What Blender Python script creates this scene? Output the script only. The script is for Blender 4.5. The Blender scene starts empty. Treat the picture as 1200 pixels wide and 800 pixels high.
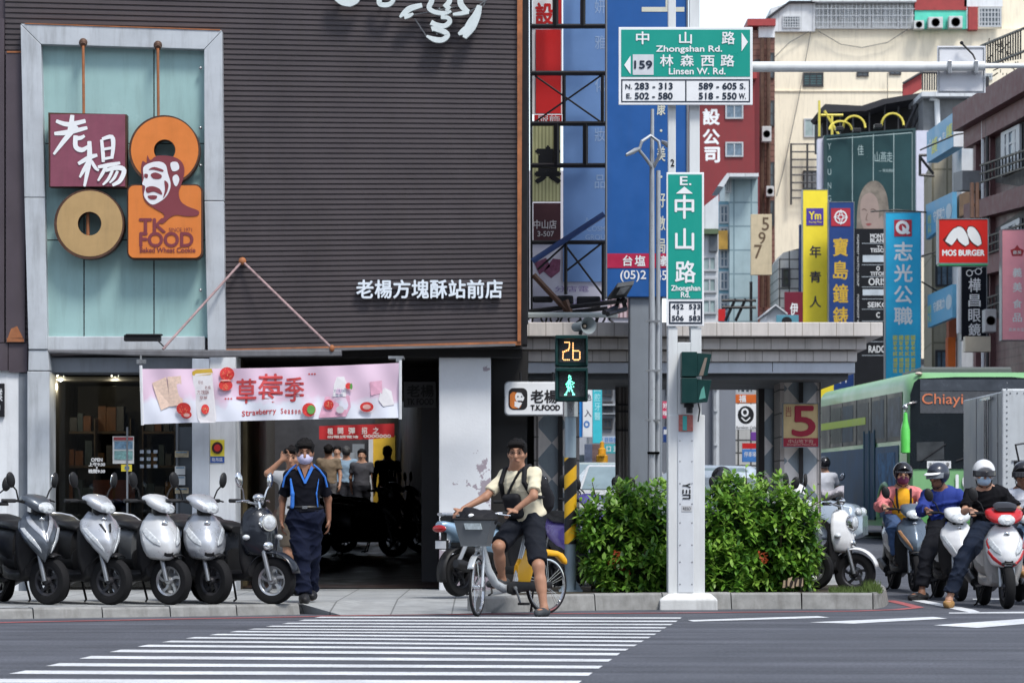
import bpy, math, random
import numpy as np
from math import sin, cos, pi, radians, atan2, sqrt
from mathutils import Vector, Matrix, Euler
SC = bpy.context.scene
COL = SC.collection
# ------------------------------------------------------------------ camera, sky, sun, exposure
F, EYE, HZ = 3720.0, 1.1, 590.0          # focal length in photo pixels, eye height, horizon row
cam = bpy.data.objects.new('camera', bpy.data.cameras.new('camera')); COL.objects.link(cam)
cam.location = (0, 0, EYE); cam.rotation_euler = (pi/2, 0, 0)
cam.data.sensor_width = 36; cam.data.lens = 36*F/1200
cam.data.shift_y = (HZ-400)/1200
cam.data.clip_start = .5; cam.data.clip_end = 6000
cam.data.dof.use_dof = True; cam.data.dof.focus_distance = 32; cam.data.dof.aperture_fstop = 6.3
SC.camera = cam
SUN_DIR = Vector((.38, -.62, 1.15)).normalized()
world = bpy.data.worlds.new('World'); SC.world = world; world.use_nodes = True
nt = world.node_tree
sky = nt.nodes.new('ShaderNodeTexSky'); sky.sky_type = 'NISHITA'; sky.sun_disc = False
sky.sun_elevation = math.asin(SUN_DIR.z); sky.sun_rotation = atan2(SUN_DIR.x, SUN_DIR.y)
sky.air_density = 1.0; sky.dust_density = .7; sky.ozone_density = 1.0
hs_ = nt.nodes.new('ShaderNodeHueSaturation'); hs_.inputs['Saturation'].default_value = .55
nt.links.new(sky.outputs[0], hs_.inputs['Color']); nt.links.new(hs_.outputs[0], nt.nodes['Background'].inputs[0])
nt.nodes['Background'].inputs[1].default_value = .15
sl = bpy.data.lights.new('sun', 'SUN'); sl.energy = 2.0; sl.angle = radians(14); sl.color = (1, .965, .91)
so = bpy.data.objects.new('sun', sl); COL.objects.link(so); so.location = (20, -30, 60)
so.rotation_euler = SUN_DIR.to_track_quat('Z', 'Y').to_euler()
SC.view_settings.view_transform = 'Standard'; SC.view_settings.look = 'None'
SC.view_settings.exposure = .78; SC.view_settings.gamma = 1
SC.cycles.max_bounces = 8; SC.cycles.transparent_max_bounces = 12
SC.cycles.use_denoising = True
# ------------------------------------------------------------------ helpers
RNG = random.Random(7)
def P(x, y, Y): return Vector(((x-600)/F*Y, Y, EYE-(y-HZ)/F*Y))
def GX(x, Y): return (x-600)/F*Y
def GZ(y, Y): return EYE-(y-HZ)/F*Y
def grade(Y): return max(0.0, (Y-36.5)*.017) if Y < 110 else (110-36.5)*.017
ROOT = {}                                  # object name -> world position its vertices are relative to
def tag(o, label=None, cat=None, group=None, kind=None):
    if label: o['label'] = label
    if cat: o['category'] = cat
    if group: o['group'] = group
    if kind: o['kind'] = kind
    return o
def thing(name, label, cat, loc=(0, 0, 0), rz=0, group=None):
    o = bpy.data.objects.new(name, None); COL.objects.link(o)
    o.empty_display_size = .2
    o.location = loc; o.rotation_euler = (0, 0, rz)
    ROOT[o.name] = Matrix.Translation(Vector(loc)) @ Matrix.Rotation(rz, 4, 'Z')
    return tag(o, label, cat, group)
def clone(root, loc=None, rz=None, label=None, group=None):
    r = root.copy(); COL.objects.link(r)
    if loc is not None: r.location = loc
    if rz is not None: r.rotation_euler = (0, 0, rz)
    if label: r['label'] = label
    if group: r['group'] = group
    for ch in list(root.children):
        c = ch.copy(); COL.objects.link(c); c.parent = r
        for g in list(ch.children):
            d = g.copy(); COL.objects.link(d); d.parent = c
    return r
# ---- materials
_M = {}
def lin(h):
    h = h.lstrip('#'); v = [int(h[i:i+2], 16)/255 for i in (0, 2, 4)]
    return tuple((c/12.92 if c <= .04045 else ((c+.055)/1.055)**2.4) for c in v)
def mat(name, col, rough=.5, metal=0, var=.12, vs=5., bump=0., bs=60., coat=0., emit=0., dirt=0., spec=.32, alpha=1):
    """Principled material whose colour is broken up by two noises (and a streaky dirt when dirt > 0)."""
    if name in _M: return _M[name]
    m = bpy.data.materials.new(name); m.use_nodes = True; _M[name] = m
    n = m.node_tree.nodes; l = m.node_tree.links
    b = n['Principled BSDF']; c = lin(col) if isinstance(col, str) else tuple(col)
    b.inputs['Roughness'].default_value = rough; b.inputs['Metallic'].default_value = metal
    b.inputs['Coat Weight'].default_value = coat; b.inputs['Specular IOR Level'].default_value = spec
    b.inputs['Coat Roughness'].default_value = .06
    m.diffuse_color = (*c, 1)
    if emit:
        b.inputs['Emission Color'].default_value = (*c, 1); b.inputs['Emission Strength'].default_value = emit
    tc = n.new('ShaderNodeTexCoord')
    out = None
    if var > 0:
        nz = n.new('ShaderNodeTexNoise'); nz.inputs['Scale'].default_value = vs; nz.inputs['Detail'].default_value = 6
        nz.inputs['Roughness'].default_value = .62
        l.new(tc.outputs['Object'], nz.inputs['Vector'])
        r = n.new('ShaderNodeMapRange'); r.inputs[1].default_value = .3; r.inputs[2].default_value = .7
        r.inputs[3].default_value = 1-var; r.inputs[4].default_value = 1+var*.7
        l.new(nz.outputs[0], r.inputs[0])
        mx = n.new('ShaderNodeMix'); mx.data_type = 'RGBA'; mx.blend_type = 'MULTIPLY'; mx.inputs[0].default_value = 1
        mx.inputs[6].default_value = (*c, 1); l.new(r.outputs[0], mx.inputs[7]); out = mx.outputs[2]
        rr = n.new('ShaderNodeMapRange'); rr.inputs[1].default_value = .3; rr.inputs[2].default_value = .7
        rr.inputs[3].default_value = max(.02, rough-.1); rr.inputs[4].default_value = min(1, rough+.12)
        l.new(nz.outputs[0], rr.inputs[0]); l.new(rr.outputs[0], b.inputs['Roughness'])
    if dirt > 0:
        mp = n.new('ShaderNodeMapping'); mp.inputs['Scale'].default_value = (3.2, 3.2, .35)
        l.new(tc.outputs['Object'], mp.inputs[0])
        n2 = n.new('ShaderNodeTexNoise'); n2.inputs['Scale'].default_value = 2.5; n2.inputs['Detail'].default_value = 8
        n2.inputs['Roughness'].default_value = .7; l.new(mp.outputs[0], n2.inputs['Vector'])
        r2 = n.new('ShaderNodeMapRange'); r2.inputs[1].default_value = .48; r2.inputs[2].default_value = .78
        r2.inputs[3].default_value = 0; r2.inputs[4].default_value = dirt; l.new(n2.outputs[0], r2.inputs[0])
        m2 = n.new('ShaderNodeMix'); m2.data_type = 'RGBA'; l.new(r2.outputs[0], m2.inputs[0])
        if out: l.new(out, m2.inputs[6])
        else: m2.inputs[6].default_value = (*c, 1)
        m2.inputs[7].default_value = (.07, .06, .05, 1); out = m2.outputs[2]
    if out: l.new(out, b.inputs['Base Color'])
    else: b.inputs['Base Color'].default_value = (*c, 1)
    if bump > 0:
        nb = n.new('ShaderNodeTexNoise'); nb.inputs['Scale'].default_value = bs; nb.inputs['Detail'].default_value = 4
        l.new(tc.outputs['Object'], nb.inputs['Vector'])
        bp = n.new('ShaderNodeBump'); bp.inputs['Strength'].default_value = bump; bp.inputs['Distance'].default_value = .01
        l.new(nb.outputs[0], bp.inputs['Height']); l.new(bp.outputs[0], b.inputs['Normal'])
    return m
def glass(name, tint=(.85, .9, .9), refl=.12, rough=.02):
    if name in _M: return _M[name]
    m = bpy.data.materials.new(name); m.use_nodes = True; _M[name] = m
    n = m.node_tree.nodes; l = m.node_tree.links; n.remove(n['Principled BSDF'])
    t = n.new('ShaderNodeBsdfTransparent'); t.inputs[0].default_value = (*tint, 1)
    g = n.new('ShaderNodeBsdfGlossy'); g.inputs['Roughness'].default_value = rough
    fr = n.new('ShaderNodeFresnel'); fr.inputs[0].default_value = 1.5
    ad = n.new('ShaderNodeMath'); ad.operation = 'ADD'; ad.inputs[1].default_value = refl-.04; l.new(fr.outputs[0], ad.inputs[0])
    mx = n.new('ShaderNodeMixShader'); l.new(ad.outputs[0], mx.inputs[0]); l.new(t.outputs[0], mx.inputs[1]); l.new(g.outputs[0], mx.inputs[2])
    l.new(mx.outputs[0], n['Material Output'].inputs[0])
    return m
# ---- mesh builder
class MB:
    def __init__(s): s.v = []; s.f = []; s.mi = []; s.sm = []
    def add(s, vs, fs, mi=0, smooth=False):
        o = len(s.v); s.v += [tuple(v) for v in vs]; s.f += [tuple(i+o for i in f) for f in fs]
        s.mi += [mi]*len(fs); s.sm += [smooth]*len(fs); return s
    def box(s, a, b, mi=0, M=None):
        (x0, y0, z0), (x1, y1, z1) = a, b
        if x0 > x1: x0, x1 = x1, x0
        if y0 > y1: y0, y1 = y1, y0
        if z0 > z1: z0, z1 = z1, z0
        vs = [Vector((x, y, z)) for x in (x0, x1) for y in (y0, y1) for z in (z0, z1)]
        if M is not None: vs = [M @ v for v in vs]
        return s.add(vs, [(0, 1, 3, 2), (4, 6, 7, 5), (0, 4, 5, 1), (2, 3, 7, 6), (0, 2, 6, 4), (1, 5, 7, 3)], mi)
    def pbox(s, x0, y0, x1, y1, Y, d, mi=0):
        """box whose front face covers a pixel rectangle at depth Y, reaching d metres behind it"""
        return s.box((GX(x0, Y), Y, GZ(y1, Y)), (GX(x1, Y), Y+d, GZ(y0, Y)), mi)
    def prism(s, pts, off, mi=0):
        """closed slab: polygon (list of world points) pushed by off"""
        n = len(pts); a = [Vector(p) for p in pts]; b = [p+Vector(off) for p in a]
        return s.add(a+b, [tuple(range(n)), tuple(range(2*n-1, n-1, -1))]+[(i, i+n, (i+1) % n+n, (i+1) % n) for i in range(n)], mi)
    def pprism(s, pts, Y, d, mi=0): return s.prism([P(x, y, Y) for x, y in pts], (0, d, 0), mi)
    def tube(s, path, r, n=8, mi=0, cap=True, close=False):
        path = [Vector(p) for p in path]; N = len(path); rs = r if isinstance(r, (list, tuple)) else [r]*N
        rings = []; up = None
        for i, p in enumerate(path):
            if close: t = path[(i+1) % N]-path[i-1]
            else: t = path[min(i+1, N-1)]-path[max(i-1, 0)]
            t.normalize()
            if up is None: up = t.orthogonal().normalized()
            up = (up-t*up.dot(t))
            up = up.normalized() if up.length > 1e-6 else t.orthogonal().normalized()
            w = t.cross(up)
            rings.append([p+up*(rs[i]*cos(2*pi*k/n))+w*(rs[i]*sin(2*pi*k/n)) for k in range(n)])
        vs = [v for g in rings for v in g]; fs = []
        for i in range(N if close else N-1):
            j = (i+1) % N
            for k in range(n): fs.append((i*n+k, i*n+(k+1) % n, j*n+(k+1) % n, j*n+k))
        s.add(vs, fs, mi, True)
        if cap and not close: s.add(rings[0], [tuple(range(n-1, -1, -1))], mi); s.add(rings[-1], [tuple(range(n))], mi)
        return s
    def lathe(s, prof, c, axis='X', n=24, mi=0, arc=2*pi, M=None):
        """profile of (axial, radius) turned round axis through c"""
        vs = []; c = Vector(c); full = abs(arc-2*pi) < 1e-6; N = n if full else n+1
        for a, r in prof:
            for k in range(N):
                t = arc*k/n
                if axis == 'X': v = Vector((a, r*cos(t), r*sin(t)))
                elif axis == 'Y': v = Vector((r*cos(t), a, r*sin(t)))
                else: v = Vector((r*cos(t), r*sin(t), a))
                if M is not None: v = M @ v
                vs.append(c+v)
        fs = []
        for i in range(len(prof)-1):
            for k in range(n):
                k2 = (k+1) % N
                fs.append((i*N+k, i*N+k2, (i+1)*N+k2, (i+1)*N+k))
        return s.add(vs, fs, mi, True)
    def loft(s, secs, mi=0, cap=True, smooth=True):
        n = len(secs[0]); vs = [v for q in secs for v in q]; fs = []
        for i in range(len(secs)-1):
            for k in range(n): fs.append((i*n+k, i*n+(k+1) % n, (i+1)*n+(k+1) % n, (i+1)*n+k))
        s.add(vs, fs, mi, smooth)
        if cap: s.add(secs[0], [tuple(range(n-1, -1, -1))], mi, smooth); s.add(secs[-1], [tuple(range(n))], mi, smooth)
        return s
    def ell(s, c, r, n=14, m=9, mi=0, M=None):
        vs = []; fs = []; c = Vector(c)
        for i in range(m+1):
            a = pi*i/m
            for k in range(n):
                b = 2*pi*k/n; v = Vector((r[0]*sin(a)*cos(b), r[1]*sin(a)*sin(b), r[2]*cos(a)))
                if M is not None: v = M @ v
                vs.append(c+v)
        for i in range(m):
            for k in range(n): fs.append((i*n+k, (i+1)*n+k, (i+1)*n+(k+1) % n, i*n+(k+1) % n))
        return s.add(vs, fs, mi, True)
    def grid(s, fn, nu, nv, mi=0, smooth=True):
        vs = [fn(i/nu, j/nv) for i in range(nu+1) for j in range(nv+1)]
        fs = [(i*(nv+1)+j, (i+1)*(nv+1)+j, (i+1)*(nv+1)+j+1, i*(nv+1)+j+1) for i in range(nu) for j in range(nv)]
        return s.add(vs, fs, mi, smooth)
    def build(s, name, m, parent=None, bevel=0, solid=0, subsurf=0, world=True, sharp=40, seg=2):
        me = bpy.data.meshes.new(name)
        inv = None
        if parent is not None and world and parent.name in ROOT: inv = ROOT[parent.name].inverted()
        vs = s.v if inv is None else [tuple(inv @ Vector(v)) for v in s.v]
        me.from_pydata(vs, [], s.f)
        for q in (m if isinstance(m, (list, tuple)) else [m]): me.materials.append(q)
        me.polygons.foreach_set('material_index', s.mi)
        me.polygons.foreach_set('use_smooth', [bool(x) or subsurf > 0 for x in s.sm])
        me.update()
        o = bpy.data.objects.new(name, me); COL.objects.link(o)
        if parent is not None:
            o.parent = parent
            if parent.name in ROOT: ROOT[o.name] = ROOT[parent.name]
        if any(s.sm): me.set_sharp_from_angle(angle=radians(sharp))
        if solid:
            q = o.modifiers.new('solid', 'SOLIDIFY'); q.thickness = solid; q.offset = -1
        if bevel:
            q = o.modifiers.new('bevel', 'BEVEL'); q.width = bevel; q.segments = seg; q.limit_method = 'ANGLE'; q.angle_limit = radians(35)
            q.harden_normals = False
        if subsurf:
            q = o.modifiers.new('sub', 'SUBSURF'); q.levels = subsurf; q.render_levels = subsurf
        return o
def superell(c, a, b, n=16, e=2.5, ax=('x', 'z')):
    """ring in the plane of two axes, superellipse exponent e"""
    out = []
    for k in range(n):
        t = 2*pi*k/n; u = abs(cos(t))**(2/e)*(1 if cos(t) >= 0 else -1)*a; w = abs(sin(t))**(2/e)*(1 if sin(t) >= 0 else -1)*b
        v = Vector(c); setattr(v, ax[0], getattr(v, ax[0])+u); setattr(v, ax[1], getattr(v, ax[1])+w); out.append(v)
    return out
# ---- lettering: glyph outlines from the built-in font
_G = {}
def glyph(s):
    if s in _G: return _G[s]
    cu = bpy.data.curves.new('t', 'FONT'); cu.body = s; cu.size = 1; cu.resolution_u = 4
    o = bpy.data.objects.new('t', cu); me = o.to_mesh()
    v = [(q.co.x, q.co.y) for q in me.vertices]; f = [tuple(p.vertices) for p in me.polygons]
    o.to_mesh_clear(); bpy.data.objects.remove(o); bpy.data.curves.remove(cu)
    xs = [q[0] for q in v] or [0, 1]; ys = [q[1] for q in v] or [0, 1]
    _G[s] = (v, f, min(xs), max(xs), min(ys), max(ys)); return _G[s]
def put_text(mb, s, x0, y0, x1, y1, fr, bold=0., ext=0., slant=0., mi=0):
    """fit text into the rectangle of a sign frame fr(x, y, d) -> world; d metres proud of the sign"""
    v, f, a, b, c, d = glyph(s)
    sx = (x1-x0)/max(1e-6, b-a); sy = (y1-y0)/max(1e-6, d-c)
    offs = [(0, 0)] if not bold else [(-bold, 0), (bold, 0), (0, bold), (0, -bold)]
    for i, (ox, oy) in enumerate(offs):
        q = [(x0+(px-a)*sx+ox+slant*(py-c)*sy, y1-(py-c)*sy+oy) for px, py in v]
        fv = [fr(x, y, .004+.0006*i+ext) for x, y in q]
        mb.add(fv, f, mi)
        if ext:
            bv = [fr(x, y, .002) for x, y in q]; mb.add(bv, [t[::-1] for t in f], mi)
            cnt = {}
            for t in f:
                for k in range(len(t)):
                    e = (t[k], t[(k+1) % len(t)]); cnt[e] = 1
            n = len(q)
            mb.add(fv+bv, [(e[0], e[0]+n, e[1]+n, e[1]) for e in cnt if (e[1], e[0]) not in cnt], mi)
def front(Y): return lambda x, y, d: P(x, y, Y-d) if False else Vector((GX(x, Y), Y-d, GZ(y, Y)))
def words(parent, lines, Y, m, bold=0., ext=0., name='lettering', fr=None, slant=0.):
    """lines: (text, x0, y0, x1, y1) in pixels at depth Y; one lettering mesh"""
    mb = MB(); fr = fr or front(Y)
    for t in lines: put_text(mb, t[0], *t[1:5], fr, bold=t[5] if len(t) > 5 else bold, ext=ext, slant=slant)
    return mb.build(name, m, parent)
def column_text(parent, s, x0, x1, ys, Y, m, bold=0., ext=0., fr=None, name='lettering'):
    """characters stacked downwards; ys = list of (y0, y1)"""
    return words(parent, [(ch, x0, a, x1, b) for ch, (a, b) in zip(s, ys)], Y, m, bold, ext, name, fr)
def stack(y0, y1, n, gap=.25):
    h = (y1-y0)/(n+(n-1)*gap); return [(y0+i*h*(1+gap), y0+i*h*(1+gap)+h) for i in range(n)]
def smooth(pts, closed=True, k=4):
    n = len(pts); out = []
    for i in range(n if closed else n-1):
        p0, p1, p2, p3 = (pts[(i+j) % n] if closed else pts[max(0, min(n-1, i+j))] for j in (-1, 0, 1, 2))
        for j in range(k):
            t = j/k; out.append(tuple(.5*(2*b+(c-a)*t+(2*a-5*b+4*c-d)*t*t+(3*b-a-3*c+d)*t**3) for a, b, c, d in zip(p0, p1, p2, p3)))
    return out if closed else out+[tuple(pts[-1])]
def flat(mb, pts, Y, d=.004, mi=0, fr=None):
    fr = fr or front(Y); mb.add([fr(x, y, d) for x, y in pts], [tuple(range(len(pts)))], mi)
def disc(mb, x, y, rx, ry, Y, d=.004, mi=0, fr=None, n=20, hole=0.):
    fr = fr or front(Y); o = [fr(x+rx*cos(2*pi*k/n), y+ry*sin(2*pi*k/n), d) for k in range(n)]
    if not hole: mb.add(o, [tuple(range(n))], mi)
    else:
        i = [fr(x+rx*hole*cos(2*pi*k/n), y+ry*hole*sin(2*pi*k/n), d) for k in range(n)]
        mb.add(o+i, [(k, (k+1) % n, (k+1) % n+n, k+n) for k in range(n)], mi)
def sign_panel(name, label, cat, x0, y0, x1, y1, Y, depth, face, edge='#8a8f94', group=None, border=0, border_col=None, bevel=.006):
    """box sign: root + panel (+ border frame)"""
    t = thing(name, label, cat, P((x0+x1)/2, y1, Y), group=group)
    MB().pbox(x0, y0, x1, y1, Y, depth).build('panel', face, t, bevel=bevel)
    if border:
        mb = MB(); b = border
        mb.pbox(x0-b, y0-b, x1+b, y0, Y-.012, depth+.02).pbox(x0-b, y1, x1+b, y1+b, Y-.012, depth+.02)
        mb.pbox(x0-b, y0, x0, y1, Y-.012, depth+.02).pbox(x1, y0, x1+b, y1, Y-.012, depth+.02)
        mb.build('frame', border_col or mat('sign_edge', edge, .45, .3), t)
    return t
# ------------------------------------------------------------------ ground, road, kerbs, markings
def asphalt():
    m = mat('asphalt', (.082, .087, .104), .72, var=.24, vs=.9, bump=.5, bs=240)
    n = m.node_tree.nodes; l = m.node_tree.links; b = n['Principled BSDF']
    src = b.inputs['Base Color'].links[0].from_socket
    tc = [q for q in n if q.type == 'TEX_COORD'][0]
    sp = n.new('ShaderNodeTexNoise'); sp.inputs['Scale'].default_value = 42; sp.inputs['Detail'].default_value = 3
    l.new(tc.outputs['Object'], sp.inputs['Vector'])
    r = n.new('ShaderNodeMapRange'); r.inputs[1].default_value = .35; r.inputs[2].default_value = .72; r.inputs[3].default_value = .74; r.inputs[4].default_value = 1.45
    l.new(sp.outputs[0], r.inputs[0])
    mp = n.new('ShaderNodeMapping'); mp.inputs['Scale'].default_value = (.09, 1.1, 1); l.new(tc.outputs['Object'], mp.inputs[0])
    st = n.new('ShaderNodeTexNoise'); st.inputs['Scale'].default_value = 2.2; st.inputs['Detail'].default_value = 5; l.new(mp.outputs[0], st.inputs['Vector'])
    r2 = n.new('ShaderNodeMapRange'); r2.inputs[1].default_value = .3; r2.inputs[2].default_value = .7; r2.inputs[3].default_value = .70; r2.inputs[4].default_value = 1.22
    l.new(st.outputs[0], r2.inputs[0])
    mu = n.new('ShaderNodeMath'); mu.operation = 'MULTIPLY'; l.new(r.outputs[0], mu.inputs[0]); l.new(r2.outputs[0], mu.inputs[1])
    mx = n.new('ShaderNodeMix'); mx.data_type = 'RGBA'; mx.blend_type = 'MULTIPLY'; mx.inputs[0].default_value = 1
    l.new(src, mx.inputs[6]); l.new(mu.outputs[0], mx.inputs[7]); l.new(mx.outputs[2], b.inputs['Base Color'])
    return m
ASPH = asphalt()
def paint(name, col, wear=.5):
    """road paint with chipped, worn patches that show the asphalt"""
    m = mat(name, col, .6, var=.2, vs=1.6)
    n = m.node_tree.nodes; l = m.node_tree.links; b = n['Principled BSDF']; src = b.inputs['Base Color'].links[0].from_socket
    tc = [q for q in n if q.type == 'TEX_COORD'][0]
    nz = n.new('ShaderNodeTexNoise'); nz.inputs['Scale'].default_value = 26; nz.inputs['Detail'].default_value = 8; nz.inputs['Roughness'].default_value = .75
    l.new(tc.outputs['Object'], nz.inputs['Vector'])
    r = n.new('ShaderNodeMapRange'); r.inputs[1].default_value = .52; r.inputs[2].default_value = .66; r.inputs[4].default_value = wear; l.new(nz.outputs[0], r.inputs[0])
    mx = n.new('ShaderNodeMix'); mx.data_type = 'RGBA'; l.new(r.outputs[0], mx.inputs[0]); l.new(src, mx.inputs[6]); mx.inputs[7].default_value = (.12, .12, .13, 1)
    l.new(mx.outputs[2], b.inputs['Base Color']); return m
WHITEP = paint('road_paint_white', (.64, .66, .68), .6); REDP = paint('road_paint_red', (.42, .10, .10), .8)
CONC = mat('kerb_concrete', (.27, .27, .26), .85, var=.25, vs=7, bump=.4, bs=120, dirt=.55)
PAVE = mat('pavement_stone', (.33, .34, .34), .8, var=.2, vs=4, bump=.3, bs=90, dirt=.25)
ys = [-60, 0, 10, 20, 30, 36.5, 45, 60, 80, 110, 400, 3000]
mb = MB(); xs = [-2500, -60, -20, -8, 0, 8, 20, 60, 2500]
mb.grid(lambda u, v: Vector((xs[round(u*8)], ys[round(v*11)], grade(ys[round(v*11)]))), 8, 11, smooth=False)
tag(mb.build('road', ASPH), kind='structure')
def gpt(x, y, z=0.0):
    """where the ray through a pixel meets the level z"""
    Y = (EYE-z)*F/(y-HZ); return Vector((GX(x, Y), Y, z))
left = [(372, 722.6), (353, 726.2), (334, 729.8), (315, 733.2), (294, 736.4), (273, 739.4), (250, 742.8), (223, 746.6), (195, 751), (167, 756), (135, 762), (100, 769.5), (62, 778), (20, 787), (-32, 797), (-90, 809), (-160, 823)]
right = [(798, 723.6), (793, 727.4), (787, 731.2), (780, 735), (774, 738.8), (768, 742.6), (761, 746.4), (753, 750.8), (745, 755.6), (735, 760.6), (725, 766), (715, 773.2), (704, 781), (692, 789.3), (679, 799), (664, 810), (648, 822)]
mb = MB(); K = EYE*F
for i in range(17):
    if i < 16: pl, pr = left[i+1][1]-left[i][1], right[i+1][1]-right[i][1]
    f = .195
    dl = pl*f; dr = pr*f
    sl_ = (left[min(i+1, 16)][0]-left[min(i, 15)][0])/pl; sr_ = (right[min(i+1, 16)][0]-right[min(i, 15)][0])/pr
    a, b = left[i], right[i]
    q = [gpt(a[0]-sl_*dl, a[1]-dl, .004), gpt(b[0]-sr_*dr, b[1]-dr, .004), gpt(b[0]+sr_*dr, b[1]+dr, .004), gpt(a[0]+sl_*dl, a[1]+dl, .004)]
    n = 14
    vs = []
    for k in range(n+1):
        t = k/n; u = q[0].lerp(q[1], t); w = q[3].lerp(q[2], t)
        vs += [u+Vector((0, RNG.uniform(-.008, .008), 0)), w+Vector((0, RNG.uniform(-.008, .008), 0))]
    mb.add(vs, [(2*k, 2*k+2, 2*k+3, 2*k+1) for k in range(n)])
tag(mb.build('crosswalk_markings', WHITEP), kind='structure')
mb = MB()
def gq(pts, z=.004): mb.add([gpt(x, y, z) for x, y in pts], [tuple(range(len(pts)))])
gq([(806, 726), (958, 721.2), (972, 723), (812, 727.6)]); gq([(948, 728.6), (1094, 722.2), (1110, 724.2), (1000, 730)])
gq([(1094, 732), (1206, 724), (1206, 730), (1146, 735)]); gq([(1066, 702.5), (1082, 702.5), (1140, 713.5), (1150, 717), (1136, 717)])
gq([(1112, 717.2), (1210, 716), (1210, 718), (1112, 718.2)]); gq([(1140, 700.5), (1210, 700), (1210, 701.6), (1140, 702)])
gq([(-200, 806), (-20, 806), (-60, 815), (-240, 815)])
tag(mb.build('lane_markings', WHITEP), kind='structure')
mb = MB(); Y = 62
mb.add([Vector((GX(x, Y), y, grade(y)+.006)) for x, y in ((1000, 62), (1200, 62), (1200, 62.9), (1000, 62.9))], [(0, 1, 2, 3)])
mb.add([Vector((GX(x, 75), y, grade(y)+.006)) for x, y in ((965, 75), (1080, 75), (1080, 75.5), (965, 75.5))], [(0, 1, 2, 3)])
tag(mb.build('far_lane_markings', WHITEP), kind='structure')
mb = MB()
def ribbon(pts, w, z=.0045):
    a = [gpt(x, y, z) for x, y in pts]; vs = []
    for i, p in enumerate(a):
        t = (a[min(i+1, len(a)-1)]-a[max(i-1, 0)]).normalized(); nn = Vector((-t.y, t.x, 0))*w/2
        vs += [p-nn, p+nn]
    mb.add(vs, [(2*i, 2*i+2, 2*i+3, 2*i+1) for i in range(len(a)-1)])
ribbon([(-80, 730.5), (0, 728.8), (100, 726.8), (200, 724.8), (300, 723), (372, 721.6)], .14)
ribbon([(372, 721.2), (470, 719.8), (600, 718.6), (720, 718), (800, 717.4), (900, 716.4), (1000, 715.4), (1052, 713.6), (1076, 711.2), (1062, 707.5), (1042, 703)], .13)
tag(mb.build('red_kerb_lines', REDP), kind='structure')
def kerb(name, pts, h, depth, slope=.02):
    """kerb stones along ground points (pixels, on the road); each stone its own short prism inside one kerb run"""
    a = [gpt(x, y) for x, y in pts]; mb = MB()
    L = [0]
    for i in range(len(a)-1): L.append(L[-1]+(a[i+1]-a[i]).length)
    def at(s):
        for i in range(len(a)-1):
            if s <= L[i+1] or i == len(a)-2:
                t = (s-L[i])/(L[i+1]-L[i]); return a[i].lerp(a[i+1], t), (a[i+1]-a[i]).normalized()
    n = max(1, round(L[-1]/.72)); step = L[-1]/n
    for i in range(n):
        p0, t0 = at(i*step+.006); p1, t1 = at((i+1)*step-.006)
        n0 = Vector((-t0.y, t0.x, 0)); n1 = Vector((-t1.y, t1.x, 0)); hh = h+RNG.uniform(-.006, .006)
        up = Vector((0, 0, hh)); c = .02
        s0 = [p0, p0+n0*slope+up-Vector((0, 0, c)), p0+n0*(slope+c)+up, p0+n0*depth+up, p0+n0*depth]
        s1 = [p1, p1+n1*slope+up-Vector((0, 0, c)), p1+n1*(slope+c)+up, p1+n1*depth+up, p1+n1*depth]
        mb.loft([s0, s1], smooth=False)
    return mb.build(name, CONC)
KL = [(-300, 729), (-120, 727), (0, 725), (110, 723.4), (220, 721.8), (300, 720.6), (352, 719.6)]
tag(kerb('kerb', KL, .1, .22), kind='structure')
PZ = .1
def pave_tiles():
    m = PAVE
    n = m.node_tree.nodes; l = m.node_tree.links; b = n['Principled BSDF']; src = b.inputs['Base Color'].links[0].from_socket
    tc = [q for q in n if q.type == 'TEX_COORD'][0]
    br = n.new('ShaderNodeTexBrick'); br.inputs['Scale'].default_value = 1; br.inputs['Brick Width'].default_value = .6; br.inputs['Row Height'].default_value = .6
    br.offset = 0; br.inputs['Mortar Size'].default_value = .008; br.inputs['Color1'].default_value = (1, 1, 1, 1); br.inputs['Color2'].default_value = (.86, .87, .88, 1); br.inputs['Mortar'].default_value = (.45, .45, .45, 1)
    l.new(tc.outputs['Object'], br.inputs['Vector'])
    mx = n.new('ShaderNodeMix'); mx.data_type = 'RGBA'; mx.blend_type = 'MULTIPLY'; mx.inputs[0].default_value = 1
    l.new(src, mx.inputs[6]); l.new(br.outputs[0], mx.inputs[7]); l.new(mx.outputs[2], b.inputs['Base Color'])
pave_tiles()
mb = MB()
k = [gpt(x, y) for x, y in KL]
edge = [Vector((p.x, p.y+.21, PZ)) for p in k]
back = [Vector((p.x, 37.4, PZ)) for p in k]
for i in range(len(k)-1): mb.add([edge[i], edge[i+1], back[i+1], back[i]], [(0, 1, 2, 3)])
r0 = [gpt(352, 719.6)+Vector((0, .21, PZ)), gpt(400, 720.3, .006), gpt(520, 719, .006), gpt(575, 717.6, .006), gpt(600, 717)+Vector((0, .1, .15))]
r1 = [Vector((r0[0].x+.1, 33.3, PZ)), Vector((GX(430, 33.3), 33.3, PZ)), Vector((GX(520, 33.4), 33.4, PZ)), Vector((GX(560, 33.5), 33.5, PZ)), Vector((GX(600, 33.6), 33.6, .16))]
r2 = [Vector((v.x, 37.4, PZ)) for v in r1]; r2[4].z = .12
for i in range(4):
    mb.add([r0[i], r0[i+1], r1[i+1], r1[i]], [(0, 1, 2, 3)]); mb.add([r1[i], r1[i+1], r2[i+1], r2[i]], [(0, 1, 2, 3)])
mb.add([edge[-1], r0[0], r1[0], r2[0], back[-1]], [(0, 1, 2, 3, 4)])
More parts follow.
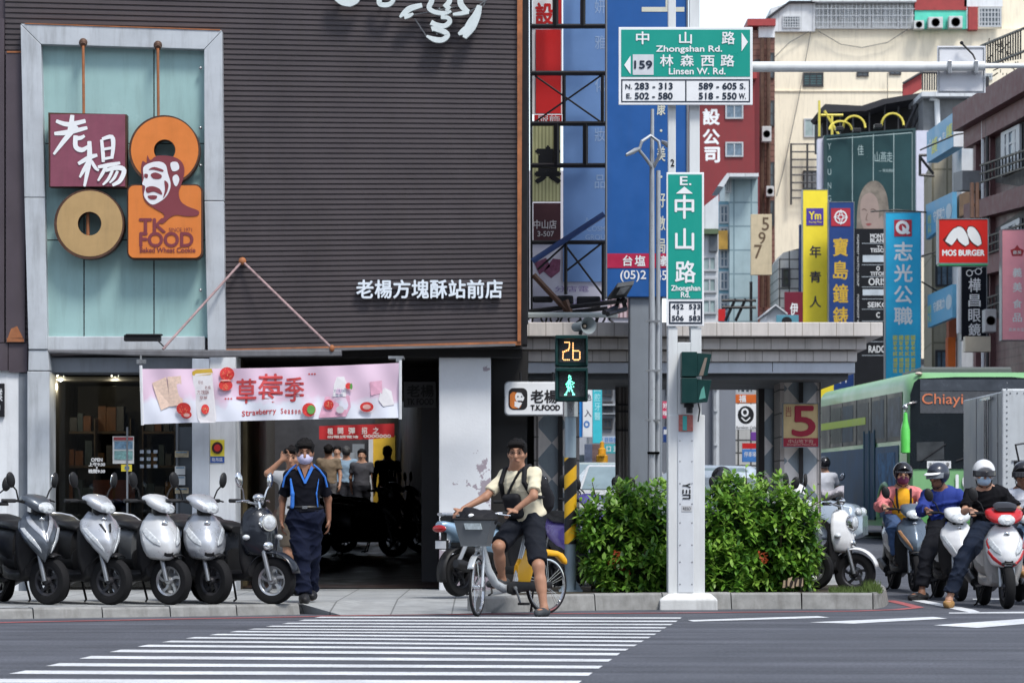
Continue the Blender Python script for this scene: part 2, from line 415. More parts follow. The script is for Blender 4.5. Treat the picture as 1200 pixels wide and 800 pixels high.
for tri in ([gpt(352, 719.6, -.01), gpt(400, 720.3, .006), r0[0]], [gpt(352, 719.6, -.01), r0[0], r0[0]-Vector((.03, .0, 0))], [gpt(575, 717.6, .006), gpt(600, 717, -.01), r0[4]]): mb.add(tri, [(0, 1, 2)])
tag(mb.build('pavement', PAVE), kind='structure')
mb = MB()
mb.add([r2[4]+Vector((0, 0, 0)), Vector((GX(1000, 37), 37.4, .12)), Vector((GX(1000, 37)+.5, 46, .2)), Vector((-.4, 46, .2))], [(0, 1, 2, 3)])
mb.add([r1[4], Vector((GX(700, 33.6), 34.2, .15)), Vector((GX(1000, 37), 37.4, .12)), r2[4]], [(0, 1, 2, 3)])
tag(mb.build('side_pavement', PAVE), kind='structure')
KP = [(566, 718.2), (600, 716.6), (680, 715), (772, 714), (860, 713.4), (940, 713.2), (1024, 713.4), (1038, 710.5), (1042, 705), (1036, 699)]
tag(kerb('planter_kerb', KP, .17, .2, .03), kind='structure')
SOIL = mat('planter_soil', (.05, .042, .03), .95, var=.35, vs=9, bump=.8, bs=50)
a = [gpt(x, y) for x, y in KP]
pl = [Vector((p.x, p.y+.15, .155)) for p in a[1:7]]+[Vector((a[7].x-.12, a[7].y+.1, .155)), Vector((a[8].x-.15, a[8].y, .155)), Vector((a[9].x-.15, a[9].y, .155))]
pl += [Vector((GX(1020, 37), 37.2, .155)), Vector((GX(600, 36), 36, .155))]
mb = MB(); mb.add(pl, [tuple(range(len(pl)))])
tag(mb.build('planter_soil', SOIL), kind='structure')
GR = mat('grass_blade', (.075, .12, .025), .6, var=.45, vs=8)
mb = MB(); r = random.Random(3)
for i in range(900):
    x = r.uniform(972, 1034); Yg = r.uniform(33.5, 34.5); b = Vector((GX(x, Yg), Yg, .155)); hgt = r.uniform(.03, .1)*(1.5 if 1012 < x < 1030 else .8)
    w = Vector((r.uniform(-1, 1), r.uniform(-.5, .5), 0)).normalized()*.006; t = b+Vector((r.uniform(-.04, .04), r.uniform(-.03, .03), hgt))
    mb.add([b-w, b+w, t], [(0, 1, 2)])
tag(mb.build('grass', GR), kind='stuff')
# ------------------------------------------------------------------ corner shop building
FY = 36.5
CLAD = mat('corrugated_cladding', (.084, .071, .075), .5, .15, var=.12, vs=1.2, dirt=.35)
RUST = mat('rust_trim', (.36, .135, .055), .65, var=.3, vs=9, dirt=.4)
ALU = mat('aluminium_frame', (.50, .53, .56), .45, .1, var=.1, vs=3, dirt=.45)
ALU_D = mat('grey_aluminium', (.20, .22, .245), .5, .1, var=.12, vs=3, dirt=.3)
WPLAS = mat('white_plaster', (.70, .72, .74), .8, var=.07, vs=2, bump=.15, bs=40, dirt=.3)
BROWN = mat('brown_metal_panel', (.082, .066, .078), .5, .1, var=.12, vs=2, dirt=.35)
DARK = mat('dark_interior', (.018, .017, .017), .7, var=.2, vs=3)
BLACK = mat('black_metal', (.012, .012, .014), .45, var=.1, vs=8)
WHITE = mat('sign_white', (.78, .79, .80), .4, var=.04, vs=4)
shop = thing('shop_building', 'dark brown corner shop clad in horizontal corrugated metal above an open arcade', 'building', (GX(300, FY), FY, PZ))
mb = MB(); per = 5.95; yc = -140.0; xs = (6, 609)
def rib(y, x): return y-.00013*(y-205)*(x-435)
rows = []
while yc < 402:
    for dy, d in ((0, 0), (3.7, 0), (4.1, .016), (5.5, .016)): rows.append((yc+dy, d))
    yc += per
rows.append((405, 0))
vs = []
for y, d in rows:
    for x in xs: vs.append(Vector((GX(x, FY), FY+d, GZ(rib(y, x), FY))))
n = len(vs)//2
mb.add(vs, [(2*i, 2*i+1, 2*i+3, 2*i+2) for i in range(n-1)])
mb.build('cladding', CLAD, shop)
MB().box((GX(-160, FY), FY+.05, 2.9), (GX(604, FY), 56, 9.5)).build('upper_floor', BROWN, shop)
mb = MB()
mb.prism([P(606, -140, FY-.05), P(613, -140, FY-.05), P(610.5, 400, FY-.05), P(606.5, 400, FY-.05)], (0, .2, 0))
mb.prism([P(262, 409, FY-.03), P(610.5, 399.6, FY-.03), P(610.5, 404, FY-.03), P(262, 413, FY-.03)], (0, .08, 0))
mb.build('rust_edge_trim', RUST, shop)
mb = MB()
mb.box((GX(608, FY), FY+.1, GZ(402, FY)), (GX(618, FY), FY+.9, 8)); mb.tube([P(615, -100, FY+.3), P(616, 380, FY+.3)], .03)
mb.build('side_cladding', BLACK, shop)
mb = MB(); mb.pbox(-60, 22, 5, 401, FY-.02, .06); mb.pbox(7, 60, 29, 401, FY-.05, .09); mb.pbox(-60, 402, 9, 434, FY-.03, .1); mb.pbox(10, 402, 32, 436, FY-.02, .1)
mb.build('flat_panel', BROWN, shop)
mb = MB(); mb.pbox(8, 60, 27, 62, FY-.06, .02); mb.prism([P(8, 396, FY-.056), P(28, 397, FY-.056), P(28, 400.5, FY-.056), P(8, 400.5, FY-.056)], (0, .004, 0)); mb.prism([P(13, 385, FY-.055), P(20, 382, FY-.055), P(27, 396, FY-.055), P(9, 396, FY-.055)], (0, .003, 0))
mb.build('rust_stain', RUST, shop)
mb = MB(); mb.pbox(-160, 434, 24, 716, FY+.02, .3); mb.build('wall', WPLAS, shop)
def quad(mb, pts, Y, d): mb.prism([P(x, y, Y) for x, y in pts], (0, d, 0))
fr = MB(); fy = FY-.16
quad(fr, [(24, 28), (260, 36), (239, 58), (48, 52)], fy, .3)
quad(fr, [(24, 28.6), (48, 52.6), (52.5, 231), (28.5, 231)], fy+.002, .3)
quad(fr, [(28.5, 231.8), (52.5, 231.8), (55.5, 409), (33.5, 409)], fy+.003, .3)
quad(fr, [(239.2, 58.5), (260, 36.5), (262, 235), (239.5, 235)], fy+.002, .3)
quad(fr, [(239.5, 235.8), (262, 235.8), (264, 410), (243.5, 410)], fy+.003, .3)
fr.build('sign_frame', ALU, shop, bevel=.006)
mb = MB(); quad(mb, [(29, 27.2), (258, 34.6), (258, 36), (29, 28.2)], fy-.01, .25); mb.build('rusty_frame_top', RUST, shop)
TEAL = mat('teal_glass', (.33, .50, .49), .2, var=.13, vs=.8, dirt=.22, coat=.4)
for j, (x0, x1) in enumerate(((44, 98), (99.2, 180), (181.2, 246))):
    for y0, y1 in ((40, 168), (169, 281), (282, 396)): MB().pbox(x0, y0, x1-.3, y1-.3, FY-.02, .02).build('teal_panel', TEAL, shop)
for y in (80, 150, 194, 258, 340): MB().ell(P(235, y, FY-.1), (.02, .025, .02)).build('glass_clip', mat('steel', (.45, .46, .47), .3, .8, var=.08), shop)
mb = MB(); mb.pbox(55.5, 394, 240, 410, FY-.1, .1); mb.build('sill', ALU, shop, bevel=.008)
mb = MB(); mb.pbox(55, 419, 228, 436, FY+.1, .2); mb.build('lintel', ALU_D, shop)
mb = MB(); quad(mb, [(33.5, 410), (56, 410), (58, 434), (33, 434)], fy+.02, .3); mb.pbox(32, 435, 58, 712, fy+.02, .5); mb.build('pillar', ALU, shop, bevel=.006)
mb = MB(); mb.pbox(22, 437, 32.5, 712, FY+.01, .3); mb.build('pillar_return', ALU_D, shop)
mb = MB(); mb.pbox(225, 420, 245, 704, fy+.06, .5); mb.build('pillar', mat('bluegrey_pillar', (.40, .44, .50), .5, var=.08, dirt=.25), shop, bevel=.006)
mb = MB(); mb.pbox(245.3, 412, 276, 703, fy+.1, .7); mb.build('pillar', WPLAS, shop, bevel=.01)
def peel():
    m = mat('peeling_paint', (.72, .74, .77), .75, var=.05, vs=3, bump=.15, bs=30)
    n = m.node_tree.nodes; l = m.node_tree.links; b = n['Principled BSDF']; src = b.inputs['Base Color'].links[0].from_socket
    tc = [q for q in n if q.type == 'TEX_COORD'][0]
    nz = n.new('ShaderNodeTexNoise'); nz.inputs['Scale'].default_value = 3.6; nz.inputs['Detail'].default_value = 9; nz.inputs['Roughness'].default_value = .62
    l.new(tc.outputs['Object'], nz.inputs['Vector'])
    sx = n.new('ShaderNodeSeparateXYZ'); l.new(tc.outputs['Object'], sx.inputs[0])
    h = n.new('ShaderNodeMapRange'); h.inputs[1].default_value = .3; h.inputs[2].default_value = 2.2; h.inputs[3].default_value = .13; h.inputs[4].default_value = -.12; l.new(sx.outputs[2], h.inputs[0])
    hx = n.new('ShaderNodeMapRange'); hx.inputs[1].default_value = 1.9; hx.inputs[2].default_value = 2.8; hx.inputs[3].default_value = -.05; hx.inputs[4].default_value = .06; l.new(sx.outputs[0], hx.inputs[0])
    a0 = n.new('ShaderNodeMath'); l.new(h.outputs[0], a0.inputs[0]); l.new(hx.outputs[0], a0.inputs[1])
    a = n.new('ShaderNodeMath'); l.new(nz.outputs[0], a.inputs[0]); l.new(a0.outputs[0], a.inputs[1])
    r = n.new('ShaderNodeMapRange'); r.inputs[1].default_value = .60; r.inputs[2].default_value = .615; l.new(a.outputs[0], r.inputs[0])
    mx = n.new('ShaderNodeMix'); mx.data_type = 'RGBA'; l.new(r.outputs[0], mx.inputs[0]); l.new(src, mx.inputs[6]); mx.inputs[7].default_value = (.36, .31, .35, 1)
    l.new(mx.outputs[2], b.inputs['Base Color']); return m
mb = MB(); mb.pbox(514.5, 418, 575, 700, 36.8, .65); mb.build('column', peel(), shop, bevel=.012)
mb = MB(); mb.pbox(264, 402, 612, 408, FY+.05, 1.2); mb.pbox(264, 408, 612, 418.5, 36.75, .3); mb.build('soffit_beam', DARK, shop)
def XL(Y): return GX(284, 37)-.067*(Y-37)
def XR(Y): return GX(574, 36.8)-.067*(Y-36.8)
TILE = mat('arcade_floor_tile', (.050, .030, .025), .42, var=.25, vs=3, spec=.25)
mb = MB(); yy = [37.35, 38.4, 42, 50, 60, 86]
for i in range(5):
    a, b = yy[i], yy[i+1]
    za, zb = grade(a)+.1, grade(b)+.1
    mb.add([Vector((XL(a)-.5, a, za)), Vector((XR(a)+.6, a, za)), Vector((XR(b)+.6, b, zb)), Vector((XL(b)-.5, b, zb))], [(0, 1, 2, 3)])
tag(mb.build('arcade_floor', TILE), kind='structure')
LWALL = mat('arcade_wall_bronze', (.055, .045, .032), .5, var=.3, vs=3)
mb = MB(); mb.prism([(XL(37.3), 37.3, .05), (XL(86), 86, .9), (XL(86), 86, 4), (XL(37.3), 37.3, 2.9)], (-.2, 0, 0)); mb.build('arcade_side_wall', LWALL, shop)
mb = MB()
for i in range(26):
    y = 37.4+i*.42; mb.box((XL(y), y, .12+grade(y)), (XL(y)+.05, y+.07, 2.6))
mb.build('slat_screen', mat('bronze_slats', (.17, .135, .075), .4, .5, var=.2), shop)
mb = MB(); mb.prism([(XR(37.5)-.05, 37.5, .05), (XR(86)-.05, 86, .9), (XR(86), 86, 4), (XR(37.5), 37.5, 2.9)], (.5, 0, 0)); mb.build('arcade_shade_wall', DARK, shop)  # added wall, closes the open street side to keep the arcade dark
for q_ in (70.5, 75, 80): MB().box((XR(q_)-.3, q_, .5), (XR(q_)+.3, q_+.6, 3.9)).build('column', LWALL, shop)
mb = MB(); mb.prism([(XL(37)-.6, 37, 2.8), (XR(37)+.3, 37, 2.8), (XR(63)+.3, 63, 3.35), (XL(63)-.6, 63, 3.35)], (0, 0, .2)); mb.build('arcade_ceiling', DARK, shop)  # stops short on purpose, the unseen gap lets sky light into the back
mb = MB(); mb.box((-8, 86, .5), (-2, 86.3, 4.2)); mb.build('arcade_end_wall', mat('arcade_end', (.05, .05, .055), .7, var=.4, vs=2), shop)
mb = MB(); mb.pbox(494, 447, 513, 690, 39, .4); mb.build('inner_column', mat('inner_column', (.06, .06, .065), .6), shop)
mb = MB(); mb.pbox(437, 510, 463, 596, 68, .8); mb.build('yellow_column', mat('yellow_tile_column', (.75, .48, .05), .5, var=.1), shop)
mb = MB(); mb.pbox(432, 510, 437, 596, 67.9, .6); mb.build('white_column_edge', WPLAS, shop)
for i, (x, y, w, h, c) in enumerate([(400, 530, 30, 20, (.3, .33, .36)), (420, 520, 14, 40, (.22, .24, .26)), (350, 540, 30, 40, (.12, .11, .1))]):
    MB().pbox(x-w/2, y, x+w/2, y+h, 80+i*.2, .1).build('arcade_shopfront', mat('far_front%d' % i, c, .5), shop)
MB().box((XR(37.5)+.5, 41.5, .1), (GX(642, 42), 41.8, 2.75)).build('side_bay_wall', DARK, shop)  # bay wall under the canopy, its shade put into the near-black colour
MB().pbox(580, 440, 583, 690, 39.8, .04).pbox(604, 440, 612, 690, 40, .1).build('door_frame', mat('dark_frame', (.035, .03, .03), .4), shop)
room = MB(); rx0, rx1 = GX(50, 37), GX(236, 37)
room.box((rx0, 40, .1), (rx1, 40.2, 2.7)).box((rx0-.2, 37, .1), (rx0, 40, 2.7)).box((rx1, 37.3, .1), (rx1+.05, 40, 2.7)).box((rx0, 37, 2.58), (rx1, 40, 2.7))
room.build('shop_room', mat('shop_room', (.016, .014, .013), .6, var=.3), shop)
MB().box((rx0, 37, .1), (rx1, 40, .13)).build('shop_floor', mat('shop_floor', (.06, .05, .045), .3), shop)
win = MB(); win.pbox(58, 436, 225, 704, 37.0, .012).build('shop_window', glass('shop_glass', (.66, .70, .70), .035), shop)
mb = MB(); mb.pbox(206, 436, 209, 704, 36.97, .05); mb.pbox(58, 436, 225, 439, 36.98, .05); mb.pbox(148, 500, 150, 704, 36.97, .03); mb.build('window_frame', ALU_D, shop)
MB().pbox(209.5, 500, 225, 704, 36.99, .04).build('window_side_panel', mat('grey_side_panel', (.10, .115, .13), .35, var=.1), shop)
for i, (x, y, r) in enumerate(((71, 445, .022), (135, 443, .022))):
    d = MB(); d.lathe([(0, .045), (.07, .04)], P(x, y, 38)+Vector((0, -.05, .03)), 'Y', 12); d.ell(P(x, y, 37.95), (r, r, r), 10, 6)
    t = tag(d.build('spotlight', mat('spot_lamp', (1, .93, .8), .4, var=0, emit=9)), ['small lit ceiling spotlight nearer the pillar inside the shop window', 'small lit ceiling spotlight nearer the banner inside the shop window'][i], 'spotlight', 'spotlights in the shop window'); L_ = bpy.data.lights.new('spotlight_lamp', 'POINT'); L_.energy = 13; L_.color = (1, .8, .55); L_.shadow_soft_size = .03; lo = bpy.data.objects.new('spotlight_lamp', L_); COL.objects.link(lo); lo.location = P(x, y+8, 38.2)
shelf_c = [(.20, .10, .03), (.16, .12, .05), (.22, .08, .03), (.10, .10, .11), (.24, .17, .06), (.07, .10, .12)]
WOOD = mat('dark_shelf_wood', (.05, .032, .02), .5, var=.3, vs=6)
for si, (x0, x1, Ys) in enumerate(((63, 110, 39.2), (114, 152, 39.4), (168, 204, 39.3))):
    t = thing('display_shelf', ['dark display shelf of small boxes behind the glass near the left pillar', 'dark display shelf of small boxes behind the glass in the middle', 'dark display shelf of boxes behind the glass by the narrow panel'][si], 'shelf', (GX(x0, Ys), Ys, .13), group='display shelves in the shop')
    mb = MB()
    lev = (505, 545, 585, 625, 665)
    for y in lev: mb.pbox(x0, y, x1, y+3, Ys, .4)
    mb.pbox(x0-1.5, 490, x0, 700, Ys-.002, .4).pbox(x1, 490, x1+1.5, 700, Ys-.002, .4).build('rack', WOOD, t)
    for y in lev:
        x = x0+1
        while x < x1-8:
            w = RNG.uniform(6, 13); hh = RNG.uniform(12, 30)
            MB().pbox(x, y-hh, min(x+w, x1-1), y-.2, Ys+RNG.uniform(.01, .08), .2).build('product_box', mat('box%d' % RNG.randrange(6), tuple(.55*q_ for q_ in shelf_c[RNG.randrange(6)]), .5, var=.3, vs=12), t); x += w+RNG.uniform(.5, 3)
def decal(name, label, cat, rects, Y, group=None):
    t = thing(name, label, cat, P(rects[0][0], rects[0][3], Y), group=group)
    for i, (x0, y0, x1, y1, m, nm) in enumerate(rects): MB().pbox(x0, y0, x1, y1, Y-.004*i, .004).build(nm, m, t)
    return t
PAPER = mat('paper', (.62, .64, .64), .7, var=.08)
BLUEP = mat('print_blue', (.16, .28, .40), .6, var=.5, vs=30)
t = decal('window_poster', 'white poster with two blue pictures stuck on the shop window', 'poster', [(132, 511, 157, 543, PAPER, 'sheet'), (134, 517, 155.5, 526, BLUEP, 'picture'), (134, 528, 155.5, 538, mat('print_teal', (.2, .38, .38), .6, var=.5, vs=30), 'picture'), (133, 512, 156, 515.5, mat('print_maroon', (.3, .06, .07), .6), 'heading')], 36.985)
t = decal('card_sticker', 'yellow sticker with a blue card mark under the window poster', 'sticker', [(142, 544, 154.5, 552, mat('sticker_yellow', (.75, .62, .06), .5), 'sheet'), (146, 546, 151.5, 550, BLUEP, 'mark')], 36.985)
t = thing('opening_hours', 'white opening hours lettering on the shop window', 'lettering', P(113, 556, 36.985))
words(t, [('OPEN', 107, 536.5, 120, 540.5), ('上午9:30', 104, 541.5, 123, 546), ('|', 113, 546.5, 114, 549), ('晚間9:30', 104, 549.5, 123, 554)], 36.985, WHITE, bold=.25)
t = thing('payment_stickers', 'rows of small payment stickers on the shop window right of the poster', 'stickers', P(172, 552, 36.985))
mb = MB()
for j in range(3):
    for i in range(3): mb.pbox(164+i*8, 527+j*8.5, 168.5+i*8, 531+j*8.5, 36.985, .003)
mb.build('sheet', mat('dim_sticker', (.20, .24, .30), .5, var=.6, vs=30), t)
REDBOX = mat('red_brown_board', (.30, .075, .035), .5, var=.25, vs=12)
for i, x0 in enumerate((109, 135)):
    t = thing('menu_board', ['reddish brown board low in the window left of its gap', 'reddish brown board low in the window right of its gap'][i], 'board', P(x0, 586, 37.3)); MB().pbox(x0, 562, x0+23, 586, 37.3, .02).build('board', REDBOX, t); MB().pbox(x0+19, 565, x0+20.5, 567, 37.295, .03).build('knob', BLACK, t)
for i, (y0, y1, m_) in enumerate(((528, 535.5, mat('leaf_card', (.42, .36, .25), .6, var=.4, vs=20)), (546, 556, PAPER), (557.5, 568, PAPER), (571, 578, mat('leaf_card', (.4, .4, .3), .6)))):
    t = thing('shop_notice', ['topmost tan card in the column of notices at the window edge', 'upper white sheet in the column of notices at the window edge', 'lower white sheet in the column of notices at the window edge', 'bottom tan card in the column of notices at the window edge'][i], 'notice', P(212, y1, 36.93), group='notices at the window edge')
    MB().pbox(205, y0, 221 if i in (0, 3) else 217, y1, 36.93, .004).build('sheet', m_, t); MB().pbox(206, y0+1, 219 if i in (0, 3) else 216, y0+2.4, 36.926, .003).build('heading', BLUEP, t)
t = decal('parking_sticker', 'yellow and blue notice with a red roundel on the white pillar', 'notice', [(246.5, 515, 263, 542, mat('sticker_yellow', (.75, .62, .06), .5), 'sheet'), (246.5, 534.5, 263, 542, mat('sticker_blue', (.03, .09, .35), .5), 'band')], FY-.066)
mb = MB(); disc(mb, 254.7, 524.5, 6.5, 7, FY-.075); mb.build('ring', mat('sticker_dark', (.05, .02, .02), .5), t)
mb = MB(); disc(mb, 254.7, 524.5, 3.8, 4.2, FY-.08); mb.build('roundel', mat('sticker_red', (.5, .03, .03), .5), t)
words(t, [('拖吊區', 248, 536, 261, 540.5)], FY-.07, WHITE)
t = sign_panel('wall_plaque', 'small black plaque on the white wall at the far left edge', 'plaque', -14, 449, 5, 488, FY-.02, .04, BLACK)
words(t, [('營業', -12, 455, 3, 470), ('中', -8, 472, 0, 484)], FY-.02, WHITE)
# ---- signs hanging in the frame
SY = FY-.3
def rods(t, x, y0, y1, name='hanging_rod'):
    MB().tube([P(x, y0, SY+.05), P(x+.6, y1, SY+.05)], .016, 8).build(name, RUST, t)
    mb = MB(); mb.tube([P(x, y0-.5, SY+.05), P(x, y0-4, fy-.01)], .035, 8); mb.ell(P(x, y0-4, fy-.03), (.05, .05, .05), 10, 6); mb.build('hook', mat('rusty_hook', (.12, .07, .05), .6, .4, var=.3), t)
MAR = mat('maroon_sign', (.235, .070, .105), .45, var=.14, vs=5, dirt=.2)
ORG = mat('orange_sign', (.66, .20, .045), .42, var=.08, vs=5, dirt=.12)
TAN = mat('tan_sign', (.44, .29, .13), .5, var=.1, vs=5, dirt=.2)
EDG = mat('sign_rust_edge', (.09, .045, .03), .6, .2, var=.4, vs=12)
sq = thing('hanging_square_sign', 'maroon square shop sign with white brush characters hung on a rusty rod', 'sign', P(103, 219, SY))
MB().pbox(59, 134, 146.5, 218.5, SY, .02).build('panel', MAR, sq)
mb = MB(); quad(mb, [(56.5, 132), (148.5, 134.2), (148.5, 220), (57.5, 219)], SY+.021, .17); mb.build('casing', EDG, sq)
rods(sq, 97.5, 54, 134)
def strokes(mb, lst, Y, fr=None, ext=0):
    """brush strokes: polylines with a width per point, in pixels"""
    fr = fr or front(Y)
    for si, s in enumerate(lst):
        s = smooth([tuple(q_) for q_ in s], False, 4) if len(s) > 2 else s
        if not ext: s = [(s[0][0]*1.12-s[1][0]*.12, s[0][1]*1.12-s[1][1]*.12, s[0][2]*.55)]+list(s)+[(s[-1][0]*1.12-s[-2][0]*.12, s[-1][1]*1.12-s[-2][1]*.12, s[-1][2]*.55)]
        L = []; R = []
        for i, (x, y, w) in enumerate(s):
            a = s[max(0, i-1)]; b = s[min(len(s)-1, i+1)]; dx, dy = b[0]-a[0], b[1]-a[1]; q = max(1e-6, math.hypot(dx, dy))
            L.append((x-dy/q*w/2, y+dx/q*w/2)); R.append((x+dy/q*w/2, y-dx/q*w/2))
        n = len(s); d = .005+.0007*si
        if not ext: mb.add([fr(x, y, d) for x, y in L+R], [(i, i+1, n+i+1, n+i) for i in range(n-1)])
        else:
            A = [fr(x, y, d+ext) for x, y in L+R]; B = [fr(x, y, .01) for x, y in L+R]; m2 = 2*n
            f = [(i, i+1, n+i+1, n+i) for i in range(n-1)]
            ring = list(range(n))+list(range(2*n-1, n-1, -1))
            f += [(ring[k], ring[(k+1) % m2], ring[(k+1) % m2]+m2, ring[k]+m2) for k in range(m2)]
            mb.add(A+B, f)
C1 = lambda L: [[(x/2.5, y/2.5, w/2.5) for x, y, w in s] for s in L]
mb = MB()
strokes(mb, C1([[(165, 355, 10), (200, 365, 14), (250, 355, 12)], [(212, 338, 12), (208, 370, 15), (200, 395, 12)], [(160, 392, 10), (200, 388, 15), (255, 375, 10)], [(225, 370, 14), (190, 410, 14), (158, 452, 7)],
    [(215, 405, 12), (235, 405, 12), (248, 398, 8)], [(222, 398, 13), (222, 430, 14), (240, 440, 14), (258, 430, 9)],
    [(230, 480, 10), (262, 462, 14), (285, 455, 9)], [(262, 415, 12), (262, 470, 15), (248, 545, 8)], [(262, 470, 12), (245, 500, 11), (234, 520, 6)], [(268, 472, 9), (280, 492, 10), (290, 500, 6)],
    [(298, 410, 9), (302, 450, 11), (303, 475, 9)], [(300, 408, 9), (328, 402, 13), (332, 430, 12), (328, 465, 9)], [(303, 438, 8), (328, 434, 8)], [(304, 466, 8), (328, 462, 8)],
    [(288, 490, 9), (320, 484, 12), (352, 478, 8)], [(312, 487, 10), (300, 510, 10), (288, 530, 6)], [(310, 500, 9), (345, 492, 14), (364, 500, 14), (352, 530, 13), (330, 543, 9)], [(330, 500, 8), (318, 525, 9), (302, 542, 6)], [(345, 502, 8), (335, 522, 9), (322, 536, 5)]]), SY)
mb.build('lettering', WHITE, sq)
rg = thing('hanging_ring_sign', 'tan ring shaped sign below the maroon square one', 'sign', P(104, 302, SY))
mb = MB(); disc(mb, 105, 262, 38.5, 38.5, SY, .0, n=48, hole=.36); mb.build('face', TAN, rg)
def ring_solid(x, y, R, hole, Y, d, n=48):
    mb = MB(); c = P(x, y, Y); k = Y/F
    mb.lathe([(.003, R*hole*k), (.003, R*k), (d, R*k), (d, R*hole*k), (.003, R*hole*k)], c, 'Y', n); return mb
ring_solid(104.3, 262.5, 41, .34, SY, .18).build('casing', EDG, rg)
MB().tube([P(103, 220, SY+.1), P(103, 300, SY+.1)], .02).build('hanging_rod', RUST, rg)
fe = thing('hanging_eight_sign', 'orange sign like a figure eight with a portrait and lettering hung on a rusty rod', 'sign', P(194, 303, SY))
mb = MB(); disc(mb, 193, 176, 39.5, 39, SY, 0, n=48, hole=.32); mb.build('ring_face', ORG, fe)
ring_solid(192.3, 176.5, 41.5, .3, SY, .18).build('ring_casing', EDG, fe)
def rrect(x0, y0, x1, y1, r, n=5):
    o = []
    for cx, cy, a in ((x1-r, y1-r, 0), (x0+r, y1-r, 90), (x0+r, y0+r, 180), (x1-r, y0+r, 270)):
        for k in range(n+1): t = radians(a+90*k/n); o.append((cx+r*cos(t), cy+r*sin(t)))
    return o
mb = MB(); mb.pprism(rrect(150.5, 217.5, 235.5, 302, 7), SY-.004, .1); mb.build('panel', ORG, fe)
mb = MB(); mb.pprism(rrect(149, 216, 237, 304, 8), SY+.02, .15); mb.build('casing', EDG, fe)
rods(fe, 185, 57, 138)
q = lambda L: smooth([(x/2.5, y/2.5) for x, y in L], True, 3)
PMAR = mat('portrait_maroon', (.20, .045, .055), .5, var=.05)
mb = MB(); flat(mb, q([(414, 495), (418, 472), (430, 478), (432, 455), (441, 470), (460, 457), (500, 458), (528, 470), (540, 492), (538, 520), (530, 545), (524, 565), (530, 590), (550, 605), (582, 618), (578, 632), (545, 634), (520, 630), (500, 636), (478, 655), (470, 650), (482, 630), (455, 612), (432, 597), (420, 575), (416, 520)]), SY, .012); mb.build('portrait_silhouette', PMAR, fe)  # printed maroon silhouette of hair, neck and shoulders
mb = MB(); flat(mb, q([(420, 492), (440, 478), (468, 474), (486, 484), (492, 508), (500, 535), (498, 556), (486, 578), (468, 592), (448, 600), (432, 590), (422, 572), (426, 548), (417, 540), (422, 522)]), SY, .016)
flat(mb, q([(500, 478), (520, 476), (525, 496), (506, 502)]), SY, .016); flat(mb, q([(506, 520), (518, 512), (526, 526), (518, 546), (510, 540)]), SY, .016); mb.build('portrait_face', mat('portrait_white', (.72, .72, .74), .5, var=.04), fe)
mb = MB(); flat(mb, q([(442, 512), (456, 506), (474, 514), (470, 524), (450, 524)]), SY, .02); flat(mb, q([(436, 498), (452, 490), (478, 498), (476, 504), (452, 498)]), SY, .02); flat(mb, q([(424, 510), (434, 512), (432, 522), (424, 520)]), SY, .02)
flat(mb, q([(428, 552), (446, 546), (468, 554), (476, 570), (466, 568), (450, 562), (432, 566)]), SY, .02); flat(mb, q([(434, 574), (460, 574), (456, 584), (440, 584)]), SY, .02); flat(mb, q([(482, 530), (494, 540), (490, 562), (478, 582), (484, 556)]), SY, .02); mb.build('portrait_features', PMAR, fe)
words(fe, [('TK', 163.5, 256.5, 194, 272, .8), ('SINCE 1971', 198, 267, 225, 271.5), ('FOOD', 164, 272.5, 226, 289, .8), ('Baked Wheat Cookie', 164, 290, 229, 296, .15)], SY-.006, PMAR)
# ---- raised letters
t = thing('shop_name_letters', 'row of white raised characters low on the corrugated cladding', 'letters', P(504, 350, FY))
words(t, [(c, 418+i*21.6, 328.5, 418+i*21.6+19.4, 349.5) for i, c in enumerate('老楊方塊酥站前店')], FY-.03, mat('letter_white', (.72, .78, .84), .5, var=.04), bold=.5, ext=.05)
t = thing('brush_letters', 'large white brush stroke letters cut off by the top of the picture', 'letters', P(480, 52, FY))
C3 = lambda L: [[(360+x/4.286, y/4.286, w/4.286) for x, y, w in s] for s in L]
mb = MB()
strokes(mb, C3([[(150, -60, 60), (160, -20, 66), (200, 12, 58), (222, 36, 12)], [(215, 36, 10), (240, 8, 40), (268, -20, 20)],
    [(350, -40, 26), (362, 0, 26), (366, 26, 24), (405, 30, 24), (432, 10, 20), (438, -40, 18)], [(578, 32, 22), (520, 48, 30), (488, 72, 26), (466, 92, 10)], [(488, 92, 22), (515, 84, 20), (534, 74, 10)],
    [(606, -30, 24), (626, 8, 26), (612, 44, 24), (640, 66, 22), (690, 72, 20), (724, 62, 10)], [(704, -30, 24), (716, 10, 26), (690, 42, 24)], [(716, 36, 18), (700, 62, 18)], [(772, -30, 24), (770, 20, 30), (790, 50, 28), (812, 66, 20)], [(732, 78, 12), (770, 74, 20), (812, 66, 18)], [(830, -30, 18), (850, -8, 20), (890, 0, 12)],
    [(622, 118, 26), (650, 130, 22), (690, 136, 24), (716, 116, 24), (708, 96, 20), (672, 92, 18)], [(625, 152, 22), (660, 140, 20)], [(640, 148, 26), (690, 166, 26), (706, 184, 24), (680, 206, 26), (640, 204, 26), (600, 186, 10)],
    [(866, 34, 24), (852, 80, 40), (820, 140, 54), (790, 196, 20)], [(760, 178, 14), (790, 160, 34), (826, 130, 26)]]), FY-.12, ext=.07)
mb.build('lettering', mat('brush_letter_white', (.60, .66, .66), .5, var=.08, vs=10, dirt=.15), t)
mb = MB()
for a, b in (((545, 6), (483, 18)), ((486, 22), (500, 43)), ((570, 0), (548, 16)), ((572, -4), (566, 8))): MB().tube([P(*a, FY-.1), P(*b, FY-.06)], .008, 5).build('support_wire', mat('steel', (.45, .46, .47), .3, .8), t)
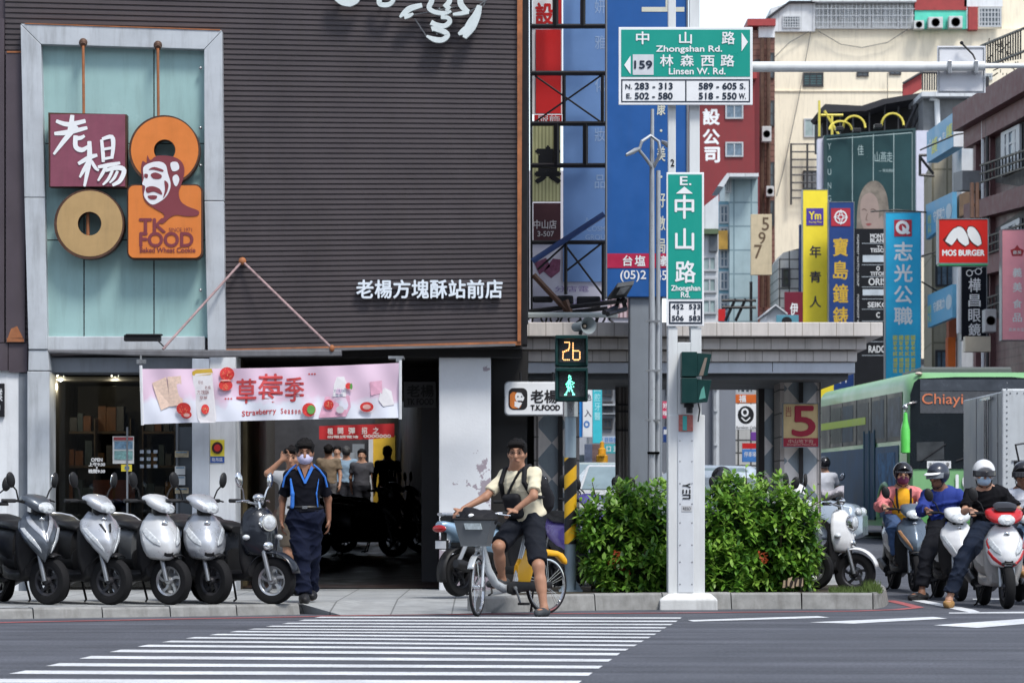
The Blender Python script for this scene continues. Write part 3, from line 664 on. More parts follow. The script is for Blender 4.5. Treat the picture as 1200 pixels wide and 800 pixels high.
for x, y in ((515, 10), (512, 40), (545, 30), (400, -4), (450, -4)): MB().tube([P(x, y, FY-.13), P(x, y, FY+.01)], .012, 5).build('standoff', mat('steel', (.45, .46, .47), .3, .8), t)
# ---- awning rail with braces, spotlight, banner
aw = thing('awning_rail', 'long grey awning cassette held by two thin pinkish braces over the arcade', 'awning', P(300, 418, 35.9))
mb = MB(); quad(mb, [(55, 409.5), (160, 410), (400, 410), (400, 417), (240, 418), (160, 416.5), (56, 413)], 35.75, .16); mb.build('cassette', mat('awning_grey', (.17, .17, .18), .5, .2, var=.15, dirt=.4), aw, bevel=.01)
mb = MB(); quad(mb, [(262, 410.5), (604, 402.5), (604, 405), (262, 414)], 36.0, .12); mb.build('rear_rail', mat('awning_grey', (.17, .17, .18), .5), aw)
PINK = mat('pinkish_rust_pipe', (.36, .25, .25), .6, .2, var=.35, vs=14)
for a in ((191, 409), (389, 408)):
    mb = MB(); mb.tube([P(284, 306, FY-.05), P(*a, 35.78)], .015, 8); mb.build('brace', PINK, aw)
mb = MB(); mb.ell(P(284, 306, FY-.05), (.045, .045, .045)); mb.ell(P(389, 408, 35.75), (.03, .03, .04)); mb.build('bracket', RUST, aw)
sp = thing('floodlight_bar', 'flat black floodlight lying on the white sill of the sign recess', 'floodlight', P(166, 400, 36.1))
mb = MB(); mb.pbox(145, 392, 188, 399.5, 36.1, .12); mb.pbox(147, 391, 190, 393, 36.08, .1); mb.build('housing', BLACK, sp, bevel=.012); mb = MB(); mb.tube([P(184, 398, 36.1), P(194, 408, 36)], .008); mb.build('cable', BLACK, sp)
BY = 35.5
bn = thing('strawberry_banner', 'wide pink banner with strawberry snacks hung across the arcade', 'banner', P(317, 494, BY))
def bsurf(u, v):
    tl, tr, br, bl = (164.5, 432), (469, 425), (469, 489.5), (167, 497)
    top = (tl[0]+(tr[0]-tl[0])*u, tl[1]+(tr[1]-tl[1])*u+2.2*sin(pi*u)); bot = (bl[0]+(br[0]-bl[0])*u, bl[1]+(br[1]-bl[1])*u-1.2*sin(pi*u))
    x = top[0]+(bot[0]-top[0])*v; y = top[1]+(bot[1]-top[1])*v
    wav = .018*sin(u*19+v*3)*sin(pi*v)+.012*sin(u*43-v*5)+.02*sin(pi*u)
    return x, y, wav
def bfr(x, y, d):
    """banner frame: photo pixel -> cloth point"""
    u = (x-165.5)/303.5; yt = 432-7*u+2.2*sin(pi*u); yb = 497-7.5*u-1.2*sin(pi*u); v = (y-yt)/(yb-yt)
    w = .018*sin(u*19+v*3)*sin(pi*max(0, min(1, v)))+.012*sin(u*43-v*5)+.02*sin(pi*u)
    return P(x, y, BY)+Vector((0, w-d, 0))
def bpink():
    m = mat('banner_cloth', (.72, .60, .68), .6, var=.04, vs=3)
    n = m.node_tree.nodes; l = m.node_tree.links; b = n['Principled BSDF']
    tc = [q for q in n if q.type == 'TEX_COORD'][0]; s = n.new('ShaderNodeSeparateXYZ'); l.new(tc.outputs['Object'], s.inputs[0])
    nz = n.new('ShaderNodeTexNoise'); nz.inputs['Scale'].default_value = 5; l.new(tc.outputs['Object'], nz.inputs['Vector'])
    a = n.new('ShaderNodeMath'); a.operation = 'MULTIPLY_ADD'; a.inputs[1].default_value = .35; l.new(nz.outputs[0], a.inputs[0]); l.new(s.outputs[2], a.inputs[2])
    r = n.new('ShaderNodeMapRange'); r.inputs[1].default_value = .37; r.inputs[2].default_value = .45; l.new(a.outputs[0], r.inputs[0])
    mx = n.new('ShaderNodeMix'); mx.data_type = 'RGBA'; l.new(r.outputs[0], mx.inputs[0]); mx.inputs[6].default_value = (.70, .72, .80, 1); mx.inputs[7].default_value = (.70, .52, .64, 1)
    l.new(mx.outputs[2], b.inputs['Base Color']); return m
mb = MB(); mb.grid(lambda u, v: P(*bsurf(u, v)[:2], BY)+Vector((0, bsurf(u, v)[2], 0)), 60, 8); mb.build('cloth', bpink(), bn)
BRED = mat('banner_red', (.55, .07, .075), .55, var=.05)
words(bn, [('草', 277, 444, 300, 472, .5), ('莓', 303, 438, 331, 473, .5), ('季', 334, 442, 356, 470, .5)], BY, BRED, fr=bfr, name='title')
words(bn, [(c, 283.5+i*4.05*(1 if i < 10 else 1.02), 481.5-i*.18-1.4*sin(pi*i/16)+(0 if c in 'Stbdlk' else 1.5), 283.5+i*4.05+3.5, 487.5-i*.18-1.4*sin(pi*i/16)+(1.4 if c == 'y' else 0)) for i, c in enumerate('Strawberry Season') if c != ' '], BY, BRED, fr=bfr, bold=.15)
words(bn, [('•••', 263, 466, 272, 468), ('•••', 361, 437, 370, 439)], BY, BRED, fr=bfr, name='dots')
C2 = lambda L: [(160+x/3.75, 410+y/3.75) for x, y in L]
def art(name, m, polys=(), discs=()):
    mb = MB()
    for i, p_ in enumerate(polys): flat(mb, C2(p_), BY, .008+.001*i, fr=bfr)
    for i, (x, y, rx, ry) in enumerate(discs): disc(mb, 160+x/3.75, 410+y/3.75, rx/3.75, ry/3.75, BY, .032+.001*i, fr=bfr, n=16)
    return mb.build(name, m, bn)
art('cracker_picture', mat('cracker', (.70, .52, .42), .7, var=.18, vs=40), [[(68, 145), (130, 118), (150, 245), (108, 265)], [(135, 118), (195, 114), (205, 240), (148, 248)]])
art('tin_picture', mat('tin_white', (.70, .68, .70), .5, var=.06, vs=25), [[(244, 105), (332, 100), (350, 300), (345, 318), (280, 320), (268, 300)]])
art('tin_lid_picture', mat('tin_lid', (.55, .36, .05), .5), [[(244, 95), (262, 86), (330, 82), (336, 98), (325, 108), (255, 114), (245, 110)]])
art('strawberry_picture', mat('strawberry', (.62, .045, .04), .5, var=.35, vs=60), [], [(208, 258, 32, 27), (220, 284, 24, 17), (398, 105, 32, 30), (392, 155, 30, 24), (302, 260, 17, 22), (758, 262, 30, 30), (845, 240, 22, 22), (1012, 250, 30, 22), (932, 158, 14, 14)])
art('strawberry_cut', mat('strawberry_pale', (.72, .40, .36), .5), [], [(222, 286, .1, .1)]*12+[(222, 286, 14, 8), (1012, 250, 18, 11), (392, 134, 26, 3)])
mb = MB(); rs_ = random.Random(8)
for x, y, r in ((208, 258, 26), (398, 105, 26), (392, 158, 22), (302, 260, 14), (845, 240, 17)):
    for k in range(16): a, q_ = rs_.uniform(0, 6.28), rs_.uniform(.1, .95); disc(mb, 160+(x+r*q_*cos(a))/3.75, 410+(y+r*q_*sin(a))/3.75, .35, .5, BY, .046, fr=bfr, n=5)
mb.build('seeds', mat('strawberry_seed', (.75, .45, .2), .5, var=0), bn)
art('leaf_picture', mat('leaf_green', (.10, .28, .06), .5), [], [(768, 262, .1, .1)]*12+[(768, 262, 18, 20), (944, 160, 6, 14)])
art('packet_picture', mat('packet_pink', (.70, .38, .50), .55, var=.2, vs=12), [[(828, 205), (935, 200), (942, 250), (920, 292), (800, 298)], [(1025, 140), (1078, 134), (1080, 190), (1030, 200)]])
art('bottle_picture', mat('tin_white', (.66, .62, .66), .5), [[(868, 150), (880, 118), (912, 116), (925, 150), (920, 205), (862, 205)], [(1070, 190), (1090, 165), (1120, 180), (1132, 240), (1085, 248), (1064, 220)]], [(895, 262, 18, 16)])
words(bn, [('綜合', 232.5, 446, 238.5, 450), ('老楊', 240, 452, 247, 456), ('方塊酥', 231, 457, 245, 462), ('草莓', 234, 464, 243, 468)], BY-.012, PMAR, fr=lambda x, y, d: bfr(x, y, d+.036), name='packet_lettering')
words(bn, [('方塊酥', 391, 456, 404, 460), ('草莓', 393, 461, 402, 466)], BY, mat('print_navy', (.06, .08, .2), .5), fr=lambda x, y, d: bfr(x, y, d+.036), name='packet_lettering')
mb = MB()
for x0, y0, y1 in ((165, 428, 498), (469, 422, 491)): MB().tube([P(x0, y0, BY), P(x0+(2 if x0 < 200 else 0), y1, BY)], .018, 6).build('end_pole', mat('white_pole', (.65, .66, .68), .4), bn)
mb = MB(); mb.pbox(160, 421, 171, 426, BY+.03, .05); mb.pbox(455, 417, 473, 420, BY+.03, .4); mb.pbox(464, 420, 471, 424, BY+.03, .05); mb.tube([P(165, 422, BY+.05), P(165, 416, 35.8)], .012); mb.build('hanger', mat('steel', (.45, .46, .47), .3, .8), bn)
RYY = 66
rb = thing('red_banner', 'red banner with white characters strung inside the dark arcade', 'banner', P(418, 517, RYY))
mb = MB(); mb.grid(lambda u, v: P(374+88*u, 499-3*u+(15.5+2*sin(u*3))*v, RYY)+Vector((0, .06*sin(u*20), 0)), 24, 3); mb.build('cloth', mat('red_cloth', (.50, .03, .035), .6), rb)
words(rb, [('租', 384, 501.5, 390, 508.5), ('間', 396, 501, 402, 508), ('彈', 408.5, 501, 416, 508), ('招', 424, 500.5, 430, 508), ('之', 437, 500.5, 444, 508), ('0000000', 426, 509, 458, 512.5), ('出租請電洽', 384, 510, 420, 513)], RYY-.08, mat('banner_cream', (.75, .72, .68), .6), bold=.2)
t = sign_panel('inner_shop_sign', 'dim grey shop sign deep under the arcade beam', 'sign', 473, 447, 511, 477, 38.8, .06, mat('shaded_sign', (.10, .10, .105), .5))  # arcade shade put into the grey of the sign face
words(t, [('老楊', 477, 451, 508, 465, .4), ('TK FOOD', 477, 467, 508, 474, .3)], 38.8, mat('dim_letters', (.015, .015, .015), .5))
# ------------------------------------------------------------------ tiled canopy over the subway exit, beside the shop
def tile_mat(name, col, w, h, mortar=.012, mcol=(.25, .25, .25), var=.1, rough=.5, offset=0., c2=.93, dirt=.3):
    m = mat(name, col, rough, var=var, vs=2, dirt=dirt)
    n = m.node_tree.nodes; l = m.node_tree.links; b = n['Principled BSDF']; src = b.inputs['Base Color'].links[0].from_socket
    tc = [q for q in n if q.type == 'TEX_COORD'][0]; s = n.new('ShaderNodeSeparateXYZ'); l.new(tc.outputs['Object'], s.inputs[0])
    a = n.new('ShaderNodeMath'); l.new(s.outputs[0], a.inputs[0]); l.new(s.outputs[1], a.inputs[1])
    cb = n.new('ShaderNodeCombineXYZ'); l.new(a.outputs[0], cb.inputs[0]); l.new(s.outputs[2], cb.inputs[1])
    br = n.new('ShaderNodeTexBrick'); br.offset = offset; br.inputs['Scale'].default_value = 1; br.inputs['Brick Width'].default_value = w; br.inputs['Row Height'].default_value = h
    br.inputs['Mortar Size'].default_value = mortar; br.inputs['Color1'].default_value = (1, 1, 1, 1); br.inputs['Color2'].default_value = (c2, c2, c2, 1); br.inputs['Mortar'].default_value = (*mcol, 1)
    l.new(cb.outputs[0], br.inputs['Vector'])
    mx = n.new('ShaderNodeMix'); mx.data_type = 'RGBA'; mx.blend_type = 'MULTIPLY'; mx.inputs[0].default_value = 1
    l.new(src, mx.inputs[6]); l.new(br.outputs[0], mx.inputs[7]); l.new(mx.outputs[2], b.inputs['Base Color']); return m
def diamond_mat():
    m = mat('diamond_tile', (.84, .84, .84), .45, var=.1, vs=6, dirt=.3)
    n = m.node_tree.nodes; l = m.node_tree.links; b = n['Principled BSDF']; src = b.inputs['Base Color'].links[0].from_socket
    tc = [q for q in n if q.type == 'TEX_COORD'][0]; s = n.new('ShaderNodeSeparateXYZ'); l.new(tc.outputs['Object'], s.inputs[0])
    def mth(op, a, b_):
        q = n.new('ShaderNodeMath'); q.operation = op
        for i, v in ((0, a), (1, b_)):
            if isinstance(v, (int, float)): q.inputs[i].default_value = v
            else: l.new(v, q.inputs[i])
        return q.outputs[0]
    xx = mth('DIVIDE', mth('ADD', s.outputs[0], s.outputs[1]), .40); zz = mth('DIVIDE', s.outputs[2], .46)
    cb = n.new('ShaderNodeCombineXYZ'); l.new(mth('ADD', mth('ADD', xx, zz), 40.25), cb.inputs[0]); l.new(mth('ADD', mth('SUBTRACT', zz, xx), 40.25), cb.inputs[1]); cb.inputs[2].default_value = .5
    ck = n.new('ShaderNodeTexChecker'); ck.inputs['Scale'].default_value = 1; ck.inputs[1].default_value = (1.02, .96, .92, 1); ck.inputs[2].default_value = (.36, .42, .47, 1); l.new(cb.outputs[0], ck.inputs[0])
    mx = n.new('ShaderNodeMix'); mx.data_type = 'RGBA'; mx.blend_type = 'MULTIPLY'; mx.inputs[0].default_value = 1
    l.new(src, mx.inputs[6]); l.new(ck.outputs[0], mx.inputs[7]); l.new(mx.outputs[2], b.inputs['Base Color']); return m
CY = 39.0
TILEW = tile_mat('canopy_tile', (.64, .60, .565), .21, 40, .006, (.55, .53, .5))
TILEB = tile_mat('pier_edge_tile', (.55, .50, .48), .2, .3, .01)
DIAM = diamond_mat()
cp = thing('subway_canopy', 'stepped beige tiled canopy on diamond patterned piers beside the shop', 'canopy', (GX(820, CY), CY, .15))
for (y0, y1, xr, d) in ((377.5, 394, 1034.5, 0), (395.2, 408.6, 1017, .16), (409.6, 422.6, 1007, .26)):
    mb = MB(); mb.box((GX(560, CY), CY+d, GZ(y1, CY)), (GX(xr, CY), CY+4.2, GZ(y0, CY))); mb.build('tile_course', TILEW, cp, bevel=.01)
mb = MB(); mb.box((GX(560, CY), CY+.3, GZ(436, CY)), (GX(1005, CY), CY+4.1, GZ(423.2, CY))); mb.build('fascia', mat('fascia_white', (.56, .60, .66), .4, var=.05, dirt=.15), cp, bevel=.008)
mb = MB()
for x in (905, 760, 660): mb.pbox(x, 423.5, x+.7, 435.6, CY+.298, .01)
mb.build('fascia_joint', BLACK, cp)
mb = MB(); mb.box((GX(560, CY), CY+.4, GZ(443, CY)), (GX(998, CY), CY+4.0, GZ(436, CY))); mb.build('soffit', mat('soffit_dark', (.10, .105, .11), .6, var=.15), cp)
def pier(x0, x1, Y, w, strip, dark=False):
    z0, z1 = .15, GZ(443, CY)
    t = MB().box((GX(x0+5, Y), Y, z0), (GX(x1-4, Y), Y+w, z1)).build('pier', DIAM, cp)
    MB().box((GX(x0, Y), Y-.012, z0), (GX(x0+5, Y), Y+w+.01, z1)).box((GX(x1-4, Y), Y-.012, z0), (GX(x1, Y), Y+w+.01, z1)).build('pier_edge', TILEB, t)
    if strip: MB().box((GX(strip[0], Y), Y-.04, z0), (GX(strip[1], Y), Y-.005, z1)).build('pier_strip', mat('bronze_strip', (.045, .042, .042), .4, .4, var=.1), t)
pier(914, 962, 40.4, .9, (936, 941)); pier(626, 679, 40.4, .7, (654, 659.5)); pier(890, 916, 42.6, .5, (906.5, 913))
MB().box((GX(886, 43), 42.58, .15), (GX(893, 43), 43, GZ(443, CY))).build('pier_side_post', mat('dark_frame', (.035, .03, .03), .4), cp)
EY = 40.1
ex = sign_panel('exit_sign', 'square yellow exit plate with a big red 5 on the diamond tiled pier', 'sign', 918, 473, 959, 523, EY, .05, mat('exit_yellow', (.70, .52, .26), .45, var=.12, vs=6), border=1)
MB().pbox(918, 513, 959, 523, EY-.006, .006).build('red_band', mat('exit_red', (.38, .025, .05), .45), ex)
words(ex, [('5', 928.5, 476, 955, 510.5, .9)], EY-.004, mat('exit_red', (.38, .025, .05), .45), name='number')
words(ex, [('出', 921, 476, 927, 482), ('口', 921, 482.8, 927, 488)], EY-.004, mat('exit_red', (.38, .025, .05), .45))
words(ex, [('中山地下街', 924, 514.5, 953, 519), ('Zhongshan Metro Mall', 922, 519.6, 956, 522)], EY-.01, mat('exit_pale', (.72, .5, .42), .5))
hs = thing('hanging_shop_sign', 'white rounded shop sign with an orange portrait badge hanging below the canopy', 'sign', P(628, 486, 37.2))
MB().pprism(rrect(592, 447.5, 664, 486, 5), 37.2, .12).build('panel', WHITE, hs, bevel=.01)
MB().pprism(rrect(591, 446.6, 665, 487, 5.5), 37.225, .07).build('frame', mat('steel', (.45, .46, .47), .3, .8), hs)
MB().tube([P(610, 447, 37.27), P(610, 436, 37.27)], .015).tube([P(648, 447, 37.27), P(648, 436, 37.27)], .015).build('hanger', BLACK, hs)
mb = MB(); mb.add([front(37.2)(x, y, .004) for x, y in rrect(596, 454.5, 618, 480, 6)], [tuple(range(24))]); mb.build('badge', mat('badge_dark', (.02, .018, .02), .5), hs)
mb = MB(); mb.add([front(37.2)(x, y, .007) for x, y in rrect(597.5, 459, 611, 478.5, 5)], [tuple(range(24))]); mb.build('badge_orange', ORG, hs)
mb = MB(); disc(mb, 609, 465, 5.4, 6.5, 37.2, .010); flat(mb, [(603, 470), (612, 472), (608, 478), (603, 476)], 37.2, .0105); mb.build('badge_face', WHITE, hs)
mb = MB(); flat(mb, [(603, 459), (607, 456), (613, 457), (616, 462), (614, 465), (611, 460)], 37.2, .013); disc(mb, 607, 464.5, .9, .8, 37.2, .013); disc(mb, 611.3, 464.5, .9, .8, 37.2, .013); flat(mb, [(606, 469.3), (612.5, 469.3), (611, 471), (607.5, 471)], 37.2, .013); mb.build('badge_features', mat('badge_dark', (.02, .018, .02), .5), hs)
words(hs, [('老楊', 622, 457, 653, 472, .45), ('T.K.FOOD', 622, 474.5, 656, 480.5, .4)], 37.2, mat('badge_dark', (.02, .018, .02), .5))
# ---- blue billboard on its steel column, scaffold billboard
BB = 38.4
BLU = mat('billboard_blue', (.018, .10, .33), .4, var=.1, vs=3, dirt=.1)
bb = thing('blue_billboard', 'huge blue billboard on a grey steel column above the canopy', 'billboard', P(757, 570, BB))
MB().pbox(711, -120, 806, 348, BB, .35).build('panel', BLU, bb, bevel=.01)
MB().pbox(711, 297, 806, 314, BB-.006, .006).build('red_band', mat('billboard_red', (.45, .02, .07), .45), bb)
mb = MB(); mb.pbox(710, -120, 711.6, 348, BB-.02, .38).pbox(804.6, -120, 806.5, 348, BB-.02, .38); mb.build('frame', ALU_D, bb)
mb = MB(); mb.pbox(752, 8.5, 802, 14, BB-.004, .003); mb.pbox(780, -20, 786, 8.4, BB-.004, .003); mb.build('lettering', mat('cream_letter', (.62, .62, .52), .5), bb)
words(bb, [(c, 770, 118+i*27, 779.5, 135+i*27) if c != '·' else ('.', 773.5, 125+i*27, 776, 127.5+i*27) for i, c in enumerate('康·美·好數局')], BB, mat('cream_letter', (.62, .62, .52), .5), bold=.3)
words(bb, [('台', 730, 299.5, 741, 311.5, .3), ('塩', 744, 299.5, 756, 311.5, .3), ('義', 774, 299.5, 786, 311.5, .3)], BB-.006, WHITE)
words(bb, [('(05)2', 727, 317, 757, 330), ('45', 769, 317, 781, 328), ('6588', 784, 317, 803, 328)], BB, WHITE, bold=.25)
STL = mat('grey_steel_column', (.22, .245, .275), .5, .1, var=.08, vs=1.5, dirt=.2)
MB().pbox(737.5, 346, 776, 600, BB+.06, .4).build('column', STL, bb, bevel=.02)
SBY = 40.5
sb = thing('scaffold_billboard', 'strips of red, blue and maroon signboard behind a black steel scaffold', 'billboard', P(660, 378, SBY))
def strip(nm, x0, y0, x1, y1, m, dz=0): return MB().pbox(x0, y0, x1, y1, SBY+dz, .06).build(nm, m, sb)
RED = mat('sign_red', (.52, .018, .018), .4, var=.06); LB = mat('sign_light_blue', (.145, .265, .52), .4, var=.08, vs=2)
strip('blue_panel', 660, -80, 709.5, 330, LB); strip('white_panel', 624, -80, 659, 32, WHITE); strip('red_panel', 628, 35, 657.5, 133, RED, -.01); strip('white_panel', 623.5, 32.5, 659, 133.4, WHITE, .02)
strip('red_panel', 648, -80, 658, 32, RED, -.012)
strip('red_caption', 626, 134.5, 658.5, 144, RED, -.01); strip('green_panel', 624, 146, 657, 236, tile_mat('yellow_green_slats', (.52, .52, .28), .045, 5, .01, (.6, .6, .55), dirt=.2))
strip('maroon_panel', 625, 238, 657, 282, mat('maroon_panel', (.07, .025, .03), .4), -.01); strip('white_panel', 624, 283, 712, 380, mat('lavender_panel', (.58, .58, .68), .5, var=.06), .03)
words(sb, [('設', 628, 4, 648, 29, .8)], SBY, RED); words(sb, [('服飾', 630, 135.5, 656, 143)], SBY-.01, WHITE)
words(sb, [('中山店', 625.5, 258, 652, 268, .2), ('3-507', 630, 271, 649, 277, .15)], SBY-.01, mat('dim_white', (.55, .52, .52), .5))
words(sb, [('真', 628, 172, 656, 214, 1.6)], SBY, BLACK)
words(sb, [(c, 697, y, 709, y+16) for c, y in zip('妍雅化妝品', (0, 42, 92, 150, 205))]+[('A', 686, 255, 690, 260), ('COSM', 688, 265, 709, 271), ('GROU', 686, 275, 709, 281)], SBY, mat('faint_white', (.30, .42, .62), .5))
words(sb, [('分店電', 650, 335, 690, 342), ('福利專賣', 662, 350, 708, 358)], SBY+.03, mat('violet_letter', (.25, .2, .42), .5))
mb = MB(); flat(mb, [(626, 308), (640, 302), (645, 312), (632, 322)], SBY-.02+.05); flat(mb, [(637, 318), (648, 303), (657, 304), (656, 318), (646, 326)], SBY+.03); mb.build('photo_print', mat('purple_print', (.20, .07, .13), .5, var=.4, vs=30), sb)
scf = thing('steel_scaffold', 'black steel scaffold with crossed braces in front of the signboards', 'scaffold', P(665, 378, SBY-.5))
A = SBY-.35
def bars(nm, L, m=BLACK, w=.03, Y=A):
    for a in L: MB().tube([P(a[0], a[1], Y), P(a[2], a[3], Y)], (a[4] if len(a) > 4 else w)*.78, 6).build(nm, m, scf)
bars('cross_bar', [(622, 31, 709, 31, .04), (622, 86, 709, 86, .04), (622, 145, 709, 145, .04), (622, 194, 709, 194, .04), (624, 284, 709, 284, .035), (612, 366, 735, 352, .04), (612, 372, 712, 361, .035)])
bars('post', [(651, -60, 651, 31, .05), (683, -60, 683, 31, .045), (661, 86, 661, 145), (706, 86, 706, 145), (652, 145, 652, 194, .05), (686, 145, 686, 194, .045), (663, 284, 663, 345), (707, 284, 707, 352)])
bars('brace', [(627, 89, 704, 143, .016), (704, 89, 627, 143, .016), (663, 286, 630, 316, .018), (663, 288, 706, 345, .018), (704, 286, 663, 318, .018)])
bars('blue_brace', [(624, 306, 708, 251, .05)], mat('brace_blue', (.03, .06, .17), .5), Y=A-.05)
bars('edge_tube', [(617.5, -60, 618.5, 375, .03), (622, -60, 623, 372, .02)], BLACK); bars('rusty_brace', [(625, 322, 670, 370, .05), (662, 352, 670, 372, .06)], mat('rusty_hook', (.12, .07, .05), .6, .4, var=.3))
bars('base_pipe', [(618, 369, 724, 369, .045)], mat('pale_green_pipe', (.42, .47, .46), .5, var=.15), Y=A-.2)
mb = MB()
for i in range(14):
    x = 626+i*7+RNG.uniform(-2, 2); mb.tube([P(x, 369, A-.2), P(x+RNG.uniform(-4, 4), 374, A-.15), P(x+RNG.uniform(-6, 6), 380, A)], .014, 5)
mb.build('loose_cable', BLACK, scf)
for i, (x, y, s) in enumerate(((636, 347, 12), (662, 346, 10), (690, 347, 14))): MB().pbox(x-s, y, x+s, y+7+i*3, A+.08, .12).build('junction_box', BLACK, scf, bevel=.02)
fl = thing('billboard_floodlight', 'grey flat floodlight aimed up at the blue billboard', 'floodlight', P(722, 368, 38))
mb = MB(); mb.prism([P(711, 352, 38), P(734, 348, 38), P(742, 334, 37.4), P(722, 337, 37.4)], (.02, .04, .06)); mb.build('lamp_head', mat('flood_grey', (.06, .065, .07), .4), fl, bevel=.01)
mb = MB(); mb.prism([P(722, 346, 37.65), P(731, 344.4, 37.65), P(739, 335.2, 37.36), P(727, 337.4, 37.36)], (0, -.01, 0)); mb.build('lens', mat('lamp_glass', (.5, .52, .54), .15), fl)
mb = MB(); mb.tube([P(725, 351, 38), P(722, 360, 38.1), P(708, 366, 37.2)], .03); mb.tube([P(730, 350, 38), P(733, 362, 38.1), P(712, 368, 37.2)], .03); mb.build('bracket', BLACK, fl)
pc = MB(); 
t = thing('pale_side_building', 'pale lavender wall showing behind the scaffold signs', 'building', P(660, 378, 46)); MB().pbox(590, 200, 740, 380, 46, 8).build('wall', mat('pale_lavender_wall', (.52, .52, .58), .7, var=.06, dirt=.15), t)
mb = MB(); mb.pbox(712, 350, 738, 372, 45.97, .05); mb.build('striped_panel', tile_mat('pink_stripes', (.55, .42, .45), .06, 4, .012, (.4, .35, .35)), t)
# ---- background buildings: walls with real openings' frames and panes
PANE = mat('window_pane', (.045, .06, .075), .12, var=.25, vs=2, spec=.6)
WFRM = mat('window_frame_light', (.46, .48, .5), .5, .2, var=.1)
WFRD = mat('window_frame_dark', (.05, .05, .055), .5, .2, var=.1)
def window(t, x0, y0, x1, y1, Y, frm=WFRM, pane=PANE, bars=1, rails=0, w=.06, fr=None, grille=False):
    fr = fr or front(Y); k = F/Y*w
    mb = MB()
    def slab(a, b, c, d_, dd=.05):
        A_ = [fr(a, b, dd), fr(c, b, dd), fr(c, d_, dd), fr(a, d_, dd)]; B_ = [fr(a, b, -.01), fr(c, b, -.01), fr(c, d_, -.01), fr(a, d_, -.01)]
        mb.add(A_+B_, [(0, 1, 2, 3), (7, 6, 5, 4), (0, 4, 5, 1), (1, 5, 6, 2), (2, 6, 7, 3), (3, 7, 4, 0)])
    slab(x0, y0, x1, y0+k); slab(x0, y1-k, x1, y1); slab(x0, y0+k, x0+k, y1-k); slab(x1-k, y0+k, x1, y1-k)
    for i in range(bars): x = x0+(x1-x0)*(i+1)/(bars+1); slab(x-k*.35, y0+k, x+k*.35, y1-k, .04)
    for i in range(rails): y = y0+(y1-y0)*(i+1)/(rails+1); slab(x0+k, y-k*.3, x1-k, y+k*.3, .038)
    o = mb.build('window', frm, t)
    m2 = MB(); m2.add([fr(x0+k*.5, y0+k*.5, .012), fr(x1-k*.5, y0+k*.5, .012), fr(x1-k*.5, y1-k*.5, .012), fr(x0+k*.5, y1-k*.5, .012)], [(0, 1, 2, 3)]); m2.build('pane', pane, o)
    return o
CREAM = mat('cream_render', (.84, .76, .60), .85, var=.07, vs=.5, dirt=.28)
cy = 140
cb = thing('cream_apartment_building', 'tall cream apartment block with rooftop sheds and barred windows', 'building', P(1050, 600, cy))
MB().pbox(907, 34, 1260, 640, cy, 12).build('wall', CREAM, cb)
MB().pbox(1174, -60, 1260, 34, cy+.3, 10).build('roof_block', CREAM, cb)
WMET = tile_mat('white_metal_sheet', (.62, .64, .66), .5, 50, .02, (.75, .75, .75), dirt=.2)
MB().prism([P(903, 10, cy-.3), P(926, 3, cy-.3), P(955, 3, cy-.3), P(955, 37, cy-.3), P(903, 37, cy-.3)], (0, 6, 0)).build('roof_shed', WMET, cb)
MB().prism([P(899, 20, cy-.5), P(925, 1, cy-.5), P(957, 1, cy-.5), P(957, 3.4, cy-.5), P(926, 3.4, cy-.5), P(900, 23, cy-.5)], (0, 7, 0)).build('shed_roof', mat('dark_roof', (.045, .045, .05), .7, spec=.1), cb)
window(cb, 917, 19, 938, 33, cy-.32, bars=6, rails=3, w=.05)
MB().pbox(955, 1, 1072, 34, cy-.1, .1).build('balcony_back', mat('pale_grey_wall', (.40, .42, .43), .7, var=.2, vs=.8), cb)
for i in range(7): window(cb, 956+i*16.4, 6, 956+i*16.4+15.6, 33, cy-.16, bars=1, pane=mat('curtain_pane', (.35, .37, .38), .4, var=.4, vs=1.2), w=.08)
mb = MB()
for i in range(24): mb.pbox(955+i*4.85, 3, 955.5+i*4.85, 33.5, cy-.5, .03)
for y in (3, 10, 18, 26, 33): mb.pbox(955, y, 1072, y+.7, cy-.52, .03)
mb.build('balcony_grille', WFRM, cb); MB().pbox(952, -3, 1074, 2, cy-.6, 3).build('balcony_roof', WMET, cb)
MB().pbox(1072, -30, 1133, 12, cy-.3, .3).build('red_cladding', mat('red_cladding', (.32, .05, .05), .6, var=.15), cb)
MB().pbox(1072, 12.2, 1133, 34, cy-.25, .25).build('green_wall', mat('mint_wall', (.10, .55, .42), .6, var=.12), cb)
MB().pbox(1135, 8, 1146, 35, cy-.4, .4).build('red_post', mat('red_cladding', (.32, .05, .05), .6, var=.15), cb); MB().pbox(1130, -10, 1175, 8, cy-.3, .3).build('parapet', WPLAS, cb)
window(cb, 1146.5, 9, 1173.5, 32, cy-.3, bars=6, rails=3, w=.07)
def aircon(x0, y0, x1, y1, Y, lab, grp='air conditioner units on the walls'):
    t = thing('air_conditioner', lab, 'air conditioner', P((x0+x1)/2, y1, Y), group=grp)
    MB().pbox(x0, y0, x1, y1, Y-.45, .45).build('casing', mat('ac_casing', (.52, .53, .53), .5, var=.1, dirt=.3), t, bevel=.02)
    c = P((x0+x1)/2, (y0+y1)/2, Y-.45); r = min(x1-x0, y1-y0)*.38*Y/F
    MB().lathe([(-.012, r), (-.012, r*.85), (.0, r*.84), (.0, .0)], c+Vector((0, 0, 0)), 'Y', 16).build('fan', BLACK, t)
    return t
aircon(1071, 24, 1083, 34, cy-.3, 'smallest of the three rooftop air conditioners on the green wall'); aircon(1088, 20, 1105, 33, cy-.3, 'middle one of the three rooftop air conditioners on the green wall'); aircon(1112, 19, 1128, 33, cy-.3, 'air conditioner at the red post end of the green rooftop wall')
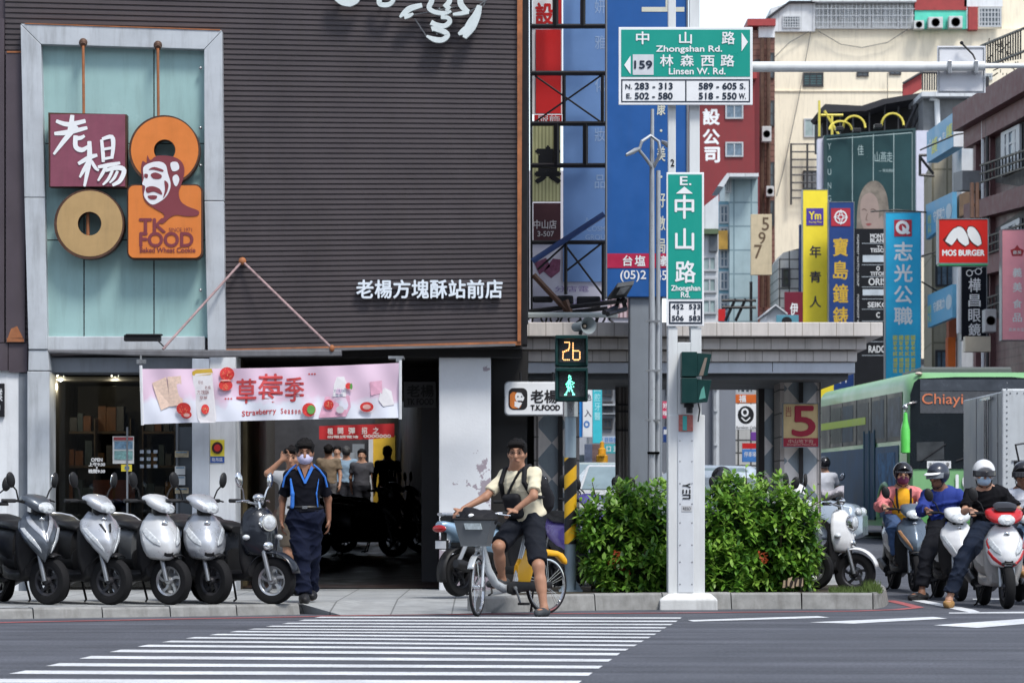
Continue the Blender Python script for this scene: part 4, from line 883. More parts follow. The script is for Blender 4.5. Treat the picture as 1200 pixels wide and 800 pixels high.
window(cb, 941, 85, 965, 102, cy-.02, WFRD, mat('teal_shutter', (.10, .20, .21), .5, var=.3), 2, 5)
window(cb, 942, 139, 964, 161, cy-.02, WFRM, mat('pale_pane', (.33, .42, .42), .3, var=.3, vs=1), 1, 0); window(cb, 941, 200, 962, 222, cy-.02, WFRD, mat('grey_pane', (.24, .25, .26), .4, var=.4), 1, 0)
window(cb, 1004, 84, 1018, 90, cy-.02, WFRD); window(cb, 1042, 80, 1056, 88, cy-.02, WFRD); window(cb, 1154, 86, 1163, 94, cy-.02, WFRM, mat('teal_shutter', (.10, .20, .21), .5, var=.3), 1, 2)
mb = MB()
for x in (927, 946, 960): mb.tube([P(x, 168, cy-.4), P(x, 240, cy-.4)], .05, 5)
for y in (169, 178, 187, 196, 205, 214, 223, 232): mb.tube([P(927, y, cy-.4), P(960, y, cy-.4)], .035, 5)
mb.build('wall_ladder', WFRD, cb)
for pts in ([(905, 70), (925, 50), (950, 36)], [(958, 36), (985, 52), (1010, 56), (1040, 50), (1066, 33)], [(950, 38), (935, 120), (918, 200), (910, 230)], [(1040, 86), (1040, 125)]):
    mb = MB(); mb.tube([P(x, y, cy-.25) for x, y in pts], .02, 5); mb.build('wall_cable', mat('pale_cable', (.2, .19, .17), .7), cb)
MB().pbox(907, 106, 1070, 107.2, cy-.06, .06).build('ledge', CREAM, cb)
rb_ = thing('brown_brick_building', 'narrow brown brick block with pipes squeezed left of the cream building', 'building', P(895, 600, 134))
MB().pbox(881, 36, 908, 640, 134, 5).build('wall', tile_mat('brown_brick', (.20, .095, .075), .5, .25, .03, (.55, .5, .48), dirt=.4), rb_)
mb = MB(); mb.pbox(876, 22, 909, 30, 133.6, 5); mb.build('eave', mat('red_cladding', (.32, .05, .05), .6, var=.15), rb_)
MB().pbox(889, 30, 908, 44, 133.9, .3).build('parapet', WPLAS, rb_)
for x in (893, 900.5): MB().tube([P(x, 45, 133.7), P(x, 360, 133.7)], .09, 6).build('downpipe', mat('rusty_hook', (.12, .07, .05), .6, .4, var=.3), rb_)
for y in (62, 118, 190, 235): window(rb_, 901, y, 907.5, y+30, 133.95, WFRD, bars=0, rails=1)
for i in range(3): window(rb_, 883.5, 70+i*90, 891, 100+i*90, 133.95, WFRD, bars=0, rails=1)
aircon(893, 148, 904, 166, 133.6, 'air conditioner high on the narrow brown brick block'); aircon(898, 218, 907, 230, 133.6, 'lower air conditioner on the narrow brown brick block')
REDB = mat('red_tile_wall', (.215, .032, .036), .55, var=.1, vs=1, dirt=.25)
ry = 128
r_ = thing('red_building', 'dark red building with white company characters and paired windows', 'building', P(850, 600, ry))
MB().prism([P(815, 640, ry), P(815, 90, ry), P(884, 90, ry), P(887, 640, ry)], (0, 6, 0)).build('wall', REDB, r_)
MB().pbox(812, 84, 887, 92, ry-.6, 7).build('eave', mat('red_cladding', (.32, .05, .05), .6, var=.15), r_)
for i in range(4):
    window(r_, 850, 122+i*44.5, 871, 139.5+i*44.5, ry-.02, WFRM, mat('blue_grey_pane', (.14, .20, .26), .25, var=.3), 1)
words(r_, [('建', 824, 100, 843, 120), ('設', 824, 128, 843, 146), ('公', 824, 152, 843, 169), ('司', 826, 173, 843, 190)], ry, WHITE, bold=.7)
MB().pbox(884, 84, 890, 370, ry+.2, 4).build('side_strip', mat('dark_red_strip', (.14, .02, .025), .6), r_)
gy = 100
g_ = thing('pale_glass_building', 'pale blue clad building with a small projecting roof, in front of the red one', 'building', P(860, 600, gy))
PB = tile_mat('pale_blue_cladding', (.36, .47, .50), .55, .75, .025, (.5, .55, .58), dirt=.12)
MB().pbox(855, 203, 888, 640, gy, 5).build('wall', PB, g_)
mb = MB(); mb.prism([P(841, 218, gy-.8), P(852, 203, gy-.8), P(889, 203, gy-.8), P(889, 207, gy-.8), P(855, 207, gy-.8), P(848, 219, gy-.8)], (0, 3, 0)); mb.build('roof', WMET, g_)
mb = MB(); mb.pbox(842, 236, 855, 640, gy+.5, 4); mb.build('blue_bay', mat('sky_blue_bay', (.22, .42, .52), .3, var=.3, vs=.6), g_)
for i in range(5): window(g_, 843, 240+i*26, 854, 262+i*26, gy+.48, WFRM, mat('blue_grey_pane', (.14, .20, .26), .25, var=.3), 1, 1)
window(g_, 850, 210, 857, 226, gy-.02, WFRM); MB().pbox(842, 270, 853, 292, gy+.1, .2).build('orange_sign', mat('ochre_sign', (.42, .25, .05), .5, var=.4, vs=3), g_)
w_ = thing('white_sheet_building', 'white building with a slanted sheet metal wall beside the green road sign', 'building', P(826, 600, 92))
MB().prism([P(800, 640, 92), P(800, 255, 92), P(822, 244, 92), P(842, 228, 92), P(842, 640, 92)], (0, 4, 0)).build('wall', WMET, w_)
MB().pbox(823, 268, 842, 274, 91.6, .5).build('awning', mat('moss_awning', (.10, .14, .08), .7), w_); MB().pbox(831, 275, 841, 294, 91.8, .25).build('grey_box', mat('grey_side_panel', (.10, .115, .13), .35), w_)
for y in (300, 325, 350): window(w_, 806, y, 840, y+18, 91.97, WFRM, mat('pale_pane', (.33, .42, .42), .3, var=.3, vs=1), 3)
MB().pbox(842, 362, 850, 376, 80, .3).build('red_box', RED, w_)
mb = MB()
for a, b in (((846, 352), (886, 352)), ((846, 360), (886, 360)), ((880, 330), (880, 376)), ((850, 376), (862, 350)), ((862, 376), (874, 350))): mb.tube([P(*a, 70), P(*b, 70)], .035, 5)
t = tag(mb.build('roof_railing', BLACK), 'thin black railing on top of the canopy by the green road sign', 'railing')
t = sign_panel('number_plaque', 'cream plaque with slanted digits 597 beside the yellow sign', 'sign', 880, 251, 904.5, 322, 88, .2, mat('plaque_cream', (.58, .48, .32), .6, var=.12, dirt=.25))
words(t, [('5', 893, 255, 901, 270), ('9', 889, 272, 897, 286), ('7', 884, 287, 893, 303)], 88, mat('plaque_brown', (.13, .085, .05), .5), bold=.2)
t = sign_panel('small_maroon_sign', 'small dark red sign with one white character at the foot of the yellow sign', 'sign', 919.5, 342, 941, 378, 84, .2, mat('maroon_deep', (.16, .012, .03), .5)); words(t, [('伊', 926, 355, 935, 369, .3)], 84, WHITE)
t = thing('rooftop_shed', 'tiny white gabled shed peeping over the canopy', 'shed', P(910, 378, 80)); MB().prism([P(898, 380, 80), P(898, 367, 80), P(909, 359, 80), P(921, 367, 80), P(921, 380, 80)], (0, 2, 0)).build('wall', WPLAS, t); MB().prism([P(896, 368.5, 79.8), P(909, 358, 79.8), P(923, 368.5, 79.8), P(923, 366.5, 79.8), P(909, 356, 79.8), P(896, 366.5, 79.8)], (0, 2.4, 0)).build('roof', WMET, t)
t = sign_panel('teal_round_sign', 'low teal sign with a dark disc behind the canopy edge', 'sign', 910, 369, 936, 380, 79, .2, mat('teal_sign', (.10, .28, .36), .5)); mb = MB(); disc(mb, 922, 376, 6, 5, 79); mb.build('disc', BLACK, t)
t = thing('white_tiled_building', 'white tiled low building between the plaque and the yellow sign', 'building', P(925, 600, 98)); MB().prism([P(912, 640, 98), P(912, 305, 98), P(918, 296, 98), P(940, 290, 98), P(940, 640, 98)], (0, 3, 0)).build('wall', tile_mat('white_tile', (.52, .52, .5), .3, .3, .02, (.5, .5, .5), dirt=.3), t); window(t, 916, 314, 926, 336, 97.97, WFRD, bars=0, rails=1)
MB().pbox(937, 263, 941, 345, 97.5, .3).build('blue_edge', mat('navy_edge', (.03, .05, .16), .5), t)
# ---- vertical signs over the side street
YEL = mat('sign_yellow', (.90, .72, .045), .4, var=.06, vs=3); NAVY = mat('sign_navy', (.02, .055, .20), .4, var=.08, vs=3); CYAN = mat('sign_cyan', (.03, .42, .70), .4, var=.06, vs=3)
def vsign(name, label, x0, y0, x1, y1, Y, face, edge='#a0a4a8', d=.35, bw=.6):
    return sign_panel(name, label, 'sign', x0, y0, x1, y1, Y, d, face, edge, border=bw)
t = vsign('yellow_sign', 'tall yellow vertical sign with three dark characters', 941, 222.5, 970, 470, 92, YEL)
MB().pbox(945, 244, 965, 264, 91.985, .012).build('badge', mat('violet_badge', (.08, .05, .32), .4), t); words(t, [('Ym', 948, 248, 962, 257, .3), ('Young Man', 947.5, 259, 963, 262)], 91.98, mat('sign_yellow', (.90, .72, .045), .4)); column_text(t, '年青人', 949, 962, [(288, 302), (318, 331), (347, 360)], 92, mat('sign_dark_letters', (.035, .03, .06), .5), bold=.3)
t = vsign('navy_sign', 'tall navy vertical sign with four golden characters and a red badge', 971.5, 237, 1000.5, 470, 91, NAVY)
MB().pbox(974, 244, 996.5, 265, 90.985, .012).build('badge', mat('badge_red', (.45, .03, .05), .4), t)
mb = MB(); disc(mb, 985.3, 254.5, 7.5, 8, 90.98, hole=.8); disc(mb, 985.3, 254.5, 3.2, 9.5, 90.98, .006, hole=.7, n=4); disc(mb, 985.3, 254.5, 9, 3, 90.98, .007, hole=.7, n=4); mb.build('badge_mark', WHITE, t)
column_text(t, '寶島鐘錶', 976.5, 993.5, [(279, 300), (306, 327), (333, 354), (360, 381)], 91, mat('gold_letters', (.62, .40, .05), .4), bold=.4)
words(t, [('台1', 976, 440, 992, 449)], 91, WHITE)
t = vsign('cyan_sign', 'bright cyan vertical sign with four white characters and a red mark', 1038, 249, 1079, 452, 86, CYAN)
MB().pbox(1048, 257.5, 1068.5, 277, 85.985, .012).build('badge', mat('badge_red', (.45, .03, .05), .4), t)
mb = MB(); disc(mb, 1057.5, 266.5, 8, 8, 85.98, hole=.55); flat(mb, [(1057, 264), (1067, 273), (1063, 275), (1060, 271), (1058, 275)], 85.98, .008); mb.build('badge_mark', WHITE, t)
column_text(t, '志光公職', 1048, 1069, [(284, 305), (310, 330), (335, 355), (360, 380)], 86, WHITE, bold=.5)
words(t, [(c, 1046.5+i*7, 393+j*6.2, 1051.5+i*7, 398.4+j*6.2) for i in range(4) for j, c in enumerate('國家考試')]+[(c, 1046.5+i*7, 419+j*6.2, 1051.5+i*7, 424.4+j*6.2) for i in range(4) for j, c in enumerate('補習班·'[:3])], 86, mat('lime_letters', (.62, .66, .16), .5), bold=.15)
t = vsign('burger_sign', 'square red burger shop sign with a large white M', 1100.5, 257, 1157.5, 308, 70, mat('burger_red', (.60, .018, .012), .35, var=.04), bw=1)
MB().pbox(1100.5, 308.5, 1157.5, 311, 69.99, .34).build('green_strip', mat('burger_green', (.05, .30, .14), .4), t)
def mshape(dx): return [[(1111.5+(-1.2*dx), 285, 9+dx), (1116, 278, 10.5+dx), (1121, 270.5, 8+dx), (1123, 269, 2+dx)], [(1120.3-.4*dx, 268.5, 5+dx), (1124, 271, 11+dx), (1129, 280, 11.5+dx), (1133.5, 287+.3*dx, 5+dx)], [(1134-.4*dx, 268.5, 5+dx), (1138, 271, 11+dx), (1143.5, 280, 11.5+dx), (1148, 287+.3*dx, 5+dx)]]
mb = MB(); strokes(mb, mshape(2.4), 70); mb.build('emblem_outline', mat('burger_dark', (.10, .015, .015), .5), t)
mb = MB(); strokes(mb, mshape(0), 70-.012); mb.build('emblem', WHITE, t)
words(t, [('MOS BURGER', 1104.5, 293, 1153.5, 299.5, .45)], 70, WHITE)
MB().tube([P(1139, 256, 70.2), P(1139, 215, 70.6)], .05).tube([P(1145, 256, 70.2), P(1145, 215, 70.6)], .05).tube([P(1139, 225, 70.6), P(1145, 225, 70.6)], .03).tube([P(1139, 240, 70.4), P(1145, 240, 70.4)], .03).build('hanger_ladder', mat('rusty_hook', (.12, .07, .05), .6, .4, var=.3), t)
t = vsign('optician_sign', 'black vertical optician sign with white spectacles and characters', 1127, 313, 1156, 398, 74, mat('sign_black', (.008, .010, .016), .5, spec=.12)); column_text(t, '樺昌眼鏡', 1135, 1149, [(326, 342), (345, 359), (362, 377), (379, 393)], 74, WHITE, bold=.2)
mb = MB(); disc(mb, 1136, 320, 4, 4, 74, hole=.72); disc(mb, 1146.5, 318, 4.2, 4, 74, hole=.72); strokes(mb, [[(1139, 318, 1), (1142, 317, 1)], [(1149, 315, 1), (1151, 313.5, 1)]], 74); mb.build('spectacles', WHITE, t)
MB().pbox(1123, 313, 1126, 390, 74.02, .3).build('side_strip', WPLAS, t)
t = vsign('pink_sign', 'pink vertical food shop sign cut by the picture edge', 1174.5, 269, 1212, 398, 69, mat('sign_pink', (.85, .34, .40), .45, var=.06)); column_text(t, '義美食品', 1187, 1197.5, [(314, 324.5), (331, 342), (351, 361), (367, 377)], 69, WHITE, bold=.2)
mb = MB(); flat(mb, [(1184, 293), (1186, 300), (1198, 300), (1200, 293), (1195, 291), (1192, 287), (1189, 291)], 69); mb.build('crest', mat('crest_red', (.40, .03, .04), .5), t); words(t, [('義美', 1187, 293.5, 1197, 298)], 68.99, WHITE); words(t, [('義美食品', 1182, 384, 1200, 388)], 69, WHITE)
ty = 96
def tfr(x, y, d): return P(x, y, ty-d+(x-966)*.012)
tb = thing('teal_billboard', 'large teal billboard with a pale haired woman above a list of watch names', 'billboard', P(1020, 460, ty))
tp = MB(); tp.prism([tfr(967, 160, 0), tfr(1071, 152, 0), tfr(1071, 470, 0), tfr(967, 470, 0)], (0, .5, 0)); tp.build('panel', mat('teal_print', (.022, .056, .062), .55, var=.35, vs=.35, spec=.12), tb)
mb = MB(); mb.prism([tfr(965.5, 160, .03), tfr(969, 160, .03), tfr(969, 470, .03), tfr(965.5, 470, .03)], (0, .5, 0)); mb.prism([tfr(1069.6, 151.5, .03), tfr(1073, 151.2, .03), tfr(1073, 470, .03), tfr(1069.6, 470, .03)], (0, .5, 0)); mb.prism([tfr(966, 158.6, .03), tfr(1073, 150, .03), tfr(1073, 152.5, .03), tfr(966, 161.2, .03)], (0, .5, 0)); mb.build('frame', mat('dark_teal_frame', (.02, .05, .055), .4), tb)
mb = MB(); mb.prism([tfr(958, 163, -.1), tfr(965, 162, -.1), tfr(965, 470, -.1), tfr(958, 470, -.1)], (0, .3, 0)); mb.build('side_strip', mat('lavender_panel', (.58, .58, .68), .5), tb)
mb = MB()
for x in (998.5, 1023, 1047): flat(mb, [(x, 156), (x+.8, 156), (x+.8, 268), (x, 268)], ty, .006, fr=tfr)
flat(mb, [(969, 163), (1069, 155), (1069, 156), (969, 164)], ty, .006, fr=tfr); flat(mb, [(1068.6, 155), (1069.6, 155), (1069.6, 268), (1068.6, 268)], ty, .006, fr=tfr); mb.build('seam', mat('pale_seam', (.30, .38, .38), .5), tb)
mb = MB(); flat(mb, smooth([(1006, 300), (1004, 262), (1006, 236), (1012, 220), (1022, 212), (1032, 215), (1039, 228), (1042, 250), (1044, 276), (1040, 300)]), ty, .008, fr=tfr); mb.build('printed_hair', mat('print_hair', (.17, .145, .12), .6, var=.45, vs=3), tb)
mb = MB(); flat(mb, smooth([(1008, 248), (1010, 232), (1020, 226), (1028, 234), (1030, 252), (1026, 266), (1018, 273), (1012, 268), (1009, 258)]), ty, .012, fr=tfr); flat(mb, [(1024, 262), (1034, 252), (1038, 275), (1040, 300), (1016, 300), (1018, 274)], ty, .0115, fr=tfr); mb.build('printed_face', mat('print_skin', (.27, .205, .18), .6, var=.12, vs=3), tb)
mb = MB(); strokes(mb, [[(1010, 246, .8), (1013, 245, 1.2), (1016, 247, .6)], [(1020, 246, .6), (1023, 245, 1.2), (1027, 247, .8)], [(1016.5, 250, .6), (1015, 257, .8), (1017, 258, .6)]], ty, fr=lambda x, y, d: tfr(x, y, d+.012)); mb.build('printed_features', mat('print_brown', (.10, .06, .05), .6), tb)
mb = MB(); flat(mb, smooth([(1014.5, 262.5), (1018, 261.5), (1021.5, 262.5), (1018, 264.8)]), ty, .016, fr=tfr); mb.build('printed_lips', mat('print_lips', (.22, .06, .06), .6), tb)
words(tb, [('佳', 1005, 170, 1012, 182), ('/', 1015, 172, 1021, 186), ('山燕走', 1025, 178, 1046, 190), ('— 時尚腕錶', 1030, 198, 1048, 202)], ty, mat('pale_seam', (.30, .38, .38), .5), fr=tfr)
column_text(tb, 'YOUNG', 970, 974, [(168, 175), (183, 190), (198, 205), (214, 221), (229, 236)], ty, mat('pale_seam', (.30, .38, .38), .5), fr=tfr)
MB().prism([tfr(1000, 268, .05), tfr(1040, 268, .05), tfr(1040, 470, .05), tfr(1000, 470, .05)], (0, .2, 0)).build('watch_panel', mat('watch_black', (.010, .011, .014), .5, var=.2, spec=.12), tb)
WLET = mat('watch_letters', (.55, .56, .57), .4)
words(tb, [(s, *b) for s, b in (('MONT', (1020, 274, 1036, 279)), ('BLANC', (1020, 279.5, 1040, 284)), ('T+', (1028, 288, 1034, 290.5)), ('TISSOT', (1020, 291, 1040, 295.5)), ('O', (1027, 312, 1031, 317)), ('TITONI', (1020, 318.5, 1040, 323)), ('ORIS', (1018, 326, 1038, 334)), ('SEIKO', (1017, 354, 1040, 360)), ('C', (1027, 366, 1031, 372)), ('RADO', (1018, 405, 1038, 413)))], ty, WLET, fr=lambda x, y, d: tfr(x, y, d+.05), bold=.2)
mb = MB()
for y0, y1 in ((299, 307), (339, 346)): flat(mb, [(1011, y0), (1039, y0), (1039, y1), (1011, y1)], ty, .056, fr=tfr)
for y in (285, 310, 324, 336, 350, 362, 376, 400, 416): flat(mb, [(1010, y), (1040, y), (1040, y+.5), (1010, y+.5)], ty, .056, fr=tfr)
mb.build('light_strip', mat('strip_pale', (.42, .47, .52), .3, var=.3, vs=1), tb)
words(tb, [('FOREMOST WATCH GROUP', 0, 0, 1, 1)], ty, WLET, fr=lambda x, y, d: tfr(1004.4-y*2.2+2.2, 275+x*60, d+.05)); words(tb, [('FOREMOST WATCH', 0, 0, 1, 1)], ty, WLET, fr=lambda x, y, d: tfr(1004.4-y*2.2+2.2, 345+x*50, d+.05), name='lettering')
YT = mat('yellow_tube', (.62, .52, .08), .4)
for i, (x, y) in enumerate(((1001, 150), (1046, 147), (985, 152))):
    t = thing('billboard_lamp', ['arched yellow lamp arm on the middle of the teal billboard top', 'arched yellow lamp arm on the end of the teal billboard by the white wall', 'low yellow lamp arm at the corner of the teal billboard by the cream wall'][i], 'lamp', tfr(x, y+5, 0), group='yellow lamp arms on the teal billboard')
    s = 1 if i < 2 else -1; k = 1 if i < 2 else .7
    mb = MB(); mb.tube([tfr(x+s*(13-13*cos(a))-13*s, y-(14*sin(a))*k, .3+a*.12) for a in [pi*j/10 for j in range(11)]], .035, 6); mb.build('arm', YT, t)
    MB().pbox(x-18*s-3, y-2, x-18*s+6, y+3, ty-.9, .3).build('lamp_head', BLACK, t, bevel=.02)
mb = MB()
for a, b in (((960, 118), (960, 160)), ((966, 130), (984, 160)), ((975, 135), (975, 160)), ((962, 135), (988, 135))): mb.tube([P(*a, 97), P(*b, 97)], .04, 5)
tag(mb.build('yellow_rail', YT), 'yellow tube rail on the roof beside the teal billboard corner', 'railing')
t = thing('rooftop_workshop', 'dark open rooftop shed with a sagging sheet roof above the teal billboard', 'shed', P(1030, 160, 110))
MB().pbox(964, 126, 1092, 170, 112, 3).build('wall', mat('dark_shed_wall', (.035, .033, .034), .7, var=.4, vs=.6), t)
mb = MB(); mb.prism([P(961, 128, 109.5), P(967, 122, 109.5), P(1010, 124, 109.5), P(1035, 116, 109.5), P(1085, 108, 109.5), P(1089, 113, 109.5), P(1038, 122, 109.5), P(1015, 130, 109.5), P(964, 132, 109.5)], (0, 3.5, 0)); mb.build('roof', mat('dark_roof', (.06, .06, .065), .6), t)
for x in (969, 984, 999, 1018, 1036, 1052, 1068): MB().pbox(x, 124, x+1.6, 165, 109.9, .08).build('post', WFRD, t)
for a, b in (((1062, 150), (1080, 112)), ((1070, 150), (1085, 115))): MB().tube([P(*a, 109.4), P(*b, 109.4)], .06, 5).build('brace', WFRD, t)
MB().prism([P(1082, 112, 108), P(1143, 116, 108), P(1143, 200, 108), P(1082, 200, 108)], (0, 3, 0)).build('grey_bay', mat('grey_sheet_wall', (.20, .21, .22), .6, var=.15, dirt=.2), t); MB().pbox(1080, 107.5, 1146, 113, 107.4, 3.5).build('bay_roof', WMET, t)
MB().tube([P(1090, 115, 107.8), P(1098, 118, 107.8), P(1099, 150, 107.8)], .1, 8).build('downpipe', WPLAS, t)
MB().pbox(1074, 153, 1088, 300, 100, .6).build('white_pier', mat('lavender_panel', (.58, .58, .68), .5), t)
t = thing('terrace_railing', 'red and black terrace railing below the cream wall', 'railing', P(1080, 113, 118)); MB().prism([P(1058, 99, 118), P(1080, 86, 118), P(1080, 104, 118), P(1058, 117, 118)], (0, .15, 0)).build('red_panel', mat('red_cladding', (.32, .05, .05), .6, var=.15), t)
mb = MB()
for i in range(8): mb.tube([P(1081+i*2.8, 84, 118), P(1081+i*2.8, 106, 118)], .03, 5)
mb.tube([P(1058, 98, 117.9), P(1080, 85, 117.9), P(1103, 85, 117.9)], .05, 5); mb.build('bars', WFRD, t)
# ---- right hand row along the side street
def SP(x, y, d=0):
    Y = 16.99/((x-600)/F+.067); return Vector((GX(x, Y)-d, Y-.067*d, GZ(y, Y)))
def sprism(mb, pts, d0, d1):
    a = [SP(x, y, d1) for x, y in pts]; b = [SP(x, y, d0) for x, y in pts]; n = len(a)
    mb.add(a+b, [tuple(range(n)), tuple(range(2*n-1, n-1, -1))]+[(i, i+n, (i+1) % n+n, (i+1) % n) for i in range(n)]); return mb
MAROON = tile_mat('maroon_tile_wall', (.125, .058, .062), .35, .2, .02, (.6, .55, .55), dirt=.35)
def corner(x): Y = 16.99/((x-600)/F+.067); return Vector((GX(x, Y), Y, 0))
br = thing('maroon_building', 'maroon tiled building with cornice and grilled windows at the right edge', 'building', corner(1150))
c0 = corner(1142); c1 = Vector((c0.x+.067*22, c0.y-22, 0))
mb = MB(); mb.prism([(c0.x, c0.y, .5), (c1.x, c1.y, .5), (c1.x+9, c1.y, .5), (c0.x+9, c0.y, .5)], (0, 0, 10.1)); mb.build('wall', MAROON, br)
mb = MB(); mb.prism([(c0.x-.5, c0.y+.4, 10.5), (c1.x-.5, c1.y, 10.5), (c1.x+9, c1.y, 10.5), (c0.x+9, c0.y+.4, 10.5)], (0, 0, .6)); mb.prism([(c0.x-.25, c0.y+.2, 10.05), (c1.x-.25, c1.y, 10.05), (c1.x+9, c1.y, 10.05), (c0.x+9, c0.y+.2, 10.05)], (0, 0, .44)); mb.build('cornice', mat('maroon_cornice', (.15, .06, .062), .6, var=.15, dirt=.3), br)
sfr = lambda x, y, d: SP(x, y, d)
for (y0, y1, h) in ((152, 214, 20), (262, 300, 14), (330, 372, 14)):
    mb = MB(); sprism(mb, [(1168, y0-8+h), (1230, y0-36), (1230, y1+10), (1168, y1)], -.3, .03); mb.build('window_bay', mat('dark_bay', (.03, .028, .03), .6), br)
    window(br, 1178, y0+4, 1200, y1-6, 75, WFRM, mat('blue_grey_pane', (.14, .20, .26), .25, var=.3), 2, 2, w=.09, fr=lambda x, y, d: SP(x, y-(x-1178)*.5, d+.06))
    mb = MB()
    for i in range(12): x = 1168+i*4; mb.tube([SP(x, y1-20-(x-1168)*.4, .35), SP(x, y1-(x-1168)*.3, .35)], .02, 5)
    for k in (0, 10, 20): mb.tube([SP(1166, y1-k, .36), SP(1220, y1-k-18, .36)], .03, 5)
    mb.build('window_grille', BLACK, br)
for x, w in ((1146, 3), (1156, 5), (1163, 3)): mb = MB(); sprism(mb, [(x, 140), (x+w, 138), (x+w, 560), (x, 560)], 0, .12); mb.build('pilaster', mat('maroon_pilaster', (.16, .075, .08), .6, var=.2, dirt=.3), br)
for x in (1161.5, 1166.5): MB().tube([SP(x, 90, .2), SP(x, 520, .2)], .045, 6).build('downpipe', WPLAS if x < 1165 else WFRD, br)
for y in (232, 300): mb = MB(); sprism(mb, [(1143, y+8), (1230, y-20), (1230, y+6), (1143, y+28)], 0, .3); mb.build('balcony_band', mat('maroon_cornice', (.15, .06, .062), .6), br)
mb = MB(); sprism(mb, [(1145, 203), (1156, 200), (1156, 223), (1145, 225)], 0, .6); mb.build('meter_box', mat('grey_sheet_wall', (.20, .21, .22), .6), br)
aircon(1154, 362, 1168, 389, 73.6, 'air conditioner under the optician sign on the maroon building')
mb = MB()
for i in range(16): x = 1166+i*3; mb.tube([SP(x, 77-i*.5, .3), SP(x, 52-i*1.2, .3)], .02, 5)
mb.tube([SP(1164, 54, .3), SP(1216, 33, .3)], .035, 5); mb.tube([SP(1164, 80, .3), SP(1216, 60, .3)], .035, 5); mb.build('roof_railing', BLACK, br)
mb = MB()
for i in range(40): x = 1162+RNG.uniform(0, 40); y = 48+RNG.uniform(0, 45); mb.tube([SP(x, y, .1), SP(x+RNG.uniform(-4, 4), y+RNG.uniform(-5, 5), .15)], .015, 4)
t = tag(mb.build('dry_creeper', mat('dry_vine', (.10, .09, .06), .8)), 'dry tangled creeper on the roof railing of the maroon building', 'plant')
t = thing('water_tank', 'yellowish roof tank behind the railing at the top right', 'tank', SP(1190, 80, -1.5)); MB().lathe([(0, .9), (1.4, .95), (1.7, .5), (1.75, 0)], SP(1190, 80, -1.5), 'Z', 18).build('body', mat('tank_ochre', (.42, .36, .16), .5, var=.2), t)
ws = thing('white_sheet_house', 'narrow white sheet metal wall between the blue signs and the maroon building', 'building', P(1140, 240, 84)); MB().prism([P(1127, 142, 84), P(1155, 135, 84), P(1155, 640, 84), P(1127, 640, 84)], (.3, 4, 0)).build('wall', WMET, ws)
MB().prism([P(1124, 228, 83), P(1156, 215, 83), P(1156, 240, 83), P(1124, 254, 83)], (.1, 1.5, 0)).build('balcony', mat('rusty_balcony', (.22, .15, .10), .7, var=.35, vs=3, dirt=.5), ws)
bh = thing('beige_house', 'beige shophouse wall carrying the three slanted blue signs', 'building', P(1110, 300, 88)); MB().prism([P(1092, 190, 88), P(1130, 170, 88), P(1130, 640, 88), P(1092, 640, 88)], (.3, 4, 0)).build('wall', tile_mat('beige_wall', (.36, .32, .24), .4, 1.2, .03, (.55, .55, .5), dirt=.35), bh)
for y in (300, 410): window(bh, 1096, y, 1124, y+36, 87.95, WFRD, mat('blue_grey_pane', (.14, .20, .26), .25, var=.3), 3)
MB().pbox(1112, 345, 1124, 395, 86, .5).build('orange_panel', mat('terracotta_panel', (.40, .12, .06), .6), bh); MB().pbox(1111, 395, 1120, 440, 85.8, .5).build('orange_shutter', mat('vivid_orange', (.62, .13, .02), .5), bh); MB().pbox(1120, 313, 1126, 400, 86.2, .4).build('white_post', WPLAS, bh)
BS = mat('blue_slant_sign', (.12, .35, .55), .45, var=.1, vs=2)
for i, (pts, cap_) in enumerate((([(1086, 155), (1117, 132), (1117, 172), (1086, 191)], True), ([(1085, 240), (1116, 225), (1116, 256), (1085, 281)], False), ([(1087, 346), (1116, 333), (1116, 372), (1087, 384)], False))):
    t = thing('slanted_blue_sign', ['topmost slanted blue sign with a white end on the beige house', 'middle slanted blue sign level with the burger sign', 'lowest slanted blue sign above the bus roof'][i], 'sign', SP(1100, pts[2][1], .4), group='slanted blue signs on the beige house')
    mb = MB(); sprism(mb, pts, -.3 if i == 0 else -.12, 0); mb.build('panel', BS, t)
    k = (pts[1][1]-pts[0][1])/(pts[1][0]-pts[0][0]); f_ = lambda x, y, d: SP(x, y+(x-pts[0][0])*k, d)
    h = pts[3][1]-pts[0][1]
    if i == 0: words(t, [('護', 1092, 155+h*.38, 1098.5, 155+h*.86, .25), ('護', 1109, 155+h*.3, 1116, 155+h*.72, .25)], 80, mat('lime_letters', (.62, .66, .16), .5), fr=f_); words(t, [('一生', 1087, 155+h*.3, 1091, 155+h*.6), ('一', 1100, 155+h*.5, 1103, 155+h*.6), ('生', 1104, 155+h*.4, 1108, 155+h*.65)], 80, WHITE, fr=f_)
    else:
        words(t, [('守護視力', 1094, pts[0][1]+h*.3, 1107, pts[0][1]+h*.62)], 80, WHITE, fr=f_, bold=.15); words(t, [('眼', 1087.5, pts[0][1]+h*.35, 1091.5, pts[0][1]+h*.6), ('科', 1087.5, pts[0][1]+h*.63, 1091.5, pts[0][1]+h*.88)], 80, mat('lime_letters', (.62, .66, .16), .5), fr=f_)
        mb = MB(); mb.add([f_(1112+3.6*cos(a), pts[0][1]+h*.5+9*sin(a), .006) for a in [2*pi*j/14 for j in range(14)]], [tuple(range(14))]); mb.build('disc_mark', mat('pale_disc', (.45, .55, .62), .5), t)
    if cap_: q0, q1 = SP(1117.2, 131.5), SP(1117.2, 172.2); MB().prism([q0, q1, q1+Vector((.26, 0, 0)), q0+Vector((.26, 0, 0))], (0, -.06, 0)).build('end_cap', WPLAS, t)
mb = MB()
